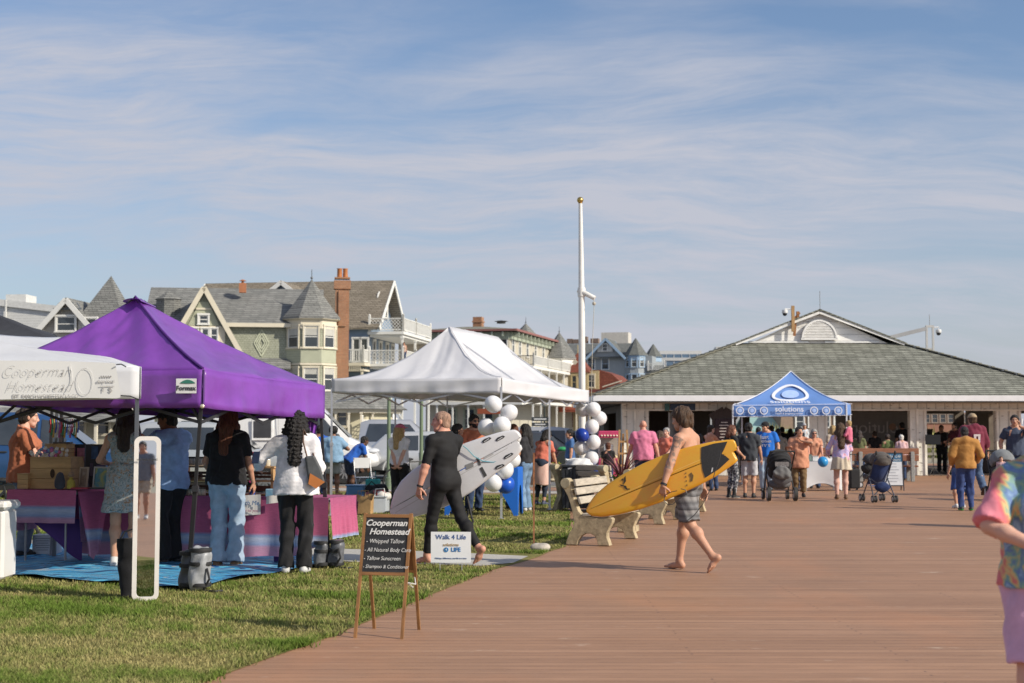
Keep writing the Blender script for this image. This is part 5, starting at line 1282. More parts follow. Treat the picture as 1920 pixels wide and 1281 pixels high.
# --- modern block
h = House('long modern apartment block with rows of blue windows far behind the pavilion', 1231, 340, -3, 'apartment_block', 'building')
x, z = h.x, h.z
mb = MB(); mb.box((11, 8, z(664) / 2), (34, 16, z(664))); h.b('wall', mb, mat((.42, .42, .42), .7, .06, .3))
for i, (pz, hh_) in enumerate(((669, 1.1), (682, 2.0), (694, 2.0))):
    mb = MB(); mb.box((11, -.1, z(pz)), (33, .3, hh_)); w_ = h.b('window_band', mb, mat((.10, .16, .24), .1, .2, .8, spec=.8))
    mb = MB()
    for k in range(18): mb.box((-5 + k * 1.85, -.3, z(pz)), (.14, .1, hh_))
    h.b('mullions', mb, mat((.5, .52, .54), .5), w_)
mb = MB(); mb.box((11, -.2, z(674)), (34.4, .5, .7)); mb.box((19, 5, z(659)), (9, 6, 2.4)); mb.box((6, 5, z(662)), (10, 6, 1.2)); h.b('parapet', mb, mat((.50, .50, .49), .7))
# --- leftmost houses
h = House('cream house with a tall pyramid roofed tower behind the purple tent', 215, 96, -5)
x, z = h.x, h.z
CW = lap_mat((.56, .53, .48), .13)
mb = MB(); mb.box((x(178), 2.0, z(597) / 2), (x(215) - x(141), 4, z(597))); h.b('tower', mb, CW)
zb, zt = z(597), z(516, 2); c_ = (x(178), 2.0); r_ = (x(222) - x(134)) / 2
mb = MB(); mb.add([(c_[0] - r_, c_[1] - r_, zb), (c_[0] + r_, c_[1] - r_, zb), (c_[0] + r_, c_[1] + r_, zb), (c_[0] - r_, c_[1] + r_, zb), (c_[0] + .15, c_[1], zt)], [(0, 1, 4), (1, 2, 4), (2, 3, 4), (3, 0, 4), (3, 2, 1, 0)]); h.b('tower_roof', mb, GREYROOF)
mb = MB(); mb.box((c_[0], c_[1] - r_ + .1, zb - .1), (2 * r_, .2, .22)); h.b('tower_cornice', mb, GTRIM)
h.wall([(x(60), 0), (x(150), 0), (x(150), z(602)), (x(119), z(560)), (x(60), z(622))], 5, CW, o=.3); h.gable(x(62), x(176), -.1, 6, z(620), z(557), GREYROOF, 'roof', 'Y', over=.2, trim=WTRIM)
h.window('S', x(118), z(607), 1.3, 1.0, .05, trim=WTRIM); h.window('S', x(165), z(608), .8, .8, .05)
mb = MB()
for i in range(5): mb.bar((x(119) - .9 + i * .45, .05, z(577)), (x(119) - .55 + i * .3, .05, z(566)), .07, .07)
mb.bar((x(119) - 1.0, .05, z(578)), (x(119) + 1.0, .05, z(578)), .1, .1); h.b('gable_fretwork', mb, mat((.16, .18, .2), .6))
mb = MB(); mb.lathe([(1.0, z(562, 6)), (.05, z(546, 6))], (x(258), 6, 0), 8); mb.lathe([(.9, 0), (.9, z(562, 6))], (x(258), 6, 0), 8); h.b('spire', mb, GREYROOF)
mb = MB(); y_ = -2.6
mb.add([(x(-60), y_ - 1.5, z(790)), (x(232), y_ - 1.5, z(790)), (x(232), .4, z(764)), (x(-60), .4, z(764)), (x(-60), y_ - 1.5, z(792)), (x(232), y_ - 1.5, z(792)), (x(232), .4, z(792)), (x(-60), .4, z(792))], [(0, 1, 2, 3), (7, 6, 5, 4), (0, 4, 5, 1), (1, 5, 6, 2), (3, 2, 6, 7), (0, 3, 7, 4)]); h.b('porch_roof', mb, GREYROOF)
mb = MB(); mb.box(((x(-60) + x(225)) / 2, -.2, z(800) / 2), (x(225) - x(-60), .6, 1.9 + z(800))); h.b('porch_wall', mb, mat((.45, .42, .33), .7))
h.posts([(x(p_), y_ - 1.2) for p_ in (-30, 30, 80, 130, 172, 183, 220)], 0, z(791), CREAM, .18)
for p_ in (60, 105, 150, 197): h.window('S', x(p_), z(800) + .1, .95, 1.3, .52, trim=CREAM)
h = House('long white clapboard house at the left edge with a shallow roof', 97, 108, -4)
x, z = h.x, h.z
h.wall([(x(-260), 0), (0, 0), (0, z(583)), (x(-260), z(540))], 8, lap_mat((.66, .66, .64), .2))
mb = MB(); mb.bar((x(-262), -.1, z(536)), (.4, -.1, z(580)), .5, .25, (0, 1, 0)); mb.box((x(12), 2, z(556)), (1.6, 2, .6)); h.b('roof_edge', mb, mat((.60, .60, .58), .6)); 
mb = MB(); mb.bar((x(6), -.2, z(562)), (x(6), -.2, z(600)), .1, .1); h.b('downpipe', mb, WTRIM)
# --- low buildings and a teal roof seen through the pavilion
h = House('low brown building with a pale teal roof seen through the pavilion', 1600, 150, 0, 'beach_building', 'building')
x, z = h.x, h.z
mb = MB(); mb.box((x(1560), 4, 2), (x(1640) - x(1450), 8, 4.0)); h.b('wall', mb, mat((.30, .21, .15), .8))
h.gable(x(1410), x(1500), 0, 10, z(805), z(782), mat((.30, .46, .42), .6), 'roof', 'X', over=.4)
for i in range(6): h.window('S', x(1500 + i * 24), 2.4, .8, 1.2, .03)
h = House('brick red apartment building beyond the dunes seen through the right bay of the pavilion', 1830, 190, 0, 'apartment_block', 'building')
x, z = h.x, h.z
mb = MB(); mb.box((x(1790), 5, z(774) / 2), (x(1850) - x(1730), 10, z(774))); h.b('wall', mb, mat((.28, .13, .09), .8))
for i in range(7): h.window('S', x(1738 + i * 15), z(785), .7, 1.1, .03, trim=mat((.30, .24, .2), .7))
# ---------------------------------------------------------------- vehicles
def vehicle(label, pos, rot, st, W, col, wheels, glassp, name='parked_car', cat='car', group='cars parked along the street', wr=.34, metal=.4, ride=.0, extra=None, dark=None, rough=.28):
    """st: stations (x, z_bottom, z_belt, z_top, belt half-width, top half-width) from rear to front"""
    t = thing(name, label, cat, pos, R(rot), group); paint = mat(col, rough, .03, 1, metal, key='paint', coat=.6)
    mb = MB(); n = len(st); ring = 12; vs = []; fs = []
    for (x, z0, zb, zt, wb, wt) in st:
        half = [(wb * .86, z0), (wb * .97, z0 + .10), (wb, z0 + (zb - z0) * .5), (wb * .975, zb), (wt, zb + (zt - zb) * .9 if zt - zb > .15 else zb + (zt - zb) * .5), (wt * .86, zt)]
        vs += [(x, -a, b) for a, b in half] + [(x, a, b) for a, b in half[::-1]]
    for i in range(n - 1):
        for k in range(ring): fs.append((i * ring + k, i * ring + (k + 1) % ring, (i + 1) * ring + (k + 1) % ring, (i + 1) * ring + k))
    fs += [tuple(range(ring))[::-1], tuple((n - 1) * ring + k for k in range(ring))]
    mb.add(vs, fs); b = mb.build('body', paint, t, True)
    def wb_at(x):
        for i in range(n - 1):
            a, c = st[i], st[i + 1]
            if a[0] <= x <= c[0]: f = (x - a[0]) / max(c[0] - a[0], 1e-6); return [a[j] + (c[j] - a[j]) * f for j in range(6)]
        return st[0] if x < st[0][0] else st[-1]
    def side(x, z, s, off=.02):
        q = wb_at(x); f = (z - q[2]) / max((q[2] + (q[3] - q[2]) * .9) - q[2], .01); return (x, s * (q[4] * .975 + (q[5] - q[4] * .975) * f + off), z)
    gl = glass()
    for poly in glassp.get('side', []):
        for s in (-1, 1):
            mb = MB(); pts = []
            for i in range(len(poly)):
                a, c = poly[i], poly[(i + 1) % len(poly)]
                for k in range(4): f = k / 4; pts.append(side(a[0] + (c[0] - a[0]) * f, a[1] + (c[1] - a[1]) * f, s))
            mb.add(pts, [tuple(range(len(pts)))]); mb.build('side_window', gl, t)
    for (xa, za, wa), (xb, zb, wb_) in glassp.get('end', []):
        mb = MB(); d = .012 if xb < xa else -.012
        mb.quad((xa + d, -wa, za + .012), (xa + d, wa, za + .012), (xb + d, wb_, zb + .012), (xb + d, -wb_, zb + .012)); mb.build('windscreen', gl, t)
    Q = Matrix.Rotation(R(90), 3, 'X')
    for wx_ in wheels:
        for s in (-1, 1):
            yy = s * (W / 2 - .10); w = MB().lathe([(wr * .62, -.10), (wr * .96, -.11), (wr, -.07), (wr, .07), (wr * .96, .11), (wr * .62, .10)], (wx_, yy, wr), 28, Q=Q).build('wheel', mat((.02, .02, .02), .8), t, True)
            mb = MB(); mb.lathe([(wr * .66, -.06), (wr * .66, .06)], (wx_, yy + s * .04, wr), 24, Q=Q)
            for k in range(10): a = k * .6283; mb.bar((wx_, yy + s * .105, wr), (wx_ + wr * .6 * math.cos(a), yy + s * .105, wr + wr * .6 * math.sin(a)), .045, .02, (0, 1, 0))
            mb.build('rim', mat((.45, .46, .48), .3, .05, 3, .8, key='rim'), w)
            mb = MB(); N = 16
            for k in range(N + 1):
                pass
            arc = [(wx_ + (wr + .07) * math.cos(math.pi * k / N), yy + s * .115, wr + (wr + .07) * math.sin(math.pi * k / N)) for k in range(N + 1)]
            arc = [(a_, (abs(side(a_, min(c_, st[3][2]), 1)[1]) + .004) * s, c_) for a_, b_, c_ in arc]
            mb.tube(arc, .035, 6); mb.build('wheel_arch', mat(dark or sc(col, .5), .6, key='arch'), t, True)
    mb = MB()
    for xx in glassp.get('doors', []):
        for s in (-1, 1):
            q = wb_at(xx); pts = [side(xx, z_, s, .002) for z_ in (q[2], q[2] - .02)]; mb.bar((xx, s * (q[4] + .002), q[1] + .12), (xx, s * (q[4] * .985 + .002), q[2] - .03), .012, .012)
    if glassp.get('doors'): mb.build('door_gaps', mat((.02, .02, .02), .8), t)
    mb = MB()
    for xx in glassp.get('handles', []):
        for s in (-1, 1): q = wb_at(xx); mb.box((xx, s * (q[4] * .99 + .012), q[2] - .11), (.2, .03, .035), bev=.008)
    if glassp.get('handles'): mb.build('door_handles', mat((.03, .03, .03), .4), t)
    if glassp.get('lamp'):
        for s in (-1, 1):
            x_, z_ = glassp['lamp']; mb = MB(); mb.ball((x_, s * (W / 2 - .22), z_), .12, 12, 1.6, 1, .7); mb.build('headlight', mat((.6, .62, .65), .08, key='lamp', spec=.9), t, True)
    if glassp.get('mirror'):
        for s in (-1, 1):
            x_, z_ = glassp['mirror']; mb = MB(); mb.ball((x_, s * (W / 2 + .10), z_), .11, 10, .6, 1.1, .8); mb.build('wing_mirror', mat(dark or col, .4, key='mir'), t, True)
    mb = MB(); mb.box(((st[0][0] + st[-1][0]) / 2, 0, .30), (st[-1][0] - st[0][0] - .5, W - .25, .22)); mb.build('underbody', mat((.015, .015, .015), .9), t)
    if extra: extra(t)
    return t
def suv(label, px, Y, rot, col, L=4.7, H=1.72, W=1.9, z=0, **k):
    h = H / 1.72
    st = [(-L / 2, .45, .95 * h, 1.0 * h, .80, .72), (-L / 2 + .08, .36, 1.02 * h, 1.15 * h, .90, .72), (-L / 2 + .55, .32, 1.04 * h, 1.62 * h, .94, .70), (-L / 2 + 1.0, .30, 1.04 * h, 1.71 * h, .95, .70), (-.2, .28, 1.02 * h, 1.72 * h, .95, .70), (.35, .28, 1.0 * h, 1.66 * h, .95, .69), (L / 2 - 1.25, .30, .99 * h, 1.06 * h, .95, .78), (L / 2 - .5, .32, .90 * h, .96 * h, .93, .74), (L / 2 - .08, .36, .74 * h, .80 * h, .84, .66), (L / 2, .42, .62, .66, .74, .6)]
    sw = [[(-L / 2 + .62, 1.08 * h), (-.75, 1.07 * h), (-.75, 1.58 * h), (-L / 2 + .95, 1.56 * h)], [(-.68, 1.07 * h), (.18, 1.05 * h), (.18, 1.58 * h), (-.68, 1.58 * h)], [(.26, 1.05 * h), (L / 2 - 1.5, 1.04 * h), (.50, 1.53 * h), (.26, 1.58 * h)]]
    g = dict(side=sw, end=[((L / 2 - 1.22, 1.07 * h, .70), (.42, 1.62 * h, .58))], doors=[-.72, .22], handles=[-.55, .4], lamp=(L / 2 - .18, .78 * h), mirror=(L / 2 - 1.55, 1.08 * h))
    return vehicle(label, (X(px, Y), Y, z), rot, st, W, col, (-L / 2 + .9, L / 2 - .95), g, **k)
def saloon(label, px, Y, rot, col, **k): return suv(label, px, Y, rot, col, L=4.6, H=1.5, W=1.8, **k)
suv('metallic blue car behind the craft table at the left edge', 70, 33, 6, (.02, .075, .20), L=4.9, H=1.95, W=1.95)
suv('silver white car parked behind the jar table with its windscreen to the right', 395, 35.5, 4, (.50, .52, .53), L=4.8, H=1.75)
def van_extra(t):
    mb = MB(); mb.box((-1.9, -1.03, 1.55), (1.2, .02, .5), bev=.004); mb.build('dark_window', glass(), t)
    mb = MB(); mb.box((-.2, -1.035, 1.55), (.62, .03, .62), bev=.05); h_ = mb.build('hatch', mat((.75, .75, .75), .5), t); mb = MB(); mb.box((-.2, -1.055, 1.56), (.50, .02, .48), bev=.008); mb.build('hatch_screen', mat((.05, .05, .055), .3), h_)
    mb = MB()
    for z in (1.25, 2.1): mb.box((-1.1, -1.028, z), (4.6, .012, .015))
    for x in (-1.15, .25, .75): mb.box((x, -1.028, 1.5), (.012, .012, 1.8))
    mb.build('panel_lines', mat((.45, .45, .46), .6), t)
    mb = MB(); mb.box((1.0, -1.0, .62), (1.0, .06, .34), bev=.03); mb.box((2.45, -.98, .62), (.7, .1, .42), bev=.05); mb.build('grey_bumper', mat((.10, .105, .11), .7), t)
Lv = 6.2
st = [(-3.1, .5, 1.3, 2.35, .98, .9), (-3.0, .42, 1.3, 2.55, 1.02, .94), (.9, .40, 1.25, 2.58, 1.02, .94), (1.15, .40, 1.22, 2.50, 1.02, .92), (2.25, .42, 1.15, 1.32, 1.0, .80), (2.75, .45, 1.0, 1.10, .96, .74), (3.05, .5, .78, .86, .85, .66), (3.1, .55, .7, .74, .78, .6)]
vehicle('white camper van with dark windows parked behind the purple tent', (X(513, 41.8), 41.8, 0), 3, st, 2.04, (.72, .72, .72), (-2.1, 2.15), dict(side=[[(1.2, 1.32), (2.05, 1.28), (1.42, 2.0), (1.2, 2.02)]], end=[((2.24, 1.34, .76), (1.18, 2.42, .84))], doors=[.95, 1.75], handles=[1.05], lamp=(2.88, .92), mirror=(1.95, 1.35)), name='camper_van', cat='van', group=None, wr=.36, metal=0, extra=van_extra, dark=(.08, .08, .085))
# pickup
st = [(-2.9, .55, 1.0, 1.05, .86, .84), (-2.85, .45, 1.12, 1.16, .95, .92), (-1.05, .42, 1.12, 1.16, .96, .93), (-1.0, .42, 1.12, 1.78, .96, .72), (-.7, .40, 1.12, 1.88, .96, .72), (.6, .40, 1.10, 1.88, .96, .72), (1.35, .42, 1.10, 1.20, .96, .80), (2.4, .45, 1.02, 1.10, .94, .78), (2.75, .5, .92, .98, .86, .7), (2.8, .55, .8, .85, .8, .62)]
vehicle('silver double cab pickup truck parked behind the white van', (X(735, 46.5), 46.5, 0), 4, st, 1.92, (.52, .53, .55), (-1.85, 1.85), dict(side=[[(-.88, 1.18), (-.12, 1.18), (-.12, 1.74), (-.72, 1.74)], [(-.04, 1.18), (1.02, 1.16), (.58, 1.72), (-.04, 1.74)]], end=[((1.34, 1.21, .74), (.62, 1.84, .62))], doors=[-.95, -.08, 1.05], handles=[-.75, .1], lamp=(2.62, .88), mirror=(1.0, 1.2)), name='pickup_truck', cat='pickup', group=None, wr=.38, metal=.6)
saloon('pale silver car behind the bearded man, mostly hidden by the stall', 830, 44, 4, (.55, .56, .57)); 
suv('silver car parked to the left of the flagpole', 1046, 52, 4, (.42, .43, .45), L=4.7, H=1.66)
saloon('dark grey car in front of the silver car by the planter', 1004, 47, 6, (.05, .055, .065))
saloon('grey car parked right behind the flagpole', 1120, 64, 4, (.35, .36, .38))
saloon('white car seen through the pavilion under the blue tent', 1352, 92, 0, (.7, .7, .7), z=.1)
# ---------------------------------------------------------------- stall goods, signs and street furniture
def simple(name, label, cat, m, fn, loc=(0, 0, 0), rz_=0, group=None, smooth=False, parent=None):
    mb = MB(); fn(mb); o = mb.build(name, m, parent, smooth); o.location = loc; o.rotation_euler = (0, 0, rz_)
    return tag(o, label, cat, group)
pine = wood_mat((.50, .31, .14), 'X', 5, .6, .25); pineZ = wood_mat((.48, .30, .14), 'Z', 6, .6, .3)
# mat on the grass
@cached
def swirl_mat():
    m, t, b = nt('woven mat'); q = NB(t); o = q.obj()
    v = q.mapv(o, (.16, .85, 1), (0, 0, R(-8))); n = q.noise(v, 1.6, 2, .4, 2.2)
    f = q.math('FRACT', q.math('MULTIPLY', n, 11.0))
    c = q.ramp(f, [(0, (.01, .04, .16)), (.14, (.03, .32, .66)), (.32, (.16, .58, .80)), (.48, (.02, .15, .42)), (.60, (.40, .42, .42)), (.70, (.05, .42, .74)), (.88, (.008, .03, .12))], 'CONSTANT')
    q.to(c, b); b.inputs['Roughness'].default_value = .6; q.bump(b, q.noise(o, 160, 2), .3, .004); return m
mp = [G(-80, 1074), G(340, 1107), G(480, 1078), G(628, 1058), G(560, 1040), G(230, 1020), G(-80, 1016)]
mb = MB(); c0 = G(270, 1065)
mb.grid(lambda u, v: (mp[0].lerp(mp[1], min(u / .62, 1)).lerp(mp[1].lerp(mp[3], max(0, (u - .62) / .38)), 1 if u > .62 else 0)).lerp(mp[6].lerp(mp[4], u), v) - c0 + Vector((0, 0, .022 + .014 * math.sin(u * 31 + v * 9) * math.sin(v * 13 + u * 5) + (.02 * abs(math.sin(u * 23)) if v == 0 else 0))), 60, 24)
o = mb.build('ground_mat', swirl_mat(), None, 2); o.location = c0; tag(o, 'blue swirled woven mat spread on the grass under the craft stall', 'mat')
# tables with cloths
@cached
def towel_mat(v0=0.):
    m, t, b = nt('striped cloth'); q = NB(t); o = q.obj(); z = q.n('ShaderNodeSeparateXYZ', {0: o}).outputs[2]
    f = q.math('DIVIDE', q.math('ADD', z, v0), .8)
    c = q.ramp(f, [(0, (.52, .26, .38)), (.18, (.48, .22, .34)), (.30, (.46, .25, .36)), (.34, (.26, .34, .54)), (.42, (.44, .48, .60)), (.46, (.26, .34, .54)), (.5, (.50, .12, .23)), (.8, (.46, .10, .21)), (1, (.38, .09, .20))], 'LINEAR')
    c = q.mix(.5, c, q.ramp(q.noise(q.mapv(o, (1, 1, 12)), 14, 4), [(.3, (.55, .55, .6)), (.7, (1, 1, 1))]), 'MULTIPLY'); q.to(c, b)
    b.inputs['Roughness'].default_value = .9; q.bump(b, q.noise(o, 90, 3), .4, .006); return m
def tbl(label_t, label_c, a, b, depth, h, drop, m, drops=(1, 1, 0, 1), group=None, seedf=0.):
    a = Vector(a); b = Vector(b); L_ = (b - a).length; d = (b - a).normalized(); n = Vector((-d.y, d.x, 0)); ang = math.atan2(d.y, d.x)
    t = thing('folding_table', label_t, 'table', (a.x, a.y, 0), ang, group)
    mb = MB(); mb.box((L_ / 2, depth / 2, h - .025), (L_ - .02, depth - .02, .04), bev=.01); mb.build('tabletop', mat((.6, .6, .58), .6), t)
    for x in (.18, L_ - .18):
        for y in (.1, depth - .1): mb = MB(); mb.tube([(x, y, 0), (x, y, h - .05)], .014, 8); mb.build('leg', mat((.3, .3, .32), .4, .1, 3, .6), t)
    mb = MB(); hz = h + .006
    mb.grid(lambda u, v: (L_ * u, depth * v, hz), 20, 6)
    def side(p, q_, out, dr):
        p, q_ = Vector(p), Vector(q_)
        mb.grid(lambda u, v: p.lerp(q_, u) + Vector((out[0], out[1], 0)) * (.012 + .05 * v * (math.sin(u * L_ * 9 + seedf) * .5 + math.sin(u * L_ * 21 + 1 + seedf) * .28 + .5)) - Vector((0, 0, (dr(u) if callable(dr) else dr) * v)), 60, 10)
    if drops[0]: side((0, 0, hz), (L_, 0, hz), (0, -1), drop)
    if drops[1]: side((L_, 0, hz), (L_, depth, hz), (1, 0), drops[1] if drops[1] != 1 else drop)
    if drops[3]: side((0, depth, hz), (0, 0, hz), (-1, 0), drops[3] if drops[3] != 1 else drop)
    o = mb.build('tablecloth', m, None, 2, fix=False); o.location = t.location; o.rotation_euler = t.rotation_euler
    tag(o, label_c, 'tablecloth'); return t, ang, h
a1, b1 = P(142, 925, 17.15), P(617, 935, 16.15)
T2h = .775
tbl('long folding table holding jars under the pink striped cloth', 'pink and blue striped cloth draped to the mat over the long jar table', (a1.x, a1.y, 0), (b1.x, b1.y, 0), .75, T2h, lambda u: .69 - .22 * max(0, (u - .86) / .14) + .02 * math.sin(u * 14), towel_mat(.03), (1, .46, 0, 1))
a2, b2 = P(15, 918, 16.7), P(144, 920, 16.55); T1h = .845
tbl('folding table with the wooden crates under the short mauve cloth', 'mauve striped cloth hanging short over the crate table', (a2.x, a2.y, 0), (b2.x, b2.y, 0), .8, T1h, .38, towel_mat(-.28), (1, .6, 0, .5), seedf=2)
# a pointed corner of cloth and a purple under-drape
cp = P(142, 922, 16.5)
mb = MB(); mb.grid(lambda u, v: Vector((cp.x + .02 + .30 * u * (1 - v * .55) + .14 * v, 16.52 - .06 * math.sin(u * 7) * v + u * .22 * (1 - v), T1h - .01 - (.78 if u < .5 else .74) * v * (1 - .25 * abs(u - .45)))), 14, 14)
tag(mb.build('tablecloth', towel_mat(-.02), None, 2, fix=False), 'pointed corner of pink and white cloth hanging between the two craft tables', 'tablecloth')
pu = mat((.075, .022, .19), .6, .1, 4, key='stretch')
mb = MB(); q0, q1 = P(58, 980, 16.85), P(150, 980, 16.75)
mb.grid(lambda u, v: Vector((q0.x + (q1.x - q0.x) * (u + (1 - u) * .45 * v ** 2), 16.85 - .06 * math.sin(u * 3.14) * v, .50 - (.50 * (.25 + .75 * u ** .6)) * v)), 16, 10)
tag(mb.build('drape', pu, None, 2, fix=False), 'dark purple stretch drape under the crate table', 'drape')
mb = MB(); q0, q1 = P(515, 1005, 16.7), P(545, 1005, 16.7); mb.grid(lambda u, v: Vector((q0.x + (q1.x - q0.x) * u * (1 - .5 * v), 16.65, .28 - .27 * v)), 8, 6)
tag(mb.build('drape', pu, None, 2, fix=False), 'dark purple stretch drape at the right end of the jar table', 'drape')
bxl = thing('sign_box', 'white printed box standing on the mat under the crate table', 'box', G(83, 1042))
mb = MB(); mb.box((0, .1, .13), (.30, .22, .25), bev=.008); mb.build('box', mat((.62, .64, .68), .6), bxl)
for i in range(6): mb = MB(); mb.box((-.02, -.012, .21 - i * .028), (.18 - .02 * (i % 3), .003, .008)); mb.build('text_line', mat((.25, .26, .3), .7), bxl)
# crates and goods on the left table
def crate(label, px0, px1, py0, py1, Y, d=.3, hole=True, group='wooden crates on the craft table'):
    a = P(px0, py1, Y); b = P(px1, py0, Y); w_, h_ = b.x - a.x, b.z - a.z
    t = thing('wooden_crate', label, 'crate', ((a.x + b.x) / 2, Y + d / 2, a.z), R(-10), group)
    mb = MB(); th = .014
    n = 3
    for k in range(n):
        z = h_ * (k + .5) / n; hh_ = h_ / n - .004
        mb.box((0, -d / 2 + th / 2, z), (w_, th, hh_)); mb.box((0, d / 2 - th / 2, z), (w_, th, hh_)); mb.box((-w_ / 2 + th / 2, 0, z), (th, d - 2 * th, hh_)); mb.box((w_ / 2 - th / 2, 0, z), (th, d - 2 * th, hh_))
    mb.box((0, 0, h_ + .006), (w_ + .01, d + .01, .012)); mb.build('box', pine, t)
    if hole: mb = MB(); mb.lathe([(.028, -.002), (.028, .004)], (0, 0, 0), 14, 1, 1.9, Q=Matrix.Rotation(R(90), 3, 'X')); o = mb.build('hand_hole', mat((.06, .035, .02), .9), t); o.location = (.03, -d / 2 - .001, h_ * .5); o.scale = (1, 1, 1.0)
    return t
zt1 = T1h + .01
crate('large pine crate with an oval hand hole on the craft table', 57, 140, 859, 917, 16.75, .34)
crate('small pine crate beside the large one at the left end of the craft table', 34, 56, 890, 917, 16.75, .2, False)
crate('shallow pine crate on top of the large crate', 86, 128, 834, 857, 16.85, .22, False)
@cached
def confetti(seed, cols):
    return ramp_mat(tuple((i / len(cols), c) for i, c in enumerate(cols)), 26, .6, .8, 'CONSTANT', (1, 1, 1), 1)
fl = thing('flower_wreath', 'wreath of pink white and violet paper flowers on the large crate', 'wreath', P(94, 856, 16.86))
for i in range(34):
    a = i * 2.4; r = .035 + .012 * (i % 9); c_ = ((.62, .60, .58), (.55, .16, .32), (.22, .14, .46), (.70, .68, .64), (.20, .36, .55))[i % 5 if i % 9 < 6 else 0]
    mb = MB()
    for k in range(5): b = k * 1.2566 + i; mb.ball((math.cos(b) * .013, -.004 * (k % 2), math.sin(b) * .013), .012, 7, 1, .5, 1)
    mb.ball((0, -.006, 0), .008, 6); f_ = mb.build('flower', mat(c_, .8, .2, 40), fl, True); f_.location = (r * 1.7 * math.cos(a), -.02 - .03 * rng.random(), .045 + .5 * r * math.sin(a)); f_.rotation_euler = (0, rng.random() * 3, 0)
js = thing('jewellery_stand', 'small stand hung with bright beads and ribbons on the craft table', 'stand', P(118, 832, 16.9))
mb = MB(); mb.box((0, 0, .01), (.2, .12, .02)); mb.tube([(0, 0, 0), (0, 0, .3)], .009, 6); mb.tube([(-.16, 0, .29), (.2, 0, .32)], .008, 6); mb.tube([(-.12, 0, .18), (.14, 0, .2)], .008, 6); mb.build('rack', mat((.05, .04, .04), .5), js)
for i in range(16):
    mb = MB(); x_ = -.15 + .022 * i; mb.tube([(x_, -.02, .29), (x_ + .01, -.025, .2), (x_ - .005, -.02, .13 - .03 * (i % 3))], [.006, .008, .012], 6); mb.build('ribbon', mat(((.5, .05, .05), (.04, .25, .10), (.5, .3, .05), (.06, .10, .4), (.5, .45, .42), (.45, .1, .3))[i % 6], .7), js)
def picframe(label, px, py, Y, w_, h_, col, inner, tilt=8, rz_=-14):
    t = thing('picture_frame', label, 'picture', P(px, py, Y), R(rz_)); t.rotation_euler = (R(-tilt), 0, R(rz_)); fw = .018
    mb = MB(); mb.box((0, 0, fw / 2), (w_, .02, fw)); mb.box((0, 0, h_ - fw / 2), (w_, .02, fw)); mb.box((-w_ / 2 + fw / 2, 0, h_ / 2), (fw, .02, h_ - 2 * fw)); mb.box((w_ / 2 - fw / 2, 0, h_ / 2), (fw, .02, h_ - 2 * fw)); mb.build('frame', mat(col, .5), t)
    mb = MB(); mb.box((0, .004, h_ / 2), (w_ - 2 * fw, .008, h_ - 2 * fw)); mb.build('picture', inner, t)
    mb = MB(); mb.bar((0, .01, h_ * .6), (0, .14, 0), .03, .006); mb.build('prop_leg', mat((.1, .1, .1), .6), t); return t
picframe('pale oak frame with a small picture, left of the two front pictures', 155, 915, 16.72, .115, .245, (.40, .30, .22), ramp_mat(((0, (.5, .42, .36)), (.5, (.25, .18, .14)), (1, (.55, .5, .45))), 9, .5))
picframe('wide silver frame with a blue and yellow picture beside the floral dress', 187, 916, 16.7, .19, .255, (.42, .40, .40), ramp_mat(((0, (.42, .42, .45)), (.4, (.10, .26, .34)), (.6, (.45, .42, .12)), (1, (.4, .4, .44))), 7, .8))
dp = thing('photo_display', 'dark folding display panel with small photographs behind the pictures', 'display', P(158, 915, 17.05), R(-12))
mb = MB(); mb.box((-.12, 0, .26), (.24, .02, .52)); mb.box((.13, .02, .26), (.24, .02, .52), R(14)); mb.build('panel', mat((.03, .028, .035), .6), dp)
for i, (x_, z_, c_) in enumerate(((-.16, .41, (.35, .12, .20)), (-.04, .40, (.38, .16, .24)), (.12, .42, (.05, .09, .18)), (.2, .2, (.10, .08, .16)), (-.14, .2, (.05, .05, .06)), (.06, .22, (.12, .10, .14)))):
    mb = MB(); mb.box((x_, -.014 + (.02 + .06 * x_ if x_ > 0.02 else 0) - .012, z_), (.095, .006, .15)); mb.build('photo', ramp_mat(((0, sc(c_, .5)), (.5, c_), (1, sc(c_, 1.9))), 20, .4), dp)
bt = thing('bottle', 'small cork stoppered bottle wrapped in yellow cloth on the craft table', 'bottle', P(133, 916, 16.6))
mb = MB(); mb.lathe([(.045, 0), (.05, .02), (.045, .08), (.02, .11), (.018, .13)], n=14); mb.build('wrap', mat((.46, .36, .06), .8, .2, 20), bt, True); mb = MB(); mb.lathe([(.022, .13), (.04, .15), (.022, .19)], n=12); mb.build('stopper', mat((.32, .2, .12), .8), bt, True)
po = thing('pouch', 'dark drawstring pouch leaning by the bottle on the craft table', 'pouch', P(112, 917, 16.6)); V_, F_ = isosurf([([elli((0, 0, .07), (.065, .05, .075)), elli((0, 0, .17), (.03, .03, .03))], .05, 0, [(np.array([0, 0, .0]), np.array([0, 0, -1.]))])], .01, wrinkle(.006, 4, 60)); npmesh('bag', V_, F_, fab((.06, .06, .075)), po); mb = MB(); mb.tube([(-.03, 0, .15), (.03, 0, .15)], .008, 5); mb.build('drawstring', mat((.2, .18, .15), .8), po)
bk = thing('notebook', 'red and black notebook lying open on the craft table', 'book', P(150, 917, 16.55) , R(-12)); mb = MB(); mb.box((0, .05, .008), (.22, .14, .015)); mb.build('cover', mat((.35, .03, .05), .6), bk); mb = MB(); mb.box((.24, .06, .008), (.22, .15, .018)); mb.build('pages', mat((.03, .03, .03), .6), bk)
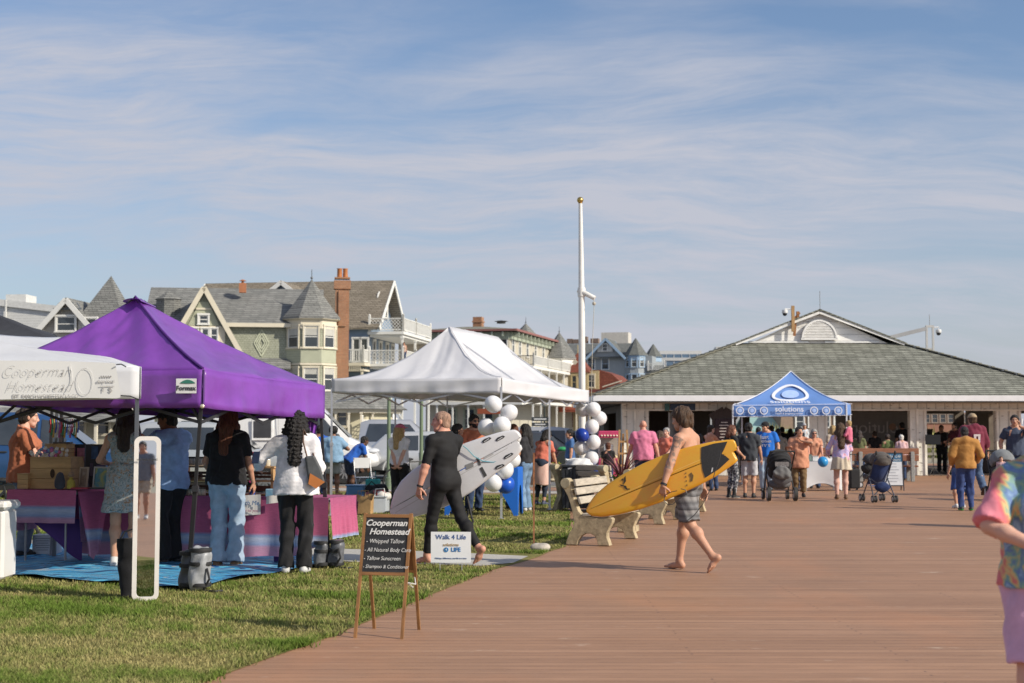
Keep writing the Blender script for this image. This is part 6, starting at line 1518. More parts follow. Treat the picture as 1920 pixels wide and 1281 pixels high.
# rack and goods on the long table
def ontable(px, back=.3): Y = 17.15 + (px - 142) / 475 * -1.0 + back; p = P(px, 900, Y); p.z = T2h + .008; return p
rk = thing('shelf_rack', 'low pine rack of dark slats holding jars on the long table', 'rack', ontable(432, .35), R(-17))
mb = MB()
for x_ in (-.62, .02, .60): mb.box((x_, 0, .17), (.03, .24, .34))
for z_ in (.015, .17, .33): mb.box((0, 0, z_), (1.26, .24, .02))
mb.build('frame', pine, rk)
for z_ in (.07, .10, .22, .26): mb = MB(); mb.box((0, -.10, z_), (1.2, .015, .03)); mb.build('slat', wood_mat((.09, .04, .02), 'X'), rk)
jarm = mat((.55, .50, .40), .1, .2, 30, key='jar', spec=.8); lid = mat((.10, .09, .08), .35, .1, 4, .5)
first = None
def jar(px, zo, back, lab, k=1.):
    global first
    p = ontable(px, back); p.z += zo
    if first is None:
        first = thing('jar', lab, 'jar', p, 0, 'glass jars on the long table'); mb = MB(); mb.lathe([(.03, 0), (.034, .01), (.034, .065), (.027, .075)], n=14); mb.build('glass', jarm, first, True); mb = MB(); mb.lathe([(.03, .075), (.03, .093)], n=14); mb.build('lid', lid, first)
        return first
    o = copy_tree(first); o.location = p; o['label'] = lab; o.scale = (k,) * 3; return o
for i in range(7): jar(350 + i * 5.2, .0, .08, 'small lidded glass jar left of the black shirt on the jar table')
for i in range(6): jar(348 + i * 6, .345, .33, 'small lidded glass jar on top of the rack left of the black shirt', 1.1)
for i in range(4): jar(477 + i * 8, .345, .33, 'small lidded glass jar on the rack between the black shirt and the white blouse', 1.1)
for i in range(6): jar(343 + i * 6.4, .182, .33, 'small lidded glass jar on the middle shelf of the rack', .95)
pw = thing('plush_toy', 'small pink plush toy standing on the rack by the white blouse', 'toy', ontable(477, .28) + Vector((0, 0, .345))); V_, F_ = isosurf([([elli((0, 0, .05), (.03, .025, .05)), elli((0, 0, .12), (.028, .028, .028)), elli((-.02, 0, .15), (.008, .006, .02)), elli((.02, 0, .15), (.008, .006, .02))], .012, 0, [])], .006); npmesh('plush', V_, F_, fab((.60, .12, .22)), pw)
cup = thing('flower_cup', 'blue cup holding a bright pink flower on the long table', 'cup', ontable(473, .05)); mb = MB(); mb.lathe([(.03, 0), (.042, .1), (.04, .1), (.03, .02)], n=14); mb.build('cup', mat((.05, .10, .35), .4), cup, True)
mb = MB()
for i in range(9): a = i * .7; mb.ball((.022 * math.cos(a), .022 * math.sin(a), .16 + .01 * (i % 2)), .018, 8, 1, 1, .6)
mb.build('flower', mat((.65, .05, .25), .7), cup, True); mb = MB(); mb.tube([(0, 0, .03), (0, 0, .16)], .004, 5); mb.build('stem', mat((.05, .2, .04), .7), cup)
bxs = thing('tissue_box', 'small white and blue box at the right end of the long table', 'box', ontable(517, .03), R(-17)); mb = MB(); mb.box((0, 0, .045), (.2, .12, .09), bev=.006); mb.build('box', ramp_mat(((0, (.6, .62, .66)), (.5, (.2, .42, .58)), (1, (.62, .58, .6))), 8, .5), bxs); mb = MB(); mb.grid(lambda u, v: (.05 * (u - .5), .03 * math.sin(u * 9) * (1 - v), .09 + .08 * v - .03 * abs(u - .5)), 6, 5); mb.build('tissue', mat((.65, .5, .55), .8), bxs)
def paper(label, px, py, w_, h_, lines):
    Y = 17.15 + (px - 142) / 475 * -1.0 - .075; t = thing('paper_sign', label, 'sign', P(px, py, Y), R(-15)); mb = MB(); mb.grid(lambda u, v: (w_ * (u - .5), -.01 - .012 * math.sin(u * 5), h_ * (v - .5) + .02 * u), 8, 4); mb.build('sheet', mat((.60, .57, .54), .7, .05, 4), t)
    for s, sz, z_, c_ in lines: text(s, sz, mat(c_, .6), t, (.02, -.03, z_), shear=.2)
paper('white paper sign with blue handwriting hung on the jar table cloth', 466, 949, .30, .23, (('with Me', .075, .035, (.03, .12, .30)), ('Sew to you', .05, -.05, (.30, .08, .16))))
paper('plain white paper hung on the jar table cloth beside the white blouse', 512, 938, .16, .09, ())
hb = thing('hanging_toys', 'cluster of net bag and bright soft toys hung at the tent corner post', 'toys', P(580, 800, 16.25))
for i, (dx, dz, r, c_) in enumerate(((0, .06, .07, (.50, .48, .44)), (-.03, -.03, .06, (.55, .14, .05)), (-.06, .15, .03, (.03, .26, .10)), (-.01, .14, .03, (.03, .28, .10)), (.03, -.12, .05, (.60, .50, .55)), (.05, -.22, .045, (.60, .25, .38)), (.06, -.32, .04, (.05, .2, .09)), (.05, -.38, .04, (.6, .55, .55)))):
    V_, F_ = isosurf([([elli((0, 0, 0), (r, r * .7, r))], 0, 0, [])], .009, wrinkle(.012, i, 70)); q_ = npmesh('toy', V_, F_, fab(c_, .4), hb); q_.location = (dx, 0, dz)
mb = MB(); mb.tube([(0, 0, .25), (.0, 0, .06), (.04, 0, -.2), (.05, 0, -.4)], .004, 4); mb.build('cord', mat((.3, .3, .3), .8), hb)
# mirror
mr = thing('mirror', 'tall narrow mirror with a rounded white frame standing on the grass', 'mirror', G(272, 1127) , R(10)); Hm, Wm, rr = 1.49, .235, .06
def rrect(w_, h_, r, n=6, o=0.):
    pts = []
    for cx, cz, a0 in ((w_ / 2 - r, h_ / 2 - r, 0), (-w_ / 2 + r, h_ / 2 - r, 90), (-w_ / 2 + r, -h_ / 2 + r, 180), (w_ / 2 - r, -h_ / 2 + r, 270)):
        for k in range(n + 1): a = R(a0 + 90 * k / n); pts.append((cx + r * math.cos(a), cz + r * math.sin(a)))
    return pts
tl = Matrix.Translation((0, 0, .0)) @ Matrix.Rotation(R(-.7), 4, 'X') @ Matrix.Translation((0, 0, Hm / 2))
ou, inn = rrect(Wm, Hm, rr), rrect(Wm - .075, Hm - .075, rr * .6); n_ = len(ou); mb = MB().at(tl)
vs = [(a, -.02, b) for a, b in ou] + [(a, -.02, b) for a, b in inn] + [(a, .02, b) for a, b in ou] + [(a, -.005, b) for a, b in inn]
mb.add(vs, [(i, (i + 1) % n_, n_ + (i + 1) % n_, n_ + i) for i in range(n_)] + [(i, i + 2 * n_, (i + 1) % n_ + 2 * n_, (i + 1) % n_) for i in range(n_)] + [(n_ + i, n_ + (i + 1) % n_, 3 * n_ + (i + 1) % n_, 3 * n_ + i) for i in range(n_)] + [tuple(range(2 * n_, 3 * n_))]); mb.build('frame', mat((.70, .66, .62), .45, .08, 4), mr, True)
mb = MB().at(tl); mb.add([(a, -.006, b) for a, b in inn], [tuple(range(n_))]); mb.build('mirror_glass', mat((.86, .88, .90), .015, .0, 1, 1.0, key='mirror'), mr)
tx_ = text('you look so good', .036, mat((.03, .03, .03), .5), mr, (0, -.03, 1.28), (R(89.3), 0, 0), sx=.72); 
# bags at the tent feet
def sandbag(label, g, parts_, rz_=0.):
    t = thing('weight_bag', label, 'bag', g, rz_)
    for i, (dx, dy, r, h_, c_) in enumerate(parts_):
        V_, F_ = isosurf([([cone((0, 0, r * .8), (.02, 0, h_ - r * .8), r, r * .93)], 0, 0, [(np.array([0, 0, 0.]), np.array([0, 0, -1.])), (np.array([0, 0, h_]), np.array([.1, 0, 1.]))])], .009, wrinkle(.014, 7 + i, 40)); q_ = npmesh('pouch', V_, F_, mat(c_, .42, .25, 12, bump=.4, bs=30, key='nylon'), t); q_.location = (dx, dy, 0)
        for z_ in (.14, .62, .93): mb = MB(); mb.lathe([(r * 1.04, h_ * z_ - .018), (r * 1.07, h_ * z_), (r * 1.04, h_ * z_ + .018)], (dx + .01, dy, 0), 16); mb.build('strap', mat((.02, .02, .022), .7), t, True)
    mb = MB(); mb.tube([(.10, -.08, .02), (.16, -.12, .12), (.13, -.1, .22)], .012, 5); mb.tube([(.1, -.1, .01), (.24, -.2, .012), (.30, -.16, .015)], .01, 5); mb.build('loose_strap', mat((.02, .02, .022), .7), t); return t
sandbag('tall silver grey weight bag strapped to the near leg of the purple tent', G(366, 1107), ((.04, -.02, .105, .42, (.30, .31, .33)), (-.09, .05, .085, .38, (.07, .075, .085))))
sandbag('pair of short grey and black weight bags at the right leg of the purple tent', G(614, 1064), ((-.075, 0, .085, .30, (.13, .135, .15)), (.085, 0, .085, .31, (.12, .125, .14))))
tb = thing('tapered_bag', 'tall black tapered fabric bag standing behind the mirror', 'bag', G(238, 1119)); V_, F_ = isosurf([([vcone(np.eye(3), (0, 0, 0), 0, .54, (.06, .06), (.105, .07))], 0, 0, [])], .009, wrinkle(.006, 2, 40)); npmesh('bag', V_, F_, fab((.012, .012, .014)), tb)
mb = MB(); mb.tube([(-.07, 0, .53), (-.03, 0, .60), (.06, 0, .63), (.1, 0, .66)], .009, 6); mb.build('strap', mat((.015, .015, .017), .7), tb)
wb = thing('plastic_bin', 'white plastic lidded bin cut by the left edge of the picture', 'bin', (X(-38, 14.9), 14.9, 0)); mb = MB(); mb.box((0, .1, .36), (.62, .4, .72), bev=.03); mb.build('bin', mat((.68, .67, .66), .5, .04, 3), wb); mb = MB(); mb.box((0, .1, .765), (.68, .46, .09), bev=.03); mb.build('lid', mat((.70, .69, .68), .5, .04, 3), wb)
# chalkboard
cb = thing('chalkboard_sign', 'black chalkboard on a wooden A-frame standing on the edge of the boardwalk', 'chalkboard', (G(660, 1195) + G(791, 1178)) / 2, R(-11)); Wc, Hc = .385, .925; yo = .25; stain = wood_mat((.27, .13, .045), 'Z', 9, .5)
lean_ = math.atan2(yo, Hc)
for sgn in (-1, 1):
    M = Matrix.Translation((0, sgn * yo, 0)) @ Matrix.Rotation(-lean_ * -sgn * -1, 4, 'X') if False else Matrix.Translation((0, sgn * yo, 0)) @ Matrix.Rotation(sgn * lean_, 4, 'X')
    for x_ in (-Wc / 2 + .011, Wc / 2 - .011): mb = MB().at(M); mb.box((x_, 0, Hc / 2), (.022, .02, Hc + .03)); mb.build('leg', stain, cb)
    mb = MB().at(M); mb.box((0, 0, Hc - .006), (Wc - .046, .02, .024)); mb.box((0, 0, .475), (Wc - .046, .02, .022)); mb.build('rail', wood_mat((.27, .13, .045), 'X', 9, .5), cb)
    mb = MB().at(M); mb.box((0, 0, .706), (Wc - .044, .008, .44)); pn = mb.build('chalk_panel', mat((.022, .023, .026), .75, .5, 7, key='slate') if sgn < 0 else stain, cb)
    if sgn < 0: front_M, front_p = M, pn
chalk = mat((.72, .72, .70), .95, .2, 90, key='chalk')
for s, sz, z_, xx, bd, al in (('Cooperman', .066, .862, -.005, .0012, 'CENTER'), ('Homestead', .066, .795, .022, .0012, 'CENTER'), ('- Whipped Tallow', .046, .722, -.155, -.0003, 'LEFT'), ('- All Natural Body Care', .043, .655, -.165, -.0003, 'LEFT'), ('- Tallow Sunscreen', .043, .590, -.165, -.0003, 'LEFT'), ('- Shampoo & Conditioner', .039, .527, -.165, -.0003, 'LEFT')):
    p_ = front_M @ Vector((xx, -.010, z_)); text(s, sz, chalk, front_p, p_, (R(90) - lean_, 0, 0), al, .28 if bd > .001 else .2, bd, sx=.88 if al == 'LEFT' else 1.02, ext=.0005)
mb = MB(); mb.tube([(Wc / 2 - .02, yo * .55, .42), (Wc / 2 + .0, yo * .4, .36), (Wc / 2 - .05, yo * .1, .38), (Wc / 2 - .01, yo * .25, .34)], .005, 5); mb.build('cord', mat((.6, .6, .58), .8), cb)
# yard sign
ys = thing('yard_sign', 'small white plastic yard sign with blue lettering in front of the wetsuit man', 'sign', (X(846, 15.7), 15.7, 0), R(-2)); mb = MB(); mb.box((0, 0, .265), (.44, .006, .335)); pnl = mb.build('panel', mat((.74, .75, .77), .5, .03, 4, key='coroplast'), ys)
navy = mat((.06, .12, .30), .5); mb = MB()
for x_ in (-.12, .12): mb = MB(); mb.tube([(x_, .008, -.02), (x_, .008, .35)], .004, 6); mb.build('wire_stake', alu, ys)
text('Walk 4 Life', .072, navy, pnl, (0, -.006, .375), bold=.0004); text('solutions', .046, mat((.45, .33, .18), .5), pnl, (.0, -.006, .292), bold=.0004, sx=1.05); text('LIFE', .062, mat((.02, .16, .42), .5), pnl, (.055, -.006, .238), bold=.0015)
mb = MB(); mb.lathe([(.026, -.002), (.026, .002)], (0, 0, 0), 20, Q=Matrix.Rotation(R(90), 3, 'X')); e_ = mb.build('emblem', mat((.03, .18, .42), .5), pnl); e_.location = (-.052, -.006, .238); text('4', .035, mat((.8, .8, .8), .5), e_, (0, -.004, 0)); text('Making a difference, one life at a time', .023, navy, pnl, (0, -.006, .145))
simple('stake', 'thin rusty iron stake standing at the end of the lawn', 'stake', mat((.26, .11, .05), .8, .5, 14), lambda m: (m.box((0, 0, .62), (.022, .022, 1.26)), m.box((0, 0, 1.1), (.03, .006, .25))), G(1001, 1030))
V_, F_ = isosurf([([elli((0, 0, .03), (.12, .07, .055)), elli((.05, .01, .03), (.06, .06, .05))], .03, 0, [])], .012, wrinkle(.012, 4, 30)); o = npmesh('stone', V_, F_, mat((.42, .38, .33), .9, .3, 9, bump=.5)); o.location = G(1013, 1031); tag(o, 'pale stone lying on the edge of the lawn beside the bench', 'stone')
# ---------------------------------------------------------------- surfboards
def surfboard(label, pts, px0, py0, Y, yaw, m, Yc=None, thick=.065, name='surfboard', rocker=.05):
    s = FPX / Y; c_ = math.cos(R(yaw)); poly = [((x - px0) / s / c_, -(y - py0) / s) for x, y in pts]
    t = thing(name, label, 'surfboard', P(px0, py0, Y), R(yaw))
    P2 = np.array(poly); cen = P2.mean(0); N = 120
    seg = np.vstack([P2, P2[:1]]); dl = np.r_[0, np.cumsum(np.linalg.norm(np.diff(seg, axis=0), axis=1))]; tt = np.linspace(0, dl[-1], N, endpoint=False); R_ = np.stack([np.interp(tt, dl, seg[:, i]) for i in (0, 1)], 1)
    ax_ = np.linalg.svd(P2 - cen)[2][0]
    mb = MB(); rings = []
    prof = [(1.0, 0), (.992, .5), (.955, .85), (.86, 1.0), (.6, 1.04), (.3, 1.05), (.02, 1.05)]
    # shrink towards the long axis so the swallow tail keeps its shape
    proj = cen + np.outer((R_ - cen) @ ax_, ax_)
    vs = []
    for sgn in (-1, 1):
        for f, h_ in prof:
            q_ = proj + (R_ - proj) * f; q_ = cen + (q_ - cen) * (1 - .012 * (1 - f))
            along = (q_ - cen) @ ax_
            for i in range(N): vs.append((q_[i, 0], sgn * h_ * thick / 2 + rocker * (along[i] / .9) ** 2, q_[i, 1]))
    k = len(prof); fs = []
    for sd_ in (0, 1):
        for j in range(k - 1):
            for i in range(N):
                a = sd_ * k * N + j * N; fs.append((a + i, a + (i + 1) % N, a + N + (i + 1) % N, a + N + i))
    mb.add(vs, fs); me = mb.build('board', m, t, 2); bmesh_merge(me)
    def loc(px, py, off=.004):
        p = np.array([(px - px0) / s / c_, -(py - py0) / s]); al = (p - cen) @ ax_; return Vector((p[0], -1.05 * thick / 2 + rocker * (al / .9) ** 2 - off, p[1]))
    return t, loc
def decal(t, loc, name, pts, m, off=.005):
    mb = MB(); c_ = np.mean(np.array(pts, float), 0); dense = []
    for i in range(len(pts)):
        a, b = pts[i], pts[(i + 1) % len(pts)]
        for k in range(4): dense.append((a[0] + (b[0] - a[0]) * k / 4, a[1] + (b[1] - a[1]) * k / 4))
    n = len(dense); vs = [loc(*c_, off)] + [loc(c_[0] + (p[0] - c_[0]) * .5, c_[1] + (p[1] - c_[1]) * .5, off) for p in dense] + [loc(*p, off) for p in dense]
    mb.add(vs, [(0, 1 + i, 1 + (i + 1) % n) for i in range(n)] + [(1 + i, 1 + n + i, 1 + n + (i + 1) % n, 1 + (i + 1) % n) for i in range(n)]); return mb.build(name, m, t)
def bmesh_merge(o):
    import bmesh
    bm = bmesh.new(); bm.from_mesh(o.data); bmesh.ops.remove_doubles(bm, verts=bm.verts, dist=.0004); bmesh.ops.recalc_face_normals(bm, faces=bm.faces); bm.to_mesh(o.data); bm.free()
@cached
def board_mat(c1, c2, strg):
    m, t, b = nt('resin board'); q = NB(t); o = q.obj()
    n = q.noise(o, 3.2, 6, .7); n2 = q.noise(q.mapv(o, (1, 1, 3)), 34, 5, .75)
    c = q.mix(q.ramp(q.math('ADD', q.math('MULTIPLY', n, .6), q.math('MULTIPLY', n2, .4)), [(.44, (0, 0, 0)), (.60, (1, 1, 1))]), c1, c2); q.to(c, b)
    b.inputs['Roughness'].default_value = .35; b.inputs['Coat Weight'].default_value = .4; q.bump(b, n2, .12, .004); return m
# yellow fish board under the bare-backed surfer's arm
yb_pts = [(1101, 957), (1106, 945), (1118, 928), (1140, 909), (1170, 889), (1205, 870), (1245, 852), (1285, 839), (1325, 829), (1358, 824), (1371, 823.5), (1373, 829), (1368, 838), (1360, 846), (1352, 851), (1362, 850.5), (1371, 853), (1377.5, 860), (1374, 866), (1360, 877), (1338, 893), (1310, 909), (1280, 924), (1240, 942), (1200, 956), (1160, 966), (1130, 970), (1110, 968), (1103, 963)]
YB, yl = surfboard('yellow fish surfboard with a black tail pad carried by the bare-backed man', yb_pts, 1240, 897, 15.70, -14, board_mat((.66, .35, .02), (.70, .29, .016), 0)); YB.rotation_euler.x = R(-7)
blk = mat((.018, .018, .02), .75, .3, 60, bump=.4, bs=160, key='pad'); inkb = mat((.05, .035, .015), .5)
decal(YB, yl, 'tail_pad', [(1312.5, 839), (1335, 832), (1359, 828), (1353, 843), (1349, 851), (1356, 855), (1363, 861), (1345, 879), (1320, 896), (1315, 882), (1312, 860)], blk)
decal(YB, yl, 'pad_logo', [(1330, 886), (1332, 877), (1334, 877), (1333, 884)], mat((.5, .5, .5), .6), .008)
for pg in ([(1172, 897), (1175, 893), (1176, 903), (1171, 911)], [(1164, 909), (1176, 912), (1178, 915), (1166, 912)], [(1172, 914), (1176, 912), (1179, 919), (1175, 918)], [(1176, 917), (1184, 917), (1183, 919), (1176, 919)], [(1167, 900), (1170, 898), (1171, 901), (1168, 903)]): decal(YB, yl, 'brand_mark', pg, inkb)
for pg in ([(1291, 890), (1295, 886), (1299, 892), (1297, 903), (1293, 903), (1294, 896)], [(1284, 887), (1286, 886), (1286, 889), (1284, 889)], [(1284, 893), (1286, 893), (1286, 896), (1284, 896)], [(1285, 901), (1287, 901), (1287, 903), (1285, 904)], [(1286, 909), (1288, 908), (1288, 912), (1286, 912)]): decal(YB, yl, 'brand_mark', pg, mat((.12, .07, .02), .6))
def strip(t, loc, p0, p1, m):
    mb = MB(); v = []
    for i in range(13):
        x_ = p0[0] + (p1[0] - p0[0]) * i / 12; y_ = p0[1] + (p1[1] - p0[1]) * i / 12; v += [loc(x_, y_ - .6, .0015), loc(x_, y_ + .6, .0015)]
    mb.add(v, [(2 * i, 2 * i + 1, 2 * i + 3, 2 * i + 2) for i in range(12)]); mb.build('stringer', m, t)
strip(YB, yl, (1112, 953), (1312, 862), mat((.74, .46, .10), .5))
lc = mat((.02, .02, .022), .4); mb = MB(); W_ = lambda px, py, Y: P(px, py, Y) - YB.location
Ri = Matrix.Rotation(R(14), 3, 'Z')
def lpts(l, Y): return [Ri @ W_(a, b, Y) for a, b in l]
mb.tube(lpts([(1351, 852), (1350, 862), (1347, 875), (1341, 890), (1338, 903), (1330, 930), (1318, 955), (1303, 975), (1290, 986), (1282, 989)], 15.2), .0045, 6); mb.build('leash', lc, YB, True)
mb = MB(); mb.tube(lpts([(1270, 931), (1258, 934), (1247, 941), (1246, 950), (1252, 957), (1262, 957), (1272, 948), (1282, 940), (1289, 937), (1286, 929), (1277, 927)], 15.17), .0045, 6); mb.build('leash', lc, YB, True)
# white board behind the wetsuit man
wb_pts = [(729, 962), (731, 945), (737, 925), (750, 903), (770, 884), (800, 863), (835, 846), (870, 832), (905, 820), (935, 811), (957, 807), (967, 807.5), (973, 815), (971, 825), (961, 835), (969, 834), (978, 838), (978, 842), (969, 856), (950, 872), (920, 895), (885, 922), (845, 946), (805, 962), (770, 971), (745, 972.5), (733, 969)]
WB, wl2 = surfboard('white swallow tail surfboard with black fin boxes carried by the wetsuit man', wb_pts, 850, 890, 16.75, -8, board_mat((.66, .66, .67), (.60, .60, .62), 0))
for (a, b, c_, d) in ((904, 829, 921, 820), (929, 826, 946, 817), (944, 859, 962, 849), (928, 878, 946, 870)):
    decal(WB, wl2, 'fin_box', [(a, b), (a + 4, b - 5), (c_ - 3, d), (c_ + 1, d + 2), (c_ - 2, d + 5), (a + 4, b + 2)], mat((.015, .015, .017), .4), .006)
    decal(WB, wl2, 'fin_slot', [(a + 4, b - .5), (c_ - 4, d + 2.3), (c_ - 3, d + 3.3), (a + 4.5, b + .6)], mat((.55, .55, .56), .5), .010)
for pg, k in (([(873, 872), (888, 866), (889, 875), (876, 881)], .22), ([(900, 878), (905, 875), (914, 891), (909, 895)], .05), ([(893, 860), (898, 858), (903, 872), (899, 873)], .08), ([(908, 858), (925, 849), (926, 852), (909, 861)], .42), ([(782, 914), (786, 917), (797, 925), (788, 924)], .03), ([(781, 926), (790, 924), (798, 926), (790, 931)], .03)): decal(WB, wl2, 'printed_mark', pg, mat((k, k, k), .6))
strip(WB, wl2, (740, 962), (952, 840), mat((.44, .43, .42), .5))
Rw = Matrix.Rotation(R(8), 3, 'Z'); mb = MB(); mb.tube([Rw @ (P(a, b, 16.66) - WB.location) for a, b in ((868, 836), (876, 842), (888, 855), (905, 865), (925, 867), (940, 862), (950, 850), (957, 837), (966, 834))], .006, 6); mb.build('leash', mat((.08, .33, .42), .5), WB, True)
mb = MB(); mb.tube([Rw @ (P(a, b, 16.66) - WB.location) for a, b in ((953, 839), (960, 833), (968, 831), (976, 834))], .010, 6); mb.build('leash_plug', lc, WB, True)
mb = MB(); mb.tube([Rw @ (P(a, b, 16.7) - WB.location) for a, b in ((876, 931), (880, 950), (884, 968), (887, 978), (885, 985), (879, 981), (876, 970), (878, 955))], .013, 6); mb.build('ankle_strap', lc, WB, True)
# ---------------------------------------------------------------- balloons
def balloon(label, px, py, Y, r, col, group):
    t = thing('balloon', label, 'balloon', P(px, py, Y), rng.random() * 6, group)
    mb = MB(); mb.lathe([(max(.0005, r * math.sin(a) * (1 - .10 * max(0, -math.cos(a)) * 0 + .04 * math.cos(a))), -r * 1.06 * math.cos(a)) for a in [math.pi * i / 14 for i in range(15)]], n=24); mb.build('skin', mat(col, .28, .02, 2, key='balloon', trans=.18, coat=.2), t, 2)
    mb = MB(); mb.lathe([(.006, -r * 1.06), (.012, -r * 1.06 - .012), (.004, -r * 1.06 + .004)], n=8); mb.build('knot', mat(col, .4), t); t.rotation_euler = (R(rng.uniform(-50, 50)), R(rng.uniform(-50, 50)), 0); return t
WHB, BLB = (.80, .80, .82), (.012, .10, .56)
names = ['topmost', 'second from the top, to the right', 'third, at the left', 'largest in the middle, right of the third', 'half hidden behind the middle pair', 'just above the board tail', 'under the tail of the white board', 'lower, below the board', 'lowest white one']
for (px, py, r), nm, dy in zip(((925, 758, 16), (955, 774, 15.5), (912, 801, 16), (941, 798, 17), (924, 808, 14), (963, 820, 14), (961, 862, 15), (947, 882, 16), (925, 905.5, 16)), names, (0, .05, .1, -.12, .15, .1, .1, 0, -.1)): balloon('white balloon on the white tent pole, ' + nm, px, py, 24.7 + dy, r / 107, WHB, 'balloons on the pole of the white tent')
balloon('blue balloon low on the front pole of the white tent', 949, 909, 24.8, .15, BLB, None)
n2_ = ['at the upper left, touching the tent corner', 'at the upper right', 'third down, on the right', 'fourth down in the middle', 'right of the dark blue one', 'below the dark blue one at the left', 'in the middle of the lower half', 'lower left above the bin', 'lowest, on the bin']
for (px, py), nm, dy in zip(((1092, 768), (1113, 767.5), (1124, 784), (1110, 800), (1113, 829), (1089, 840), (1109, 860), (1094, 874), (1103, 899)), n2_, (.1, -.05, .1, 0, -.05, .05, -.1, .1, -.1)): balloon('white balloon of the flagpole column, ' + nm, px, py, 30.6 + dy, 13.4 / 87, WHB, 'balloons on the flagpole column')
balloon('dark blue balloon half way up the flagpole column', 1091, 816, 30.5, .15, (.012, .05, .36), None); balloon('bright blue balloon low on the right of the flagpole column', 1121, 885, 30.4, .15, BLB, None)
bl_ = balloon('light blue balloon hovering before the white cloth table', 1543, 866, 34.6, .125, (.03, .30, .66), None)
# flagpole
fp = thing('flagpole', 'tall white flagpole with a short gaff and a golden ball on top', 'flagpole', (X(1092, 32.5), 32.5, 0))
zt = Z(381, 32.5); mb = MB(); mb.tube([(0, 0, 0), (0, 0, 1.5), (-.01, 0, Z(560, 32.5)), (-.03, 0, zt)], [.085, .082, .072, .042], 14); mb.build('pole', mat((.72, .71, .68), .45, .08, 3), fp, True)
mb = MB(); mb.ball((-.035, 0, zt + .07), .075, 14); mb.lathe([(.03, zt - .02), (.05, zt), (.02, zt + .02)], (-.03, 0, 0), 10); mb.build('gold_ball', mat((.55, .38, .12), .3, .1, 3, .9), fp, True)
zg_ = Z(548, 32.5); mb = MB(); mb.tube([(-.10, 0, zg_ + .03), (.05, -.05, zg_ - .02), (.29, -.10, zg_ - .15)], [.04, .06, .055], 10); mb.lathe([(.09, zg_ - .10), (.09, zg_ + .10)], (-.01, 0, 0), 12); mb.build('gaff', mat((.70, .69, .66), .5), fp, True)
mb = MB(); mb.tube([(.27, -.1, zg_ - .17), (.27, -.1, zg_ - .35), (.23, -.1, zg_ - 1.2), (.20, -.1, 2.2), (.10, -.05, 1.2)], .007, 5); mb.ball((.27, -.1, zg_ - .27), .045, 8); mb.build('halyard', mat((.45, .42, .36), .8), fp)
mb = MB(); mb.lathe([(.20, 0), (.20, .12), (.12, .14)], n=16); mb.build('base', mat((.5, .48, .45), .8), fp)
# ---------------------------------------------------------------- concrete and slat benches
conc = speckle_mat((.44, .355, .225), 9, var=.42); slatm = wood_mat((.44, .39, .32), 'Y', 9, .8, .3)
s_ = 1 / 496.6; prof_px = [(180, 592), (188, 570), (205, 560), (228, 560), (246, 574), (255, 620), (268, 680), (285, 735), (303, 778), (330, 806), (400, 818), (470, 822), (528, 818), (540, 828), (536, 850), (515, 885), (500, 920), (500, 950), (512, 980), (520, 1004), (436, 1004), (432, 970), (415, 940), (385, 926), (350, 928), (318, 945), (298, 975), (290, 1004), (212, 1004), (218, 975), (235, 930), (262, 890), (272, 850), (262, 800), (248, 740), (228, 680), (205, 640), (186, 618)]
bp = [((x_ - 365) * s_, (1004 - y_) * s_) for x_, y_ in prof_px]
def bench_proto(label, loc, rz_):
    t = thing('bench', label, 'bench', loc, rz_, 'concrete and timber benches along the boardwalk')
    for y_ in (0, 1.35):
        mb = MB(); mb.prism(bp, .13, 'Y', y_ - .065); e_ = mb.build('end_support', conc, t, False)
        bv = e_.modifiers.new('edge', 'BEVEL'); bv.width = .008; bv.segments = 2; bv.limit_method = 'ANGLE'
        mb = MB(); Q = Matrix.Rotation(R(90), 3, 'X'); mb.lathe([(.066, -.085), (.066, .085)], ((213 - 365) * s_, y_, (1004 - 592) * s_), 18, Q=Q); mb.build('scroll', mat((.42, .36, .24), .9, .3, 12), e_, True)
    for px_, py_, an in ((262, 590, -12), (268, 648, -14), (292, 708, -20)):
        mb = MB(); mb.box(((px_ + 18 - 365) * s_, .675, (1004 - py_) * s_), (.035, 1.5, .098), Matrix.Rotation(R(an), 3, 'Y'), bev=.006); mb.build('back_slat', slatm, t)
    for px_ in (360, 425, 495): mb = MB(); mb.box(((px_ - 365) * s_, .675, (1004 - 806) * s_ + .008), (.115, 1.5, .036), bev=.006); mb.build('seat_slat', slatm, t)
    return t
b0 = bench_proto('concrete and grey timber bench nearest the camera beside the lawn', G(1104, 1022), R(-20))
for lab, loc, r_ in (('second concrete bench, mostly hidden behind the yellow surfboard', G(1212, 982), -20), ('third concrete bench farther off beyond the yellow surfboard', G(1262, 966), -20), ('concrete bench turned side on under the blue balloon with its back to the camera', Vector((X(1152, 26.8), 26.8, 0)), 40)):
    c_ = copy_tree(b0); c_.location = loc; c_.rotation_euler = (0, 0, R(r_)); c_['label'] = lab
pd = thing('pedestal', 'small stepped concrete pedestal behind the near bench', 'pedestal', G(1178, 997), R(-15)); mb = MB(); mb.box((0, 0, .05), (.30, .24, .10), bev=.01); mb.box((0, 0, .22), (.2, .17, .24), bev=.02); mb.box((0, 0, .36), (.27, .22, .06), bev=.01); mb.build('block', conc, pd)
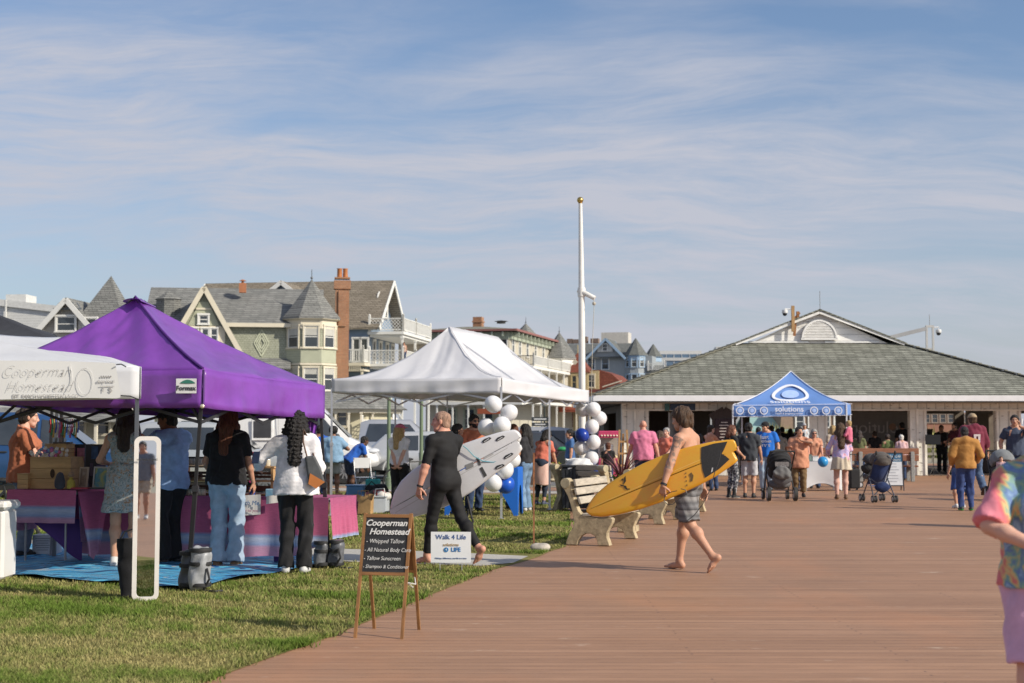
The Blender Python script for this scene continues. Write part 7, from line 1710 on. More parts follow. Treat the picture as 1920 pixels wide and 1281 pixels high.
# planters with spiky cordylines
def spiky(parent, n, h_, c1, c2, z0, r0=.05, seed=0):
    r = random.Random(seed)
    for i in range(n):
        a = i * 2.399 + r.random(); tl_ = .15 + .75 * (i / n); L_ = h_ * (.7 + .5 * r.random()); d = Vector((math.cos(a), math.sin(a), 0)); sd_ = Vector((-d.y, d.x, 0)); mb = MB(); pts = []
        for k in range(6):
            f = k / 5; p_ = d * (r0 + L_ * math.sin(tl_ * f ** .8 * 1.3) * f) + Vector((0, 0, z0 + L_ * f * math.cos(tl_ * f))); w_ = .022 * (1 - f) ** .7 + .001; pts += [p_ - sd_ * w_, p_ + sd_ * w_]
        mb.add(pts, [(2 * k, 2 * k + 1, 2 * k + 3, 2 * k + 2) for k in range(5)]); mb.build('leaf_blade', mat(c1 if i % 3 else c2, .5, .2, 12), parent, True, fix=False)
def bush(parent, n, rad, zc, cols, leaf=.035, seed=0, flat=.7, name='foliage'):
    r = np.random.RandomState(seed); p = r.normal(size=(n, 3)); p /= np.linalg.norm(p, axis=1)[:, None]; p *= (rad * r.rand(n) ** .4 * (1 + .25 * np.sin(p[:, 0] * 5 + p[:, 2] * 4)))[:, None]; p[:, 2] *= flat; p[:, 2] += zc
    a = r.normal(size=(n, 3)); b = r.normal(size=(n, 3)); a /= np.linalg.norm(a, axis=1)[:, None]; b -= a * (a * b).sum(1)[:, None]; b /= np.linalg.norm(b, axis=1)[:, None]
    V = np.stack([p - a * leaf, p - b * leaf * .5, p + a * leaf, p + b * leaf * .5], 1); col = np.ones((n, 4, 4)); ci = np.array(cols)[r.randint(len(cols), size=n)]; col[:, :, :3] = (ci * (.5 + .9 * r.rand(n))[:, None])[:, None]
    return npmesh(name, V.reshape(-1, 3), np.arange(4 * n).reshape(n, 4), bpy.data.materials['blade'], parent, False, col.reshape(-1, 4))
def planter(label, loc, seed, ped=True):
    t = thing('planter', label, 'planter', loc); mb = MB(); mb.lathe([(.17, 0), (.2, .04), (.13, .09), (.2, .2), (.29, .40), (.30, .46), (.27, .46), (.24, .41)] if ped else [(.2, 0), (.26, .3), (.28, .32), (.25, .32)], n=20); mb.build('pot', speckle_mat((.45, .38, .27), 18), t, True)
    bush(t, 420, .30, .50, [(.10, .16, .03), (.16, .20, .04), (.06, .10, .02), (.30, .26, .03)], seed=seed, flat=.35); spiky(t, 38, .62, (.10, .02, .035), (.20, .05, .06), .46, seed=seed); return t
planter('concrete urn planter with a purple spiky plant left of the flagpole', (X(1035, 43), 43, 0), 3)
planter('planter with a red and olive spiky plant behind the yellow surfboard', (X(1166, 27.5), 27.5, .08), 5, False)
# bin with white liner, flower tubs
tb = thing('litter_bin', 'black slatted litter bin with a white liner at the foot of the flagpole column', 'bin', (X(1084, 27.6), 27.6, 0), R(-10)); mb = MB(); mb.box((0, 0, .44), (.56, .5, .78), bev=.02); mb.build('bin', mat((.02, .022, .025), .5), tb)
for i in range(8): mb = MB(); mb.box((-.245 + i * .07, -.262, .42), (.045, .025, .74)); mb.build('slat', mat((.028, .03, .034), .5), tb)
mb = MB(); mb.box((0, 0, .85), (.60, .54, .05), bev=.015); mb.build('rim', mat((.02, .022, .025), .4), tb); V_, F_ = isosurf([([vcone(np.eye(3), (0, 0, 0), .82, .99, (.29, .26), (.24, .2))], 0, 0, [])], .015, wrinkle(.025, 5, 30)); npmesh('liner', V_, F_, mat((.62, .62, .62), .5, .1, 6), tb)
t = thing('cooler', 'open black cooler with a green item on top beside the planter', 'cooler', (X(1058, 44), 44, 0)); mb = MB(); mb.box((0, 0, .45), (.62, .45, .9), bev=.03); mb.build('box', mat((.02, .025, .022), .6), t); mb = MB(); mb.ball((-.05, -.1, .95), .16, 12, 1.2, .8, .5); mb.build('green_bowl', mat((.03, .30, .10), .5), t, True)
# popcorn cart
t = thing('popcorn_cart', 'pink popcorn machine with a glass case beside the pavilion', 'popcorn machine', (X(1141, 38), 38, 0)); pk_ = mat((.48, .05, .13), .45)
mb = MB(); mb.box((0, 0, .40), (.56, .44, .78), bev=.02); mb.build('cabinet', pk_, t); mb = MB(); mb.box((0, 0, 1.46), (.56, .46, .12), bev=.02); mb.box((0, -.225, 1.39), (.56, .02, .10)); mb.build('canopy', pk_, t)
for x_ in (-.26, .26):
    for y_ in (-.2, .2): mb = MB(); mb.box((x_, y_, 1.09), (.025, .025, .6)); mb.build('post', chrome(), t)
mb = MB(); mb.box((0, .19, 1.09), (.5, .01, .58)); mb.build('back_panel', mat((.35, .32, .28), .3), t); mb = MB(); mb.lathe([(.10, .98), (.13, 1.0), (.13, 1.16), (.05, 1.18)], n=16); mb.build('kettle', chrome(), t, True)
V_, F_ = isosurf([([elli((0, 0, .82), (.22, .16, .09))], 0, 0, [])], .02, wrinkle(.03, 6, 60)); npmesh('popcorn', V_, F_, mat((.68, .58, .34), .9, .2, 60), t)
for i in range(6): mb = MB(); mb.ball((-.2 + i * .08, -.24, 1.395), .026, 8); mb.build('bulb', mat((.7, .65, .5), .4), t, True)
for s in (-1, 1):
    mb = MB(); mb.lathe([(.10, -.02), (.16, -.02), (.16, .02), (.10, .02)], (s * .2, -.2, .16), 16, Q=Matrix.Rotation(R(90), 3, 'X')); mb.build('wheel', mat((.02, .02, .02), .7), t)
t = thing('easel', 'narrow wooden easel leaning beside the popcorn machine', 'easel', (X(1169, 36), 36, 0)); oak = wood_mat((.42, .24, .10), 'Z', 8)
for s in (-1, 1): mb = MB(); mb.bar((s * .16, -.05, 0), (s * .09, .1, 1.55), .05, .03); mb.build('leg', oak, t)
mb = MB(); mb.bar((0, .5, 0), (0, .1, 1.45), .05, .03); mb.build('rear_leg', oak, t)
for z_ in (.35, .65, .95, 1.25): mb = MB(); mb.box((0, -.02 + z_ * .09, z_), (.30 - z_ * .05, .03, .05)); mb.build('rung', oak, t)
# ---------------------------------------------------------------- under the white tent
t = thing('display_table', 'table under a royal blue stretch cover with arched openings', 'table', (X(908, 26.2), 26.2, 0), R(-8)); bl = mat((.010, .13, .55), .55, .06, 3, key='stretch blue'); W2, H2 = 1.34, .86
arch = [(-W2 / 2, 0)] + [(-W2 / 2 + .07, 0)] + [((-W2 / 2 + .07) + (W2 - .14) * i / 20, .60 * (1 - abs(2 * i / 20 - 1) ** 2.2)) for i in range(1, 20)] + [(W2 / 2 - .07, 0), (W2 / 2, 0), (W2 / 2 - .015, H2), (-W2 / 2 + .015, H2)]
mb = MB(); mb.prism(arch, .012, 'Y', -.36); mb.prism(arch, .012, 'Y', .35); ar2 = [(-.36, 0), (-.30, 0)] + [(-.30 + .6 * i / 12, .55 * (1 - abs(2 * i / 12 - 1) ** 2.2)) for i in range(1, 12)] + [(.30, 0), (.36, 0), (.35, H2), (-.35, H2)]; mb.prism(ar2, .012, 'X', -W2 / 2); mb.prism(ar2, .012, 'X', W2 / 2 - .012); mb.box((0, 0, H2), (W2 - .02, .71, .02)); mb.build('cover', bl, t)
for x_ in (-.6, .6):
    for y_ in (-.32, .32): mb = MB(); mb.tube([(x_, y_, 0), (x_, y_, H2 - .02)], .018, 8); mb.build('leg', alu, t)
def bagk(label, px, py, Y, w_, h_, d_, m, name='paper_bag', flap=True, rz_=0, extra=None):
    t = thing(name, label, 'bag', (X(px, Y), Y, 0), R(rz_)); mb = MB(); mb.grid(lambda u, v: ((w_ / 2 + .012 * math.sin(v * 9)) * (1 if .0 <= (u * 4) % 4 < 1 else 0) if False else (lambda q_: Vector((q_[0] * (1 + .06 * v), q_[1] * (1 + .10 * v), h_ * v + (.06 * math.sin(u * 12.57 + 1) * v * v if flap else 0))))([(-w_ / 2 + w_ * (u * 4), -d_ / 2), (w_ / 2, -d_ / 2 + d_ * (u * 4 - 1)), (w_ / 2 - w_ * (u * 4 - 2), d_ / 2), (-w_ / 2, d_ / 2 - d_ * (u * 4 - 3))][min(3, int(u * 4))])), 24, 8); mb.box((0, 0, .004), (w_, d_, .006)); mb.build('bag', m, t, False, fix=False)
    for y_ in (-d_ / 2, d_ / 2): mb = MB(); mb.tube([(-.08, y_ * 1.1, h_), (-.07, y_ * 1.1, h_ + .12), (.07, y_ * 1.1, h_ + .12), (.08, y_ * 1.1, h_)], .006, 5); mb.build('handle', mat((.35, .22, .1), .8), t)
    return t
kraft = mat((.42, .26, .115), .85, .2, 8, bump=.3, bs=14, key='kraft')
bagk('brown paper bag at the left end of the goods under the white tent', 629, 958, 26.8, .28, .31, .18, kraft, rz_=12); bagk('brown paper bag between the black bag and the clear tub', 682, 962, 26.5, .33, .30, .2, kraft, rz_=-10)
t = bagk('black shopping bag with white lettering lying between the brown paper bags', 656, 963, 26.2, .30, .19, .15, mat((.02, .02, .022), .5, .2, 9, bump=.3, bs=20, key='blackbag'), 'shopping_bag', rz_=5); text('otis', .11, mat((.7, .7, .7), .6), t, (.03, -.085, .125), (R(95), 0, 0), bold=.003); text('EVERYDAY', .035, mat((.7, .7, .7), .6), t, (.05, -.085, .06), (R(95), 0, 0))
t = thing('storage_tub', 'clear plastic tub filled with maroon and white clothes under the white tent', 'tub', (X(705, 27), 27, 0), R(-6)); tubm = mat((.55, .60, .66), .25, .1, 4, key='tub'); w_, d_, h_ = .45, .36, .30
mb = MB(); 
for a_ in ((0, -d_ / 2, h_ / 2, w_, .012, h_), (0, d_ / 2, h_ / 2, w_, .012, h_), (-w_ / 2, 0, h_ / 2, .012, d_, h_), (w_ / 2, 0, h_ / 2, .012, d_, h_), (0, -d_ / 2 - .01, h_, w_ + .04, .03, .025), (0, d_ / 2 + .01, h_, w_ + .04, .03, .025), (-w_ / 2 - .01, 0, h_, .03, d_, .025), (w_ / 2 + .01, 0, h_, .03, d_, .025), (0, 0, .01, w_, d_, .012)): mb.box(a_[:3], a_[3:])
mb.build('tub', tubm, t)
for i, (x_, c_) in enumerate(((-.1, (.22, .03, .04)), (.05, (.25, .05, .05)), (.16, (.6, .58, .56)), (.0, (.03, .03, .03)))): V_, F_ = isosurf([([elli((0, 0, 0), (.13, .13, .09))], 0, 0, [])], .016, wrinkle(.03, 20 + i, 30)); o = npmesh('cloth_pile', V_, F_, fab(c_), t); o.location = (x_, .0 + .05 * (i % 2), .29 + .03 * (i % 2))
mb = MB(); mb.tube([(.02, -.2, .3), (.04, -.19, .44), (.2, -.19, .45), (.22, -.2, .3)], .012, 6); mb.build('tub_handle', mat((.65, .65, .66), .5), t)
t = thing('tray', 'translucent blue tray beside the clear tub of clothes', 'tray', (X(668, 28), 28, 0)); mb = MB(); mb.box((0, 0, .23), (.34, .3, .46), bev=.02); mb.build('tray', mat((.10, .24, .45), .3, .15, 4), t); mb = MB(); mb.box((0, 0, .465), (.37, .33, .02)); mb.build('rim', mat((.12, .28, .5), .3), t)
t = thing('folding_chair', 'white folding chair by the wheel of the camper van', 'chair', (X(684, 33), 33, 0), R(25)); wm = mat((.62, .62, .63), .4, .05, 3, .2)
for s in (-1, 1):
    mb = MB(); mb.tube([(s * .2, -.22, 0), (s * .2, .12, .55), (s * .2, .2, .9)], .012, 6); mb.build('back_leg', wm, t); mb = MB(); mb.tube([(s * .18, .24, 0), (s * .18, -.2, .45)], .012, 6); mb.build('front_leg', wm, t)
mb = MB(); mb.box((0, 0, .45), (.40, .40, .02), bev=.006); mb.build('seat', wm, t); mb = MB(); mb.box((0, .18, .78), (.40, .02, .24), bev=.006); mb.build('backrest', wm, t)
t = thing('tote_bag', 'teal tote bag beside the white folding chair', 'bag', (X(700, 32.6), 32.6, 0)); mb = MB(); mb.box((0, 0, .22), (.34, .16, .42), bev=.03); mb.build('bag', mat((.04, .28, .27), .8), t); mb = MB(); mb.tube([(-.08, -.085, .4), (-.06, -.09, .6), (.06, -.09, .6), (.08, -.085, .4)], .01, 5); mb.build('handle', mat((.03, .2, .2), .8), t)
t = thing('duffel_bag', 'black duffel bag lying on the goods behind the clear tub', 'bag', (X(698, 28.6), 28.6, .0)); V_, F_ = isosurf([([cone((-.2, 0, .28), (.2, 0, .32), .15, .14), cone((-.2, 0, .1), (.2, 0, .1), .12, .12)], .05, 0, [])], .018, wrinkle(.015, 3, 30)); npmesh('bag', V_, F_, fab((.02, .02, .022)), t); mb = MB(); mb.tube([(-.1, -.1, .4), (0, -.1, .52), (.12, -.1, .42)], .012, 5); mb.build('handle', mat((.02, .02, .02), .8), t)
def bicycle(label, loc, rz_, col):
    t = thing('bicycle', label, 'bicycle', loc, rz_); Q = Matrix.Rotation(R(90), 3, 'X')
    for x_ in (-.52, .52):
        ring = [(x_ + .33 * math.cos(i / 28 * 6.2832), 0, .34 + .33 * math.sin(i / 28 * 6.2832)) for i in range(29)]; w_ = MB().tube(ring, .022, 7).build('wheel', mat((.02, .02, .02), .8), t, True); mb = MB()
        for i in range(14): a = i / 14 * 6.2832; mb.tube([(x_, 0, .34), (x_ + .32 * math.cos(a), 0, .34 + .32 * math.sin(a))], .0025, 4)
        mb.build('spokes', chrome(), w_)
    mb = MB()
    for a, b in (((-.52, .34), (-.12, .30)), ((-.12, .30), (-.22, .80)), ((-.22, .80), (.34, .82)), ((.34, .82), (-.12, .30)), ((-.52, .34), (-.20, .72)), ((.52, .34), (.34, .82)), ((.34, .82), (.31, .98))): mb.tube([(a[0], 0, a[1]), (b[0], 0, b[1])], .018, 7)
    mb.build('frame', mat(col, .35, .1, 3), t); mb = MB(); mb.tube([(.34, -.28, 1.02), (.30, 0, 1.0), (.34, .28, 1.02)], .013, 6); mb.build('handlebar', mat((.03, .03, .03), .4), t); mb = MB(); mb.ball((-.24, 0, .86), .11, 12, 1.3, .7, .35); mb.tube([(-.22, 0, .8), (-.23, 0, .86)], .014, 6); mb.build('saddle', mat((.02, .02, .02), .6), t, True); mb = MB(); mb.tube([(-.12, -.08, .30), (-.05, -.09, .16)], .012, 5); mb.tube([(-.12, .08, .30), (-.19, .09, .44)], .012, 5); mb.lathe([(.08, -.02), (.08, .02)], (-.12, 0, .30), 14, Q=Q); mb.build('crank', chrome((.3, .3, .3)), t); return t
bicycle('dark bicycle parked behind the woman in the pink cap', (X(783, 33.5), 33.5, 0), R(25), (.02, .02, .025)); bicycle('black bicycle standing behind the vendor at the left edge', (X(40, 19.6), 19.6, 0), R(10), (.02, .02, .02))
# slim posts by the street
for i, px in enumerate((729, 790)):
    t = thing('lamp_post', 'dull green lamp post seen under the white tent, ' + ('the left of the two' if i == 0 else 'the right of the two'), 'lamp post', (X(px, 37.2 + i), 37.2 + i, 0), 0, 'green lamp posts by the street'); gm = mat((.14, .19, .12), .5)
    mb = MB(); mb.tube([(0, 0, 0), (0, 0, .3), (0, 0, .32), (0, 0, 2.45)], [.10, .09, .055, .045], 12); mb.build('post', gm, t, True); mb = MB(); mb.lathe([(.05, 2.45), (.13, 2.5), (.16, 2.66), (.10, 2.74), (.02, 2.8)], n=12); mb.build('lantern', mat((.5, .5, .45), .4), t, True)
t = thing('lamp_post', 'black street lamp post left of the flagpole among the far houses', 'lamp post', (X(1021, 90), 90, 0)); mb = MB(); mb.tube([(0, 0, 0), (0, 0, 3.0)], [.09, .06], 10); mb.build('post', mat((.03, .035, .03), .5), t, True); mb = MB(); mb.lathe([(.08, 3.0), (.2, 3.1), (.24, 3.5), (.1, 3.65), (.02, 3.8)], n=10); mb.build('lantern', mat((.4, .4, .36), .3), t, True)
t = thing('street_sign', 'small dark two line street sign on a post left of the flagpole', 'sign', (X(1016, 80), 80, 0)); mb = MB(); mb.tube([(0, 0, 0), (0, 0, 2.4)], .035, 8); mb.build('post', mat((.2, .2, .2), .5), t); mb = MB(); mb.box((-.1, -.03, 2.15), (.95, .02, .22)); mb.box((-.1, -.03, 1.85), (.95, .02, .2)); pl_ = mb.build('plate', mat((.03, .035, .04), .5), t); mb = MB(); mb.box((-.1, -.045, 2.15), (.7, .006, .07)); mb.box((-.1, -.045, 1.85), (.6, .006, .06)); mb.build('sign_text', mat((.6, .6, .6), .5), pl_)
# ---------------------------------------------------------------- around the pavilion
def wheel_small(t, x, y, r, w_=.03, col=(.03, .03, .03)):
    Q = Matrix.Rotation(R(90), 3, 'Y'); w = MB().lathe([(r * .6, -w_), (r, -w_), (r, w_), (r * .6, w_)], (x, y, r), 18, Q=Q).build('wheel', mat(col, .7), t, True); MB().lathe([(r * .62, -w_ * 1.1), (r * .62, w_ * 1.1)], (x, y, r), 14, Q=Q).build('hub', mat((.45, .45, .47), .4), w)
def stroller_full(label, loc, rz_, hood, body, frame_c, bags=True):
    t = thing('stroller', label, 'stroller', loc, rz_); fm = mat(frame_c, .4, .1, 4, .2)
    for s in (-1, 1):
        mb = MB(); mb.tube([(s * .27, .42, .12), (s * .27, .10, .55), (s * .27, -.42, 1.05)], .016, 7); mb.build('side_rail', fm, t); mb = MB(); mb.tube([(s * .27, -.32, .16), (s * .27, .06, .58)], .016, 7); mb.build('rear_leg', fm, t)
        wheel_small(t, s * .29, -.34, .15, .035); wheel_small(t, s * .27, .46, .10, .03)
    mb = MB(); mb.tube([(-.27, -.42, 1.05), (-.26, -.47, 1.08), (.26, -.47, 1.08), (.27, -.42, 1.05)], .020, 8); mb.build('push_handle', mat((.02, .02, .02), .6), t); mb = MB(); mb.tube([(-.27, -.34, .17), (.27, -.34, .17)], .012, 6); mb.build('axle', fm, t)
    V_, F_ = isosurf([([elli((0, .05, .62), (.24, .28, .20)), cone((-.12, -.12, .78), (.12, -.12, .78), .14, .14)], .1, 0, [(np.array([0, .1, .80]), np.array([0, .5, 1.]))])], .016, wrinkle(.006, 3, 40)); npmesh('seat', V_, F_, fab(body), t)
    V_, F_ = isosurf([([elli((0, -.02, .86), (.265, .30, .26), None, [(np.array([0, .12, .80]), unit([0, .55, -.85])), (np.array([0, 0, .72]), np.array([0, 0, -1.]))])], .0, 0, [])], .014, lambda x, y, z: .006 * np.sin((y * .8 + z) * 55) + 0 * x); npmesh('hood', V_, F_, fab(hood), t)
    V_, F_ = isosurf([([elli((0, -.02, .36), (.25, .30, .12)), elli((0, -.33, .50), (.22, .05, .16))], .05, 0, [])], .016, wrinkle(.01, 4, 30)); npmesh('basket', V_, F_, fab((.10, .095, .10)), t)
    if bags:
        mb = MB(); mb.box((0, -.385, .80), (.30, .01, .10)); mb.build('mesh_window', mat((.16, .15, .15), .8, .4, 30), t)
        V_, F_ = isosurf([([elli((0, -.42, .62), (.21, .06, .14))], 0, 0, [])], .014, wrinkle(.014, 9, 35)); npmesh('hanging_bag', V_, F_, fab((.14, .14, .14)), t)
    return t
def stroller_umb(label, loc, rz_, fabc, hoodc, mb_col=(.06, .07, .10)):
    t = thing('stroller', label, 'stroller', loc, rz_); fm = mat(mb_col, .4, .1, 4, .3)
    for s in (-1, 1):
        mb = MB(); mb.tube([(s * .22, .36, .10), (s * .20, -.05, .60), (s * .21, -.34, 1.0), (s * .21, -.40, 1.04)], .013, 7); mb.build('side_rail', fm, t); mb = MB(); mb.tube([(s * .24, -.30, .10), (s * .20, .02, .52)], .013, 7); mb.build('rear_leg', fm, t)
        mb = MB(); mb.ball((s * .21, -.41, 1.06), .026, 8, 1, 1, 1.8); mb.build('grip', mat((.02, .02, .02), .8), t)
        for y_ in (-.31, .38):
            for d in (-.035, .035): wheel_small(t, s * .23 + d, y_, .075, .014)
    mb = MB(); mb.bar((-.2, -.26, .16), (.2, -.05, .5), .018, .018); mb.bar((.2, -.26, .16), (-.2, -.05, .5), .018, .018); mb.build('cross_bars', fm, t)
    mb = MB(); mb.grid(lambda u, v: (-.20 + .40 * u, -.30 + .50 * v - .0, .92 - .55 * v - .10 * math.sin(u * math.pi) * math.sin(v * math.pi)), 12, 14); mb.grid(lambda u, v: (-.20 + .40 * u, .20 + .14 * v, .37 + .02 * v - .05 * math.sin(u * math.pi)), 12, 4); mb.build('seat', fab(fabc), t, 2, fix=False)
    V_, F_ = isosurf([([elli((0, -.12, .90), (.225, .24, .18), None, [(np.array([0, 0, .86]), np.array([0, .25, -1.])), ])], 0, 0, [])], .014, lambda x, y, z: .005 * np.sin((y + z) * 60) + 0 * x); npmesh('hood', V_, F_, fab(hoodc), t)
    V_, F_ = isosurf([([elli((0, -.20, .32), (.17, .11, .12))], 0, 0, [])], .014, wrinkle(.01, 6, 35)); npmesh('basket', V_, F_, fab(sc(fabc, .6)), t); return t
stroller_full('large black and grey stroller pushed by the woman in the peach tee', G(1461, 938), R(0), (.02, .02, .022), (.022, .022, .024), (.03, .03, .03))
stroller_umb('small navy umbrella stroller standing alone on the boardwalk', G(1648, 941), R(8), (.025, .05, .16), (.085, .075, .07))
stroller_full('grey hooded stroller with a baby at the right edge', (X(1878, 31.5), 31.5, 0), R(170), (.17, .18, .19), (.02, .02, .022), (.03, .03, .03), False)
sb_ = stroller_full('black stroller behind the navy umbrella stroller beside the bench', (X(1632, 38.5), 38.5, 0), R(95), (.06, .06, .065), (.03, .03, .03), (.03, .03, .03), False); sb_.scale = (.82,) * 3
t = thing('trolley_bag', 'black upright trolley bag with raised handle beside the woman with long curls', 'bag', (X(1600, 36.5), 36.5, 0), R(8)); mb = MB(); mb.box((0, 0, .30), (.27, .20, .50), bev=.03); mb.build('bag', fab((.02, .02, .022)), t)
for s in (-1, 1): mb = MB(); mb.tube([(s * .08, .06, .5), (s * .08, .06, .92)], .008, 6); mb.build('handle_tube', chrome((.3, .3, .3)), t); wheel_small(t, s * .1, .08, .045, .015)
mb = MB(); mb.tube([(-.09, .06, .92), (.09, .06, .92)], .014, 6); mb.build('handle', mat((.02, .02, .02), .6), t)
# small walk-for-life board
t = thing('sandwich_board', 'blue and white sandwich board with a list standing by the brown bench', 'sign', (X(1668, 36.6), 36.6, 0), R(-6)); fr = mat((.03, .03, .035), .5)
for sgn in (-1, 1):
    M = Matrix.Translation((0, sgn * .22, 0)) @ Matrix.Rotation(sgn * R(11), 4, 'X'); mb = MB().at(M)
    for x_ in (-.30, .30): mb.box((x_, 0, .49), (.025, .02, .98))
    mb.box((0, 0, .97), (.575, .02, .025)); mb.box((0, 0, .13), (.575, .02, .025)); mb.build('frame', fr, t)
    mb = MB().at(M); mb.box((0, 0, .85), (.57, .008, .21)); pb_ = mb.build('header_panel', mat((.035, .13, .24), .5), t); mb = MB().at(M); mb.box((0, 0, .445), (.57, .008, .60)); pw2 = mb.build('list_panel', mat((.62, .64, .67), .5), t)
    if sgn < 0:
        text('Walk for Life', .10, mat((.65, .68, .7), .6), pb_, M @ Vector((.0, -.008, .885)), (R(79), 0, 0), shear=.3, sx=.95); text('SPONSORS', .06, mat((.65, .68, .7), .6), pb_, M @ Vector((.1, -.008, .79)), (R(79), 0, 0))
        for i in range(7): mb = MB().at(M); mb.box((-.03 + .03 * (i % 3), -.007, .69 - i * .075), (.34 - .05 * (i % 2), .003, .016)); mb.build('text_line', mat((.35, .36, .4), .6), pw2)
# long brown bench with concrete post in front of the pavilion
def slat_bench(label, px0, px1, Y, post):
    a, b = X(px0, Y), X(px1, Y); t = thing('bench', label, 'bench', ((a + b) / 2, Y, 0), 0, 'brown slatted benches facing the pavilion'); W3 = b - a; rd = wood_mat((.24, .10, .055), 'X', 7, .7)
    for z_ in (.70, .90): mb = MB(); mb.box((0, 0, z_), (W3, .05, .185), bev=.01); mb.build('back_slat', rd, t)
    for y_ in (.12, .28, .44): mb = MB(); mb.box((0, y_, .45), (W3, .14, .045), bev=.008); mb.build('seat_slat', rd, t)
    for x_ in post: mb = MB(); mb.box((X(x_, Y) - t.location.x, -.06, .44), (.11, .07, .90), bev=.01); mb.box((X(x_, Y) - t.location.x, .2, .38), (.10, .5, .08)); mb.box((X(x_, Y) - t.location.x, .42, .2), (.10, .08, .4)); mb.build('post', speckle_mat((.30, .30, .29), 18), t)
    return t
slat_bench('long red brown slatted bench with a grey post right of the sandwich board', 1590, 1722, 43, (1709, 1612)); slat_bench('red brown slatted bench behind the white cloth table', 1440, 1584, 44.5, (1452, 1570))
mb = MB(); mb.box((0, 0, .12), (1.6, .5, .24), bev=.01); o = mb.build('plinth', mat((.55, .54, .52), .8)); o.location = (X(1640, 46.5), 46.5, 0); tag(o, 'low white concrete plinth under the bench at the pavilion wall', 'plinth')
# white table with cloth under the blue tent
t = thing('table', 'small table under a long white stretch cloth beneath the blue tent', 'table', (X(1536, 36.6), 36.6, 0)); mb = MB(); mb.box((0, 0, .72), (.95, .6, .03)); mb.build('tabletop', mat((.6, .6, .6), .6), t)
for x_ in (-.4, .4):
    for y_ in (-.24, .24): mb = MB(); mb.box((x_, y_, .35), (.03, .03, .70)); mb.build('leg', alu, t)
tc_ = thing('tablecloth', 'white stretch cloth fitted over the small table beneath the blue tent', 'tablecloth', t.location)
mb = MB()
def stretch(u, v):
    k = (u * 4) % 1; i = int(u * 4) % 4; c_ = [(-.49, -.32), (.49, -.32), (.49, .32), (-.49, .32)]; a, b = c_[i], c_[(i + 1) % 4]; pinch = 1 - .22 * math.sin(k * math.pi) * v * (1 if v < 1 else .9)
    return ((a[0] + (b[0] - a[0]) * k) * (pinch if i % 2 else 1), (a[1] + (b[1] - a[1]) * k) * (pinch if not i % 2 else 1), .745 - .735 * v * (1 - .25 * math.sin(k * math.pi) * v))
mb.grid(stretch, 48, 10); mb.box((0, 0, .745), (.98, .64, .008)); mb.build('cloth', mat((.66, .67, .70), .7, .05, 3, trans=.15), tc_, 2, fix=False)
for i, (px, w_, h_, c_, lb) in enumerate(((1512, .22, .16, (.16, .22, .20), 'teal tin'), (1527, .16, .12, (.6, .6, .6), 'white paper box'), (1548, .28, .10, (.66, .66, .66), 'white tray'))):
    t = thing('box', lb + ' on the white table beneath the blue tent', 'box', (X(px, 36.55), 36.55, .75)); mb = MB(); mb.box((0, 0, h_ / 2), (w_, .2, h_), bev=.01); mb.build('box', mat(c_, .6), t); mb = MB(); mb.box((0, 0, h_ + .006), (w_ + .01, .21, .012)); mb.build('lid', mat(sc(c_, .8), .6), t)
# music stands and instruments in the right bay
for i, (px, Y, tilt) in enumerate(((1735, 50.5, -30), (1749, 48.2, -20))):
    t = thing('music_stand', ('tall black music stand at the left of the right bay', 'lower black music stand nearer the boardwalk')[i], 'music stand', (X(px, Y), Y, 0), R(tilt), 'music stands'); bm_ = mat((.015, .015, .016), .6)
    mb = MB(); mb.tube([(0, 0, 0), (0, 0, 1.1)], .014, 6); mb.build('post', bm_, t); mb = MB(); mb.box((0, -.02, 1.22 + .2 * (1 - i)), (.50, .02, .34), Matrix.Rotation(R(-22), 3, 'X')); mb.box((0, -.08, 1.06 + .2 * (1 - i)), (.50, .07, .02)); mb.build('desk', bm_, t)
    for k in range(3): a = k * 2.094; mb = MB(); mb.tube([(0, 0, .28), (.26 * math.cos(a), .26 * math.sin(a), 0)], .011, 6); mb.build('foot', bm_, t)
t = thing('microphone_stand', 'thin black microphone stand among the musicians', 'microphone stand', (X(1776, 49), 49, 0)); mb = MB(); mb.tube([(0, 0, 0), (0, 0, 1.45), (.25, -.1, 1.62)], .013, 6); mb.build('stand', bm_, t); mb = MB(); mb.ball((.27, -.1, 1.63), .035, 8); mb.build('microphone', mat((.1, .1, .1), .4), t); mb = MB(); mb.lathe([(.15, 0), (.15, .02), (.02, .03)], n=14); mb.build('base', bm_, t)
t = thing('drum', 'small drum kit in the shade at the right of the bay', 'drum', (X(1850, 50.5), 50.5, 0)); mb = MB(); mb.lathe([(.28, -.2), (.29, -.19), (.29, .19), (.28, .2)], (0, 0, .3), 20, Q=Matrix.Rotation(R(90), 3, 'X')); mb.build('bass_drum', mat((.04, .03, .03), .3), t, True); mb = MB(); mb.lathe([(.2, .7), (.2, .84)], (.25, -.2, 0), 18); mb.tube([(.25, -.2, 0), (.25, -.2, .7)], .015, 6); mb.build('snare', mat((.4, .4, .4), .3), t); mb = MB(); mb.lathe([(.26, 1.2), (.02, 1.24)], (-.3, 0, 0), 18); mb.tube([(-.3, 0, 0), (-.3, 0, 1.22)], .012, 6); mb.build('cymbal', mat((.35, .26, .1), .3, .1, 3, .9), t)
# rail fence behind the pavilion
t = thing('rail_fence', 'grey post and rail fence between the pavilion and the dunes', 'fence', (X(1780, 68), 68, 0))
for i in range(13): mb = MB(); mb.box((-14 + i * 2.2, 0, .55), (.1, .1, 1.1)); mb.build('post', wood_mat((.3, .27, .22), 'Z'), t)
for z_ in (.4, .75, 1.05): mb = MB(); mb.box((-.8, -.07, z_), (27, .04, .12)); mb.build('rail', wood_mat((.3, .27, .22), 'X'), t)
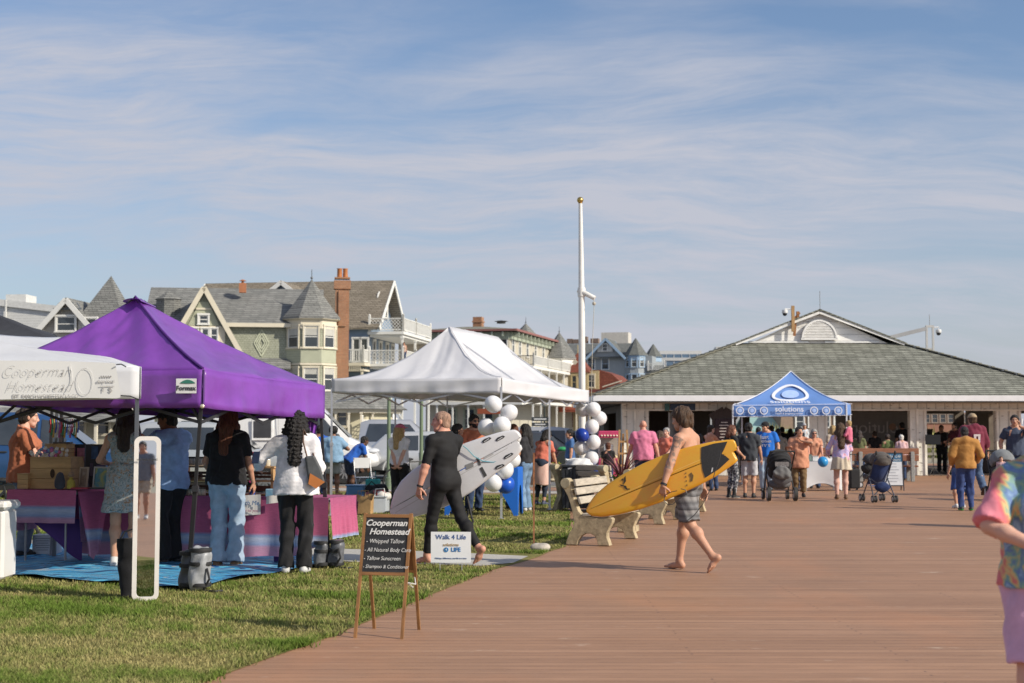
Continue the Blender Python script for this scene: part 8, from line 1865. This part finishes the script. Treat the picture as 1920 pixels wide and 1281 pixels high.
# ---------------------------------------------------------------- the people
def gp(px, Y, z=0): return Vector((X(px, Y), Y, z))
denim = fab((.30, .39, .50), .14, key='denim'); navy_d = fab((.035, .06, .13), .3, key='dn'); blackf = fab((.014, .014, .016)); terra = fab((.40, .135, .07)); peach = fab((.52, .24, .15)); coral = fab((.56, .16, .11)); lblue = fab((.25, .38, .62)); whitef = fab((.70, .69, .72)); royal = fab((.02, .10, .42))
floral = ramp_mat(((0, (.24, .30, .33)), (.36, (.40, .43, .43)), (.46, (.13, .19, .20)), (.52, (.42, .42, .40)), (.60, (.30, .16, .06)), (.66, (.38, .40, .40)), (.75, (.18, .24, .27))), 22, 1.2, .85, 'CONSTANT')
@cached
def tie_mat():
    m, t, b = nt('tie-dye'); q = NB(t); o = q.obj(); s = q.n('ShaderNodeSeparateXYZ', {0: o})
    n = q.noise(o, 5.5, 3, .55, 1.3); ax = q.n('ShaderNodeMapRange', {0: s.outputs[0], 1: .17, 2: .27, 3: 0., 4: .34}).outputs[0]
    c = q.ramp(q.math('ADD', n, ax), [(.30, (.12, .13, .34)), (.40, (.30, .46, .62)), (.46, (.12, .20, .42)), (.52, (.22, .38, .30)), (.57, (.62, .46, .20)), (.62, (.60, .20, .16)), (.72, (.62, .14, .18)), (.90, (.66, .22, .28))])
    q.to(c, b); b.inputs['Roughness'].default_value = .8; q.bump(b, q.noise(o, 40, 3), .3, .01); return m
tiedpink = ramp_mat(((.2, (.60, .12, .28)), (.45, (.66, .45, .55)), (.55, (.36, .36, .62)), (.8, (.62, .22, .38))), 7, 1.5, .85); plaid = band_mat(((0, (.06, .06, .065)), (.3, (.20, .20, .21)), (.55, (.10, .10, .105)), (.8, (.27, .26, .26))), 'Z', .14, .85, 0, 'LINEAR', .05)
patt = ramp_mat(((0, (.05, .055, .07)), (.47, (.06, .065, .08)), (.53, (.36, .36, .38)), (1, (.42, .42, .44))), 24, .8, .85, 'CONSTANT'); lace = ramp_mat(((0, (.62, .54, .42)), (.5, (.50, .42, .32)), (1, (.70, .64, .55))), 40, .3, .95)
WS = ((.68, .68, .68), (.70, .70, .70)); BS = ((.02, .02, .022), (.025, .025, .03)); BW = ((.02, .02, .022), (.62, .62, .6)); BR = ((.10, .045, .02), (.05, .03, .02))
# -- at the craft stall
person('woman in a terracotta tee and grey jeans serving behind the crates at the left edge', gp(47, 17.7), 1.84, -72, 1.3, True, 'pale', ('bun', 'dark', 0), top=('tee', terra, dict(loose=.022)), bottom=('pants', fab((.16, .19, .24))), shoes=BS, wl=(-.12, .42, 1.0), wr=(.30, .30, .92), hy=10, hp=8)
person('woman with long dark hair in a grey floral summer dress behind the tall mirror', G(231, 1062), 1.80, 8, 1.0, True, 'tan', ('long', 'dark', .34), top=('dress', floral, dict(hem=.60, flare=.03, sl='tank')), bottom=None, shoes=WS, wl=(-.22, .34, 1.12), wr=(.16, .36, 1.12), hp=8)
person('man in a black cap, light blue tee and loose black trousers looking left', G(316, 1057), 1.80, 52, 1.12, False, 'brown', ('short', 'black'), cap=((.012, .012, .014), 'front'), top=('tee', lblue, dict(loose=.028, hem=.84)), bottom=('pants', blackf, dict(loose=.035, ankle=.08)), shoes=BS, wl=(-.16, .42, 1.02), wr=(.22, .36, 1.0), hy=28, hp=10)
person('woman with long auburn hair in a black tee and pale blue jeans', G(424, 1063), 1.81, -4, 1.06, True, 'tan', ('long', 'auburn', .40), top=('tee', blackf, dict(loose=.022, hem=.90)), bottom=('pants', denim, dict(loose=.012, ankle=.085)), shoes=((.22, .12, .06), (.1, .06, .04)), wl=(-.24, .26, .98), wr=(.24, .20, .90), hp=12, watch='l')
o = person('woman with very long dark curls in a loose white blouse and black trousers', G(553, 1074), 1.76, -2, .98, True, 'tan', ('curly', 'black', .46), top=('long', whitef, dict(loose=.030, hem=.84, flare=.03)), bottom=('pants', blackf, dict(loose=.008, ankle=.075)), shoes=WS, wl=(-.46, .26, 1.15), wr=(.18, .22, 1.02), hp=10, hy=12)
hb = thing('handbag', 'grey and tan leather shoulder bag carried by the woman in the white blouse', 'handbag', P(586, 882, 15.42), R(12)); mb = MB(); mb.prism([(-.085, .15), (.02, .16), (.085, .03), (.135, -.13), (.03, -.19), (-.045, -.14)], .075, 'Y', -.04); o_ = mb.build('bag', mat((.06, .066, .072), .5, .2, 9, bump=.2, bs=60), hb); m_ = o_.modifiers.new('soft', 'BEVEL'); m_.width = .02; m_.segments = 3
mb = MB(); mb.prism([(-.03, -.03), (.13, -.125), (.035, -.195), (-.048, -.145)], .01, 'Y', -.052); mb.build('tan_flap', mat((.38, .13, .03), .45), hb)
mb = MB(); mb.tube([(-.06, -.01, .14), (-.10, .02, .30), (-.10, .06, .44), (-.02, .10, .30), (.03, .06, .1)], .010, 6); mb.build('strap', mat((.10, .05, .03), .5), hb)
ph = thing('smartphone', 'dark smartphone held out by the woman in the white blouse', 'phone', P(480, 858, 15.2)); mb = MB(); mb.box((0, 0, 0), (.075, .01, .15), Matrix.Rotation(R(-35), 3, 'X'), bev=.004); mb.build('phone', mat((.02, .03, .06), .2), ph)
# man seen only in the mirror
person('man in a grey polo and tan shorts reflected in the tall mirror', (-1.40, -7.5, 0), 1.78, 15, 1.1, False, 'tan', ('short', 'black'), top=('tee', fab((.17, .19, .22))), bottom=('shorts', fab((.42, .36, .28))), shoes=WS, h=.018)
# -- the two men with boards
person('man in a black short sleeved wetsuit walking barefoot with a white surfboard', G(834, 1058), 1.77, 50, 1.16, False, 'red', ('buzz', 'stubble'), top=('wetsuit', mat((.013, .013, .0145), .78, .2, 6, bump=.2, bs=200, key='neoprene', spec=.3)), bottom=None, shoes=None, wl=(-.31, .12, .85), wr=(.30, .14, .84), al=(-.09, .20, .088, 4, 0), ar=(.11, -.42, .20, -4, 50), hl=((-.05, .1, -1),), cl=45, cr=60, twist=-4, lean=3, hy=30, watch='l', seed=11, kr=(.05, 1, .1))
person('bare-backed tattooed man in grey plaid shorts walking with a yellow surfboard', G(1291, 1069), 1.80, 58, 1.0, False, 'tan', ('curls', 'brown'), top=None, bottom=('shorts', plaid, dict(len=.88, loose=.022)), shoes=None, wl=(-.41, .10, .90), wr=(.28, -.06, .84), al=(-.11, -.33, .17, 6, 48), ar=(.09, .15, .088, -6, 0), hl=((.25, .25, -1), (1, .1, .3)), cl=62, cr=40, el=(-1, -.15, 0), lean=3, hy=-8, hp=6, watch='l', seed=21, tattoo=True)
tq = thing('waist_cloth', 'turquoise cloth tucked in the waist of the bare-backed man', 'cloth', G(1291, 1069), R(58)); V_, F_ = isosurf([([vcone(rx(-3), (0, .015, 0), .90, 1.075, (.205, .155), (.172, .128))], 0, 0, [(np.array([0, -.02, .98]), np.array([.35, -1., -.45]))])], .009, wrinkle(.008, 5, 50, .3)); npmesh('cloth', V_, F_, fab((.015, .20, .25)), tq)
# -- under and around the white tent
person('woman with dark curly hair in a pale blue tee and grey shorts photographing', G(624, 934), 1.62, 8, 1.2, True, 'brown', ('afro', 'black', -.05), top=('tee', fab((.20, .33, .48)), dict(loose=.03)), bottom=('shorts', fab((.34, .34, .30)), dict(len=.72)), shoes=BS, wr=(.26, .26, 1.22), wl=(-.28, .1, .86))
person('man in a royal blue tee and jeans partly behind the tied purple flap', G(598, 930), 1.66, 20, 1.1, False, 'brown', ('short', 'black'), top=('tee', royal), bottom=('pants', navy_d), shoes=BS)
person('person in a royal blue tee bending over beside the camper van', gp(655, 33.4), 1.55, -60, 1.1, False, 'dark', ('short', 'black'), top=('tee', royal), bottom=('shorts', fab((.04, .05, .08))), shoes=BS, lean=45, wl=(-.2, .5, .55), wr=(.2, .5, .55))
person('blonde woman in a pink cap and white tee with hands clasped behind her back', gp(749, 27.2), 1.66, -14, 1.0, True, 'pale', ('long', 'blond', .36), cap=((.50, .14, .22), 'front'), top=('tee', whitef, dict(hem=.93)), bottom=('pants', blackf), shoes=BS, wl=(-.02, -.17, .90), wr=(.03, -.18, .90), el=(-1, -.5, 0), er=(1, -.5, 0), hl=((1, -.2, -.5),), hr=((-1, -.2, -.5),), hy=-32)
person('woman with dark tied hair in a coral top behind the wetsuit man', gp(857, 27.0), 1.66, -70, 1.05, True, 'olive', ('pony', 'black', .2), top=('tee', coral), bottom=('pants', navy_d), shoes=BS)
person('bearded man in sunglasses with a top knot and a terracotta tee', gp(888, 27.3), 1.83, -148, 1.15, False, 'tan', ('bun', 'black', 1), top=('tee', terra, dict(loose=.02)), bottom=('pants', navy_d), shoes=BS, beard='black', shades=True, wl=(-.25, .2, .95))
person('woman with long black hair in a black tee and jeans beside the balloons', G(986, 958), 1.66, 62, 1.02, True, 'tan', ('long', 'black', .34), top=('tee', fab((.03, .03, .035)), dict(hem=.96)), bottom=('pants', fab((.16, .25, .38), .3, key='d2'), dict(ankle=.07)), shoes=WS, wl=(-.12, .30, 1.06), wr=(.10, .28, 1.06))
person('brown haired woman mostly hidden behind the balloons and the white board', gp(963, 28.4), 1.66, 10, 1.0, True, 'tan', ('long', 'auburn', .25), top=('tee', fab((.25, .2, .18))), bottom=('pants', navy_d), shoes=BS)
person('woman in a coral top with a patterned wrap over navy leggings leaning forward', G(1013, 947), 1.60, -38, 1.05, True, 'tan', ('long', 'black', .2), top=('tee', coral, dict(hem=.98)), bottom=('leggings', fab((.025, .035, .06)), dict(len=.8)), shoes=((.05, .06, .12), (.5, .5, .5)), lean=22, wl=(-.1, .45, .95), wr=(.15, .42, .9))
wr_ = thing('wrap', 'coral and white patterned wrap tied round the leaning woman', 'wrap', G(1013, 947), R(-38)); V_, F_ = isosurf([([vcone(np.eye(3), (0, .02, 0), .42, .90, (.23, .19), (.185, .16))], 0, 0, [])], .014, wrinkle(.012, 5, 40, .2)); npmesh('cloth', V_, F_, ramp_mat(((0, (.56, .20, .16)), (.5, (.60, .42, .36)), (1, (.54, .18, .14))), 26, 1, .85), wr_)
person('person in a blue tee behind the dark blue balloon of the flagpole column', gp(1069, 36), 1.56, 95, 1.0, False, 'tan', ('short', 'black'), top=('tee', fab((.05, .12, .28))), bottom=('pants', navy_d), shoes=BS)
person('child with auburn hair and a black shirt before the popcorn machine', gp(1140, 35.5), 1.22, 5, 1.0, False, 'tan', ('short', 'auburn'), top=('tee', blackf), bottom=('pants', navy_d), shoes=BS, child=True)
# -- between the surfer and the pavilion
person('bald man in a bright pink tee and navy shorts walking away', gp(1206, 33.2), 1.77, 2, 1.25, False, 'red', ('bald', 'grey'), top=('tee', fab((.56, .17, .28)), dict(loose=.025, hem=.84)), bottom=('shorts', fab((.03, .04, .09))), shoes=BS, wl=(-.34, .16, .86), wr=(.36, -.02, .86), al=(-.1, .2, .085, 0, 0), ar=(.1, -.25, .15, 0, 30))
person('grey haired woman in a coral top right of the man in pink', gp(1250, 36), 1.60, 150, 1.1, True, 'pale', ('short', 'grey'), top=('tee', coral), bottom=('pants', navy_d), shoes=BS, wl=(-.1, .3, 1.0))
person('brown haired woman in a salmon top left of the grey haired woman', gp(1238, 37.5), 1.52, 60, 1.0, True, 'tan', ('bob', 'brown', .12), top=('tee', peach), bottom=('pants', fab((.05, .05, .06))), shoes=BS)
person('woman in a peach blouse and white scarf stretching an arm to the right', gp(1332, 39), 1.68, -62, 1.05, True, 'pale', ('short', 'dark'), top=('long', peach), bottom=('pants', fab((.3, .25, .18))), shoes=BS, wl=(-.15, .5, 1.22), wr=(.15, .45, 1.15))
person('child in a tan patterned top behind the yellow board tail', gp(1338, 36.5), 1.25, 20, 1.0, False, 'tan', ('short', 'blond'), top=('tee', ramp_mat(((0, (.40, .30, .10)), (.5, (.25, .18, .08)), (1, (.5, .4, .2))), 20, 1)), bottom=('pants', navy_d), shoes=BS, child=True)
person('person in a purple top in front of the dark doorway', gp(1312, 41), 1.42, 30, 1.0, True, 'tan', ('bob', 'dark', .1), top=('tee', fab((.22, .10, .34))), bottom=('pants', navy_d), shoes=BS)
person('woman with auburn hair in a black top and grey patterned leggings', G(1372, 934), 1.66, -60, 1.05, True, 'tan', ('bob', 'auburn', .14), top=('tee', blackf, dict(hem=.88)), bottom=('leggings', patt), shoes=(*BW, 1), wl=(-.2, .25, .95), wr=(.2, .2, 1.0), hy=-10)
person('man in a charcoal tee and pale grey shorts seen from behind', G(1405, 933), 1.71, -18, 1.08, False, 'tan', ('short', 'black'), top=('tee', fab((.04, .045, .055)), dict(loose=.02)), bottom=('shorts', fab((.48, .48, .52)), dict(len=.92)), shoes=BS, wr=(.28, .16, .86))
o = person('man in a black cap, royal blue printed tee and faded jeans facing the camera', gp(1437, 36.4), 1.76, 158, 1.1, False, 'tan', ('short', 'black'), cap=((.012, .012, .014), 'front'), top=('tee', fab((.015, .13, .50)), dict(loose=.022)), bottom=('pants', denim), shoes=BS, wl=(-.3, .05, .9), wr=(.28, .05, .9), hy=-30, hp=12)
for s, sz, z_ in (('Just', .15, 1.36), ('ANOTHER', .075, 1.25), ('MY LIFE', .085, 1.15)): text(s, sz, mat((.65, .67, .72), .7), o, (.02, .155, z_), (R(90), 0, R(180)), bold=.003)
person('man in a warm grey tee under the blue tent with his back turned', gp(1459, 39.2), 1.58, 8, 1.12, False, 'brown', ('short', 'black'), top=('tee', fab((.26, .235, .20))), bottom=('pants', navy_d), shoes=BS)
person('woman in a long peach tee and brown trousers behind the large stroller', G(1499, 932), 1.62, 172, 1.15, True, 'tan', ('pony', 'black', .1), top=('tee', peach, dict(hem=.72, loose=.025, flare=.02)), bottom=('pants', fab((.17, .11, .055)), dict(len=.9)), shoes=BS, wl=(-.05, .18, 1.40), wr=(.15, .32, 1.05), el=(-1, .2, -.2), hy=28, belly=.06, hl=((.6, -.2, .7),))
person('older woman with grey hair, sunglasses and a peach tee behind the white table', gp(1526, 38), 1.57, 178, 1.15, True, 'red', ('bob', 'grey', .06), top=('tee', peach), bottom=('pants', navy_d), shoes=BS, shades=True, wl=(-.2, .3, .9), wr=(.2, .3, .9), hp=10)
person('girl with long brown curls, pink tie-dye shirt and ivory lace skirt', G(1578, 936), 1.70, -6, .98, True, 'tan', ('curly', 'brown', .44), top=('long', tiedpink, dict(hem=.90)), bottom=('leggings', fab((.56, .34, .28)), dict(len=.98)), shoes=((.14, .07, .035), (.36, .26, .16)), wl=(-.26, .24, 1.02), wr=(.16, .30, 1.05))
sk = thing('lace_skirt', 'ivory lace overskirt worn by the girl with long curls', 'skirt', G(1578, 936), R(-6)); V_, F_ = isosurf([([vcone(np.eye(3), (0, -.01, 0), .655, .93, (.245, .20), (.185, .14))], 0, 0, [])], .013, wrinkle(.012, 6, 60, .1)); npmesh('skirt', V_, F_, lace, sk)
person('small blond child carried at the shoulder of the girl with long curls', gp(1592, 31.95, .80), .95, 60, 1.0, False, 'pale', ('short', 'blond'), top=('long', fab((.55, .14, .22))), bottom=('pants', fab((.10, .05, .05))), shoes=((.35, .35, .35), (.5, .5, .5)), child=True, al=(-.12, .28, .38, 0, 20), ar=(.12, .22, .30, 0, 25), wl=(-.15, .3, 1.2))
person('blonde woman in a pale top and navy trousers behind the girl with long curls', gp(1562, 42), 1.68, 15, 1.0, True, 'pale', ('long', 'blond', .2), top=('tee', fab((.5, .42, .34))), bottom=('pants', fab((.03, .04, .09))), shoes=WS)
person('woman with long dark hair and olive top sitting on the brown bench', gp(1611, 44.4), 1.52, -15, 1.0, True, 'tan', ('long', 'dark', .3), top=('tee', fab((.12, .13, .06))), bottom=('pants', navy_d), shoes=BS)
person('woman with dark hair up in a green top on the brown bench', gp(1664, 44.2), 1.42, 10, 1.1, True, 'tan', ('bun', 'dark', 0), top=('tee', fab((.11, .14, .05))), bottom=('pants', navy_d), shoes=BS, hy=-30)
person('white haired woman in a pale pink top at the end of the brown bench', gp(1690, 44), 1.40, -8, 1.1, True, 'pale', ('short', 'white'), top=('tee', fab((.60, .40, .42))), bottom=('pants', navy_d), shoes=BS)
dk = fab((.02, .02, .022), key='shade')
for px, Y, H, f_, lb, hr_ in ((1692, 51.5, 1.82, 20, 'broad person in black standing in the shade of the middle bay', ('short', 'black')), (1765, 52, 1.72, 175, 'musician in black facing out of the right bay', ('short', 'dark')), (1791, 49.6, 1.80, 110, 'man in dark maroon beside the music stands', ('short', 'black')), (1467, 55, 1.66, 20, 'dark haired person in the shade behind the man in the grey tee', ('short', 'black')), (1482, 56, 1.6, -10, 'long haired person in the shade left of the peach tee', ('long', 'black', .2)), (1300, 50.2, 1.66, 40, 'person standing inside the dark doorway', ('short', 'dark')), (1422, 47.5, 1.64, -20, 'dark clad person standing behind the man in the charcoal tee', ('short', 'black')), (1447, 52, 1.7, 30, 'person in the shade behind the royal blue tee', ('short', 'dark')), (1583, 51, 1.66, -30, 'dark clad person just inside the pavilion behind the girl with long curls', ('bob', 'dark', .1)), (1640, 50.5, 1.5, 10, 'dark clad person in the shade before the hung banner', ('short', 'dark')), (1388, 44, 1.6, 20, 'dark clad person between the patterned leggings and the charcoal tee', ('short', 'black')), (1548, 54, 1.6, 0, 'seated listener in the shade behind the white column', ('bob', 'dark', .1))):
    person(lb, gp(px, Y), H, f_, 1.1, 'long haired' in lb, 'tan', hr_, top=('tee', fab((.10, .02, .035)) if 'maroon' in lb else dk, dict(loose=.02)), bottom=('pants', dk), shoes=BS, wl=(-.12, .3, 1.05) if 'maroon' in lb or 'musician' in lb else None, wr=(.15, .3, 1.1) if 'maroon' in lb or 'musician' in lb else None)
person('man in a white shirt and cap standing beyond the pavilion in the sun', gp(1508, 67), 1.85, 178, 1.1, False, 'tan', ('short', 'grey'), cap=((.4, .4, .42), 'front'), top=('tee', fab((.55, .58, .62))), bottom=('pants', fab((.22, .2, .17))), shoes=BS); person('man in dark clothes and cap just left of the white shirted man', gp(1498, 65.5), 1.68, 178, 1.1, False, 'tan', ('short', 'dark'), cap=((.3, .25, .18), 'front'), top=('tee', fab((.03, .03, .04))), bottom=('pants', dk), shoes=BS)
# -- right side
o = person('tall man in a maroon hoodie, tan cap and jeans walking away', gp(1824, 33.6), 1.93, 4, 1.2, False, 'tan', ('short', 'brown'), cap=((.36, .27, .17), 'front'), top=('hoodie', fab((.15, .022, .045)), dict(loose=.03, hem=.86, push=.35)), bottom=('pants', fab((.07, .11, .19), .3, key='d3')), shoes=BR, wr=(.36, .1, .9), wl=(-.2, .2, 1.0), ar=(.1, -.28, .17, 0, 35), al=(-.1, .12, .085, 0, 0))
for i, (x_, z_, w_, h_) in enumerate(((.02, 1.42, .16, .05), (-.03, 1.35, .05, .10), (.07, 1.35, .05, .10), (.02, 1.27, .14, .04), (.02, 1.20, .10, .025))): mb = MB(); mb.box((x_, -.205, z_), (w_, .008, h_)); mb.build('back_print', mat((.55, .48, .48), .7), o)
person('boy in a mustard hoodie, navy joggers and bright green shoes', G(1812, 957), 1.62, -6, 1.02, False, 'dark', ('buzz', 'black'), top=('hoodie', fab((.38, .185, .05)), dict(loose=.032, hem=.87)), bottom=('pants', fab((.035, .06, .17)), dict(ankle=.045, loose=.014)), shoes=((.02, .04, .035), (.03, .50, .10)), wl=(-.24, .16, .98), wr=(.26, .18, 1.02), hp=10)
person('child in blue shorts and white trainers half hidden behind the boy in mustard', gp(1797, 28.4), 1.36, 15, 1.0, False, 'tan', ('short', 'brown'), top=('tee', fab((.08, .15, .35))), bottom=('shorts', fab((.04, .09, .30)), dict(len=1.05)), shoes=WS, child=True, wl=(-.3, .05, .82))
person('man in a navy tee drinking from a cup behind the grey stroller', gp(1903, 33.8), 1.90, 172, 1.1, False, 'tan', ('short', 'black'), top=('tee', fab((.045, .06, .10))), bottom=('pants', navy_d), shoes=BS, wl=(-.06, .24, 1.50), wr=(.30, .06, .92), el=(-1, .3, -.4), hy=-12, hl=((.2, .3, .9),))
cp_ = thing('cup', 'pale cup held to the mouth of the man in the navy tee', 'cup', P(1915, 790, 33.5)); mb = MB(); mb.lathe([(.03, -.06), (.04, .06), (.036, .06), (.027, -.05)], n=14); mb.build('cup', mat((.6, .6, .62), .4), cp_, True)
person('baby in the grey hooded stroller at the right edge', gp(1876, 31.25, .38), .72, 172, 1.05, False, 'pale', ('short', 'brown'), top=('long', fab((.45, .3, .32))), bottom=('pants', fab((.06, .05, .06))), shoes=WS, child=True, al=(-.1, .3, .45, 0, 0), ar=(.1, .3, .4, 0, 0), pelvis=(0, 0, .62))
person('woman in a bright tie-dye top and lavender shorts, cropped by the right edge', gp(1963, 6.25), 1.66, 166, 1.04, True, 'pale', ('pony', 'brown', .15), cap=((.03, .03, .035), 'front'), top=('elbow', tie_mat(), dict(loose=.022, hem=.915, flare=.015)), bottom=('shorts', fab((.58, .36, .52), .1), dict(len=.78, loose=.022)), shoes=WS, wr=(.06, .27, 1.10), wl=(-.2, .25, 1.05), er=(1, .1, -.25), el=(-1, .1, -.2), hy=18, shades=True, seed=5)
person('person standing just outside the right edge, casting a long shadow on the boardwalk', gp(1998, 22.4), 1.78, 90, 1.0, False, 'tan', ('short', 'dark'), top=('tee', lblue), bottom=('pants', navy_d), shoes=BS)
person('tiny figure leaning on the upper balcony rail of the blue house', gp(757, 114.5, 6.95), 1.65, 170, 1.0, True, 'tan', ('short', 'dark'), top=('tank', fab((.5, .35, .28))), bottom=('pants', navy_d), shoes=BS, h=.03)
for o in list(bpy.data.objects):
    if '_j' in o: del o['_j']
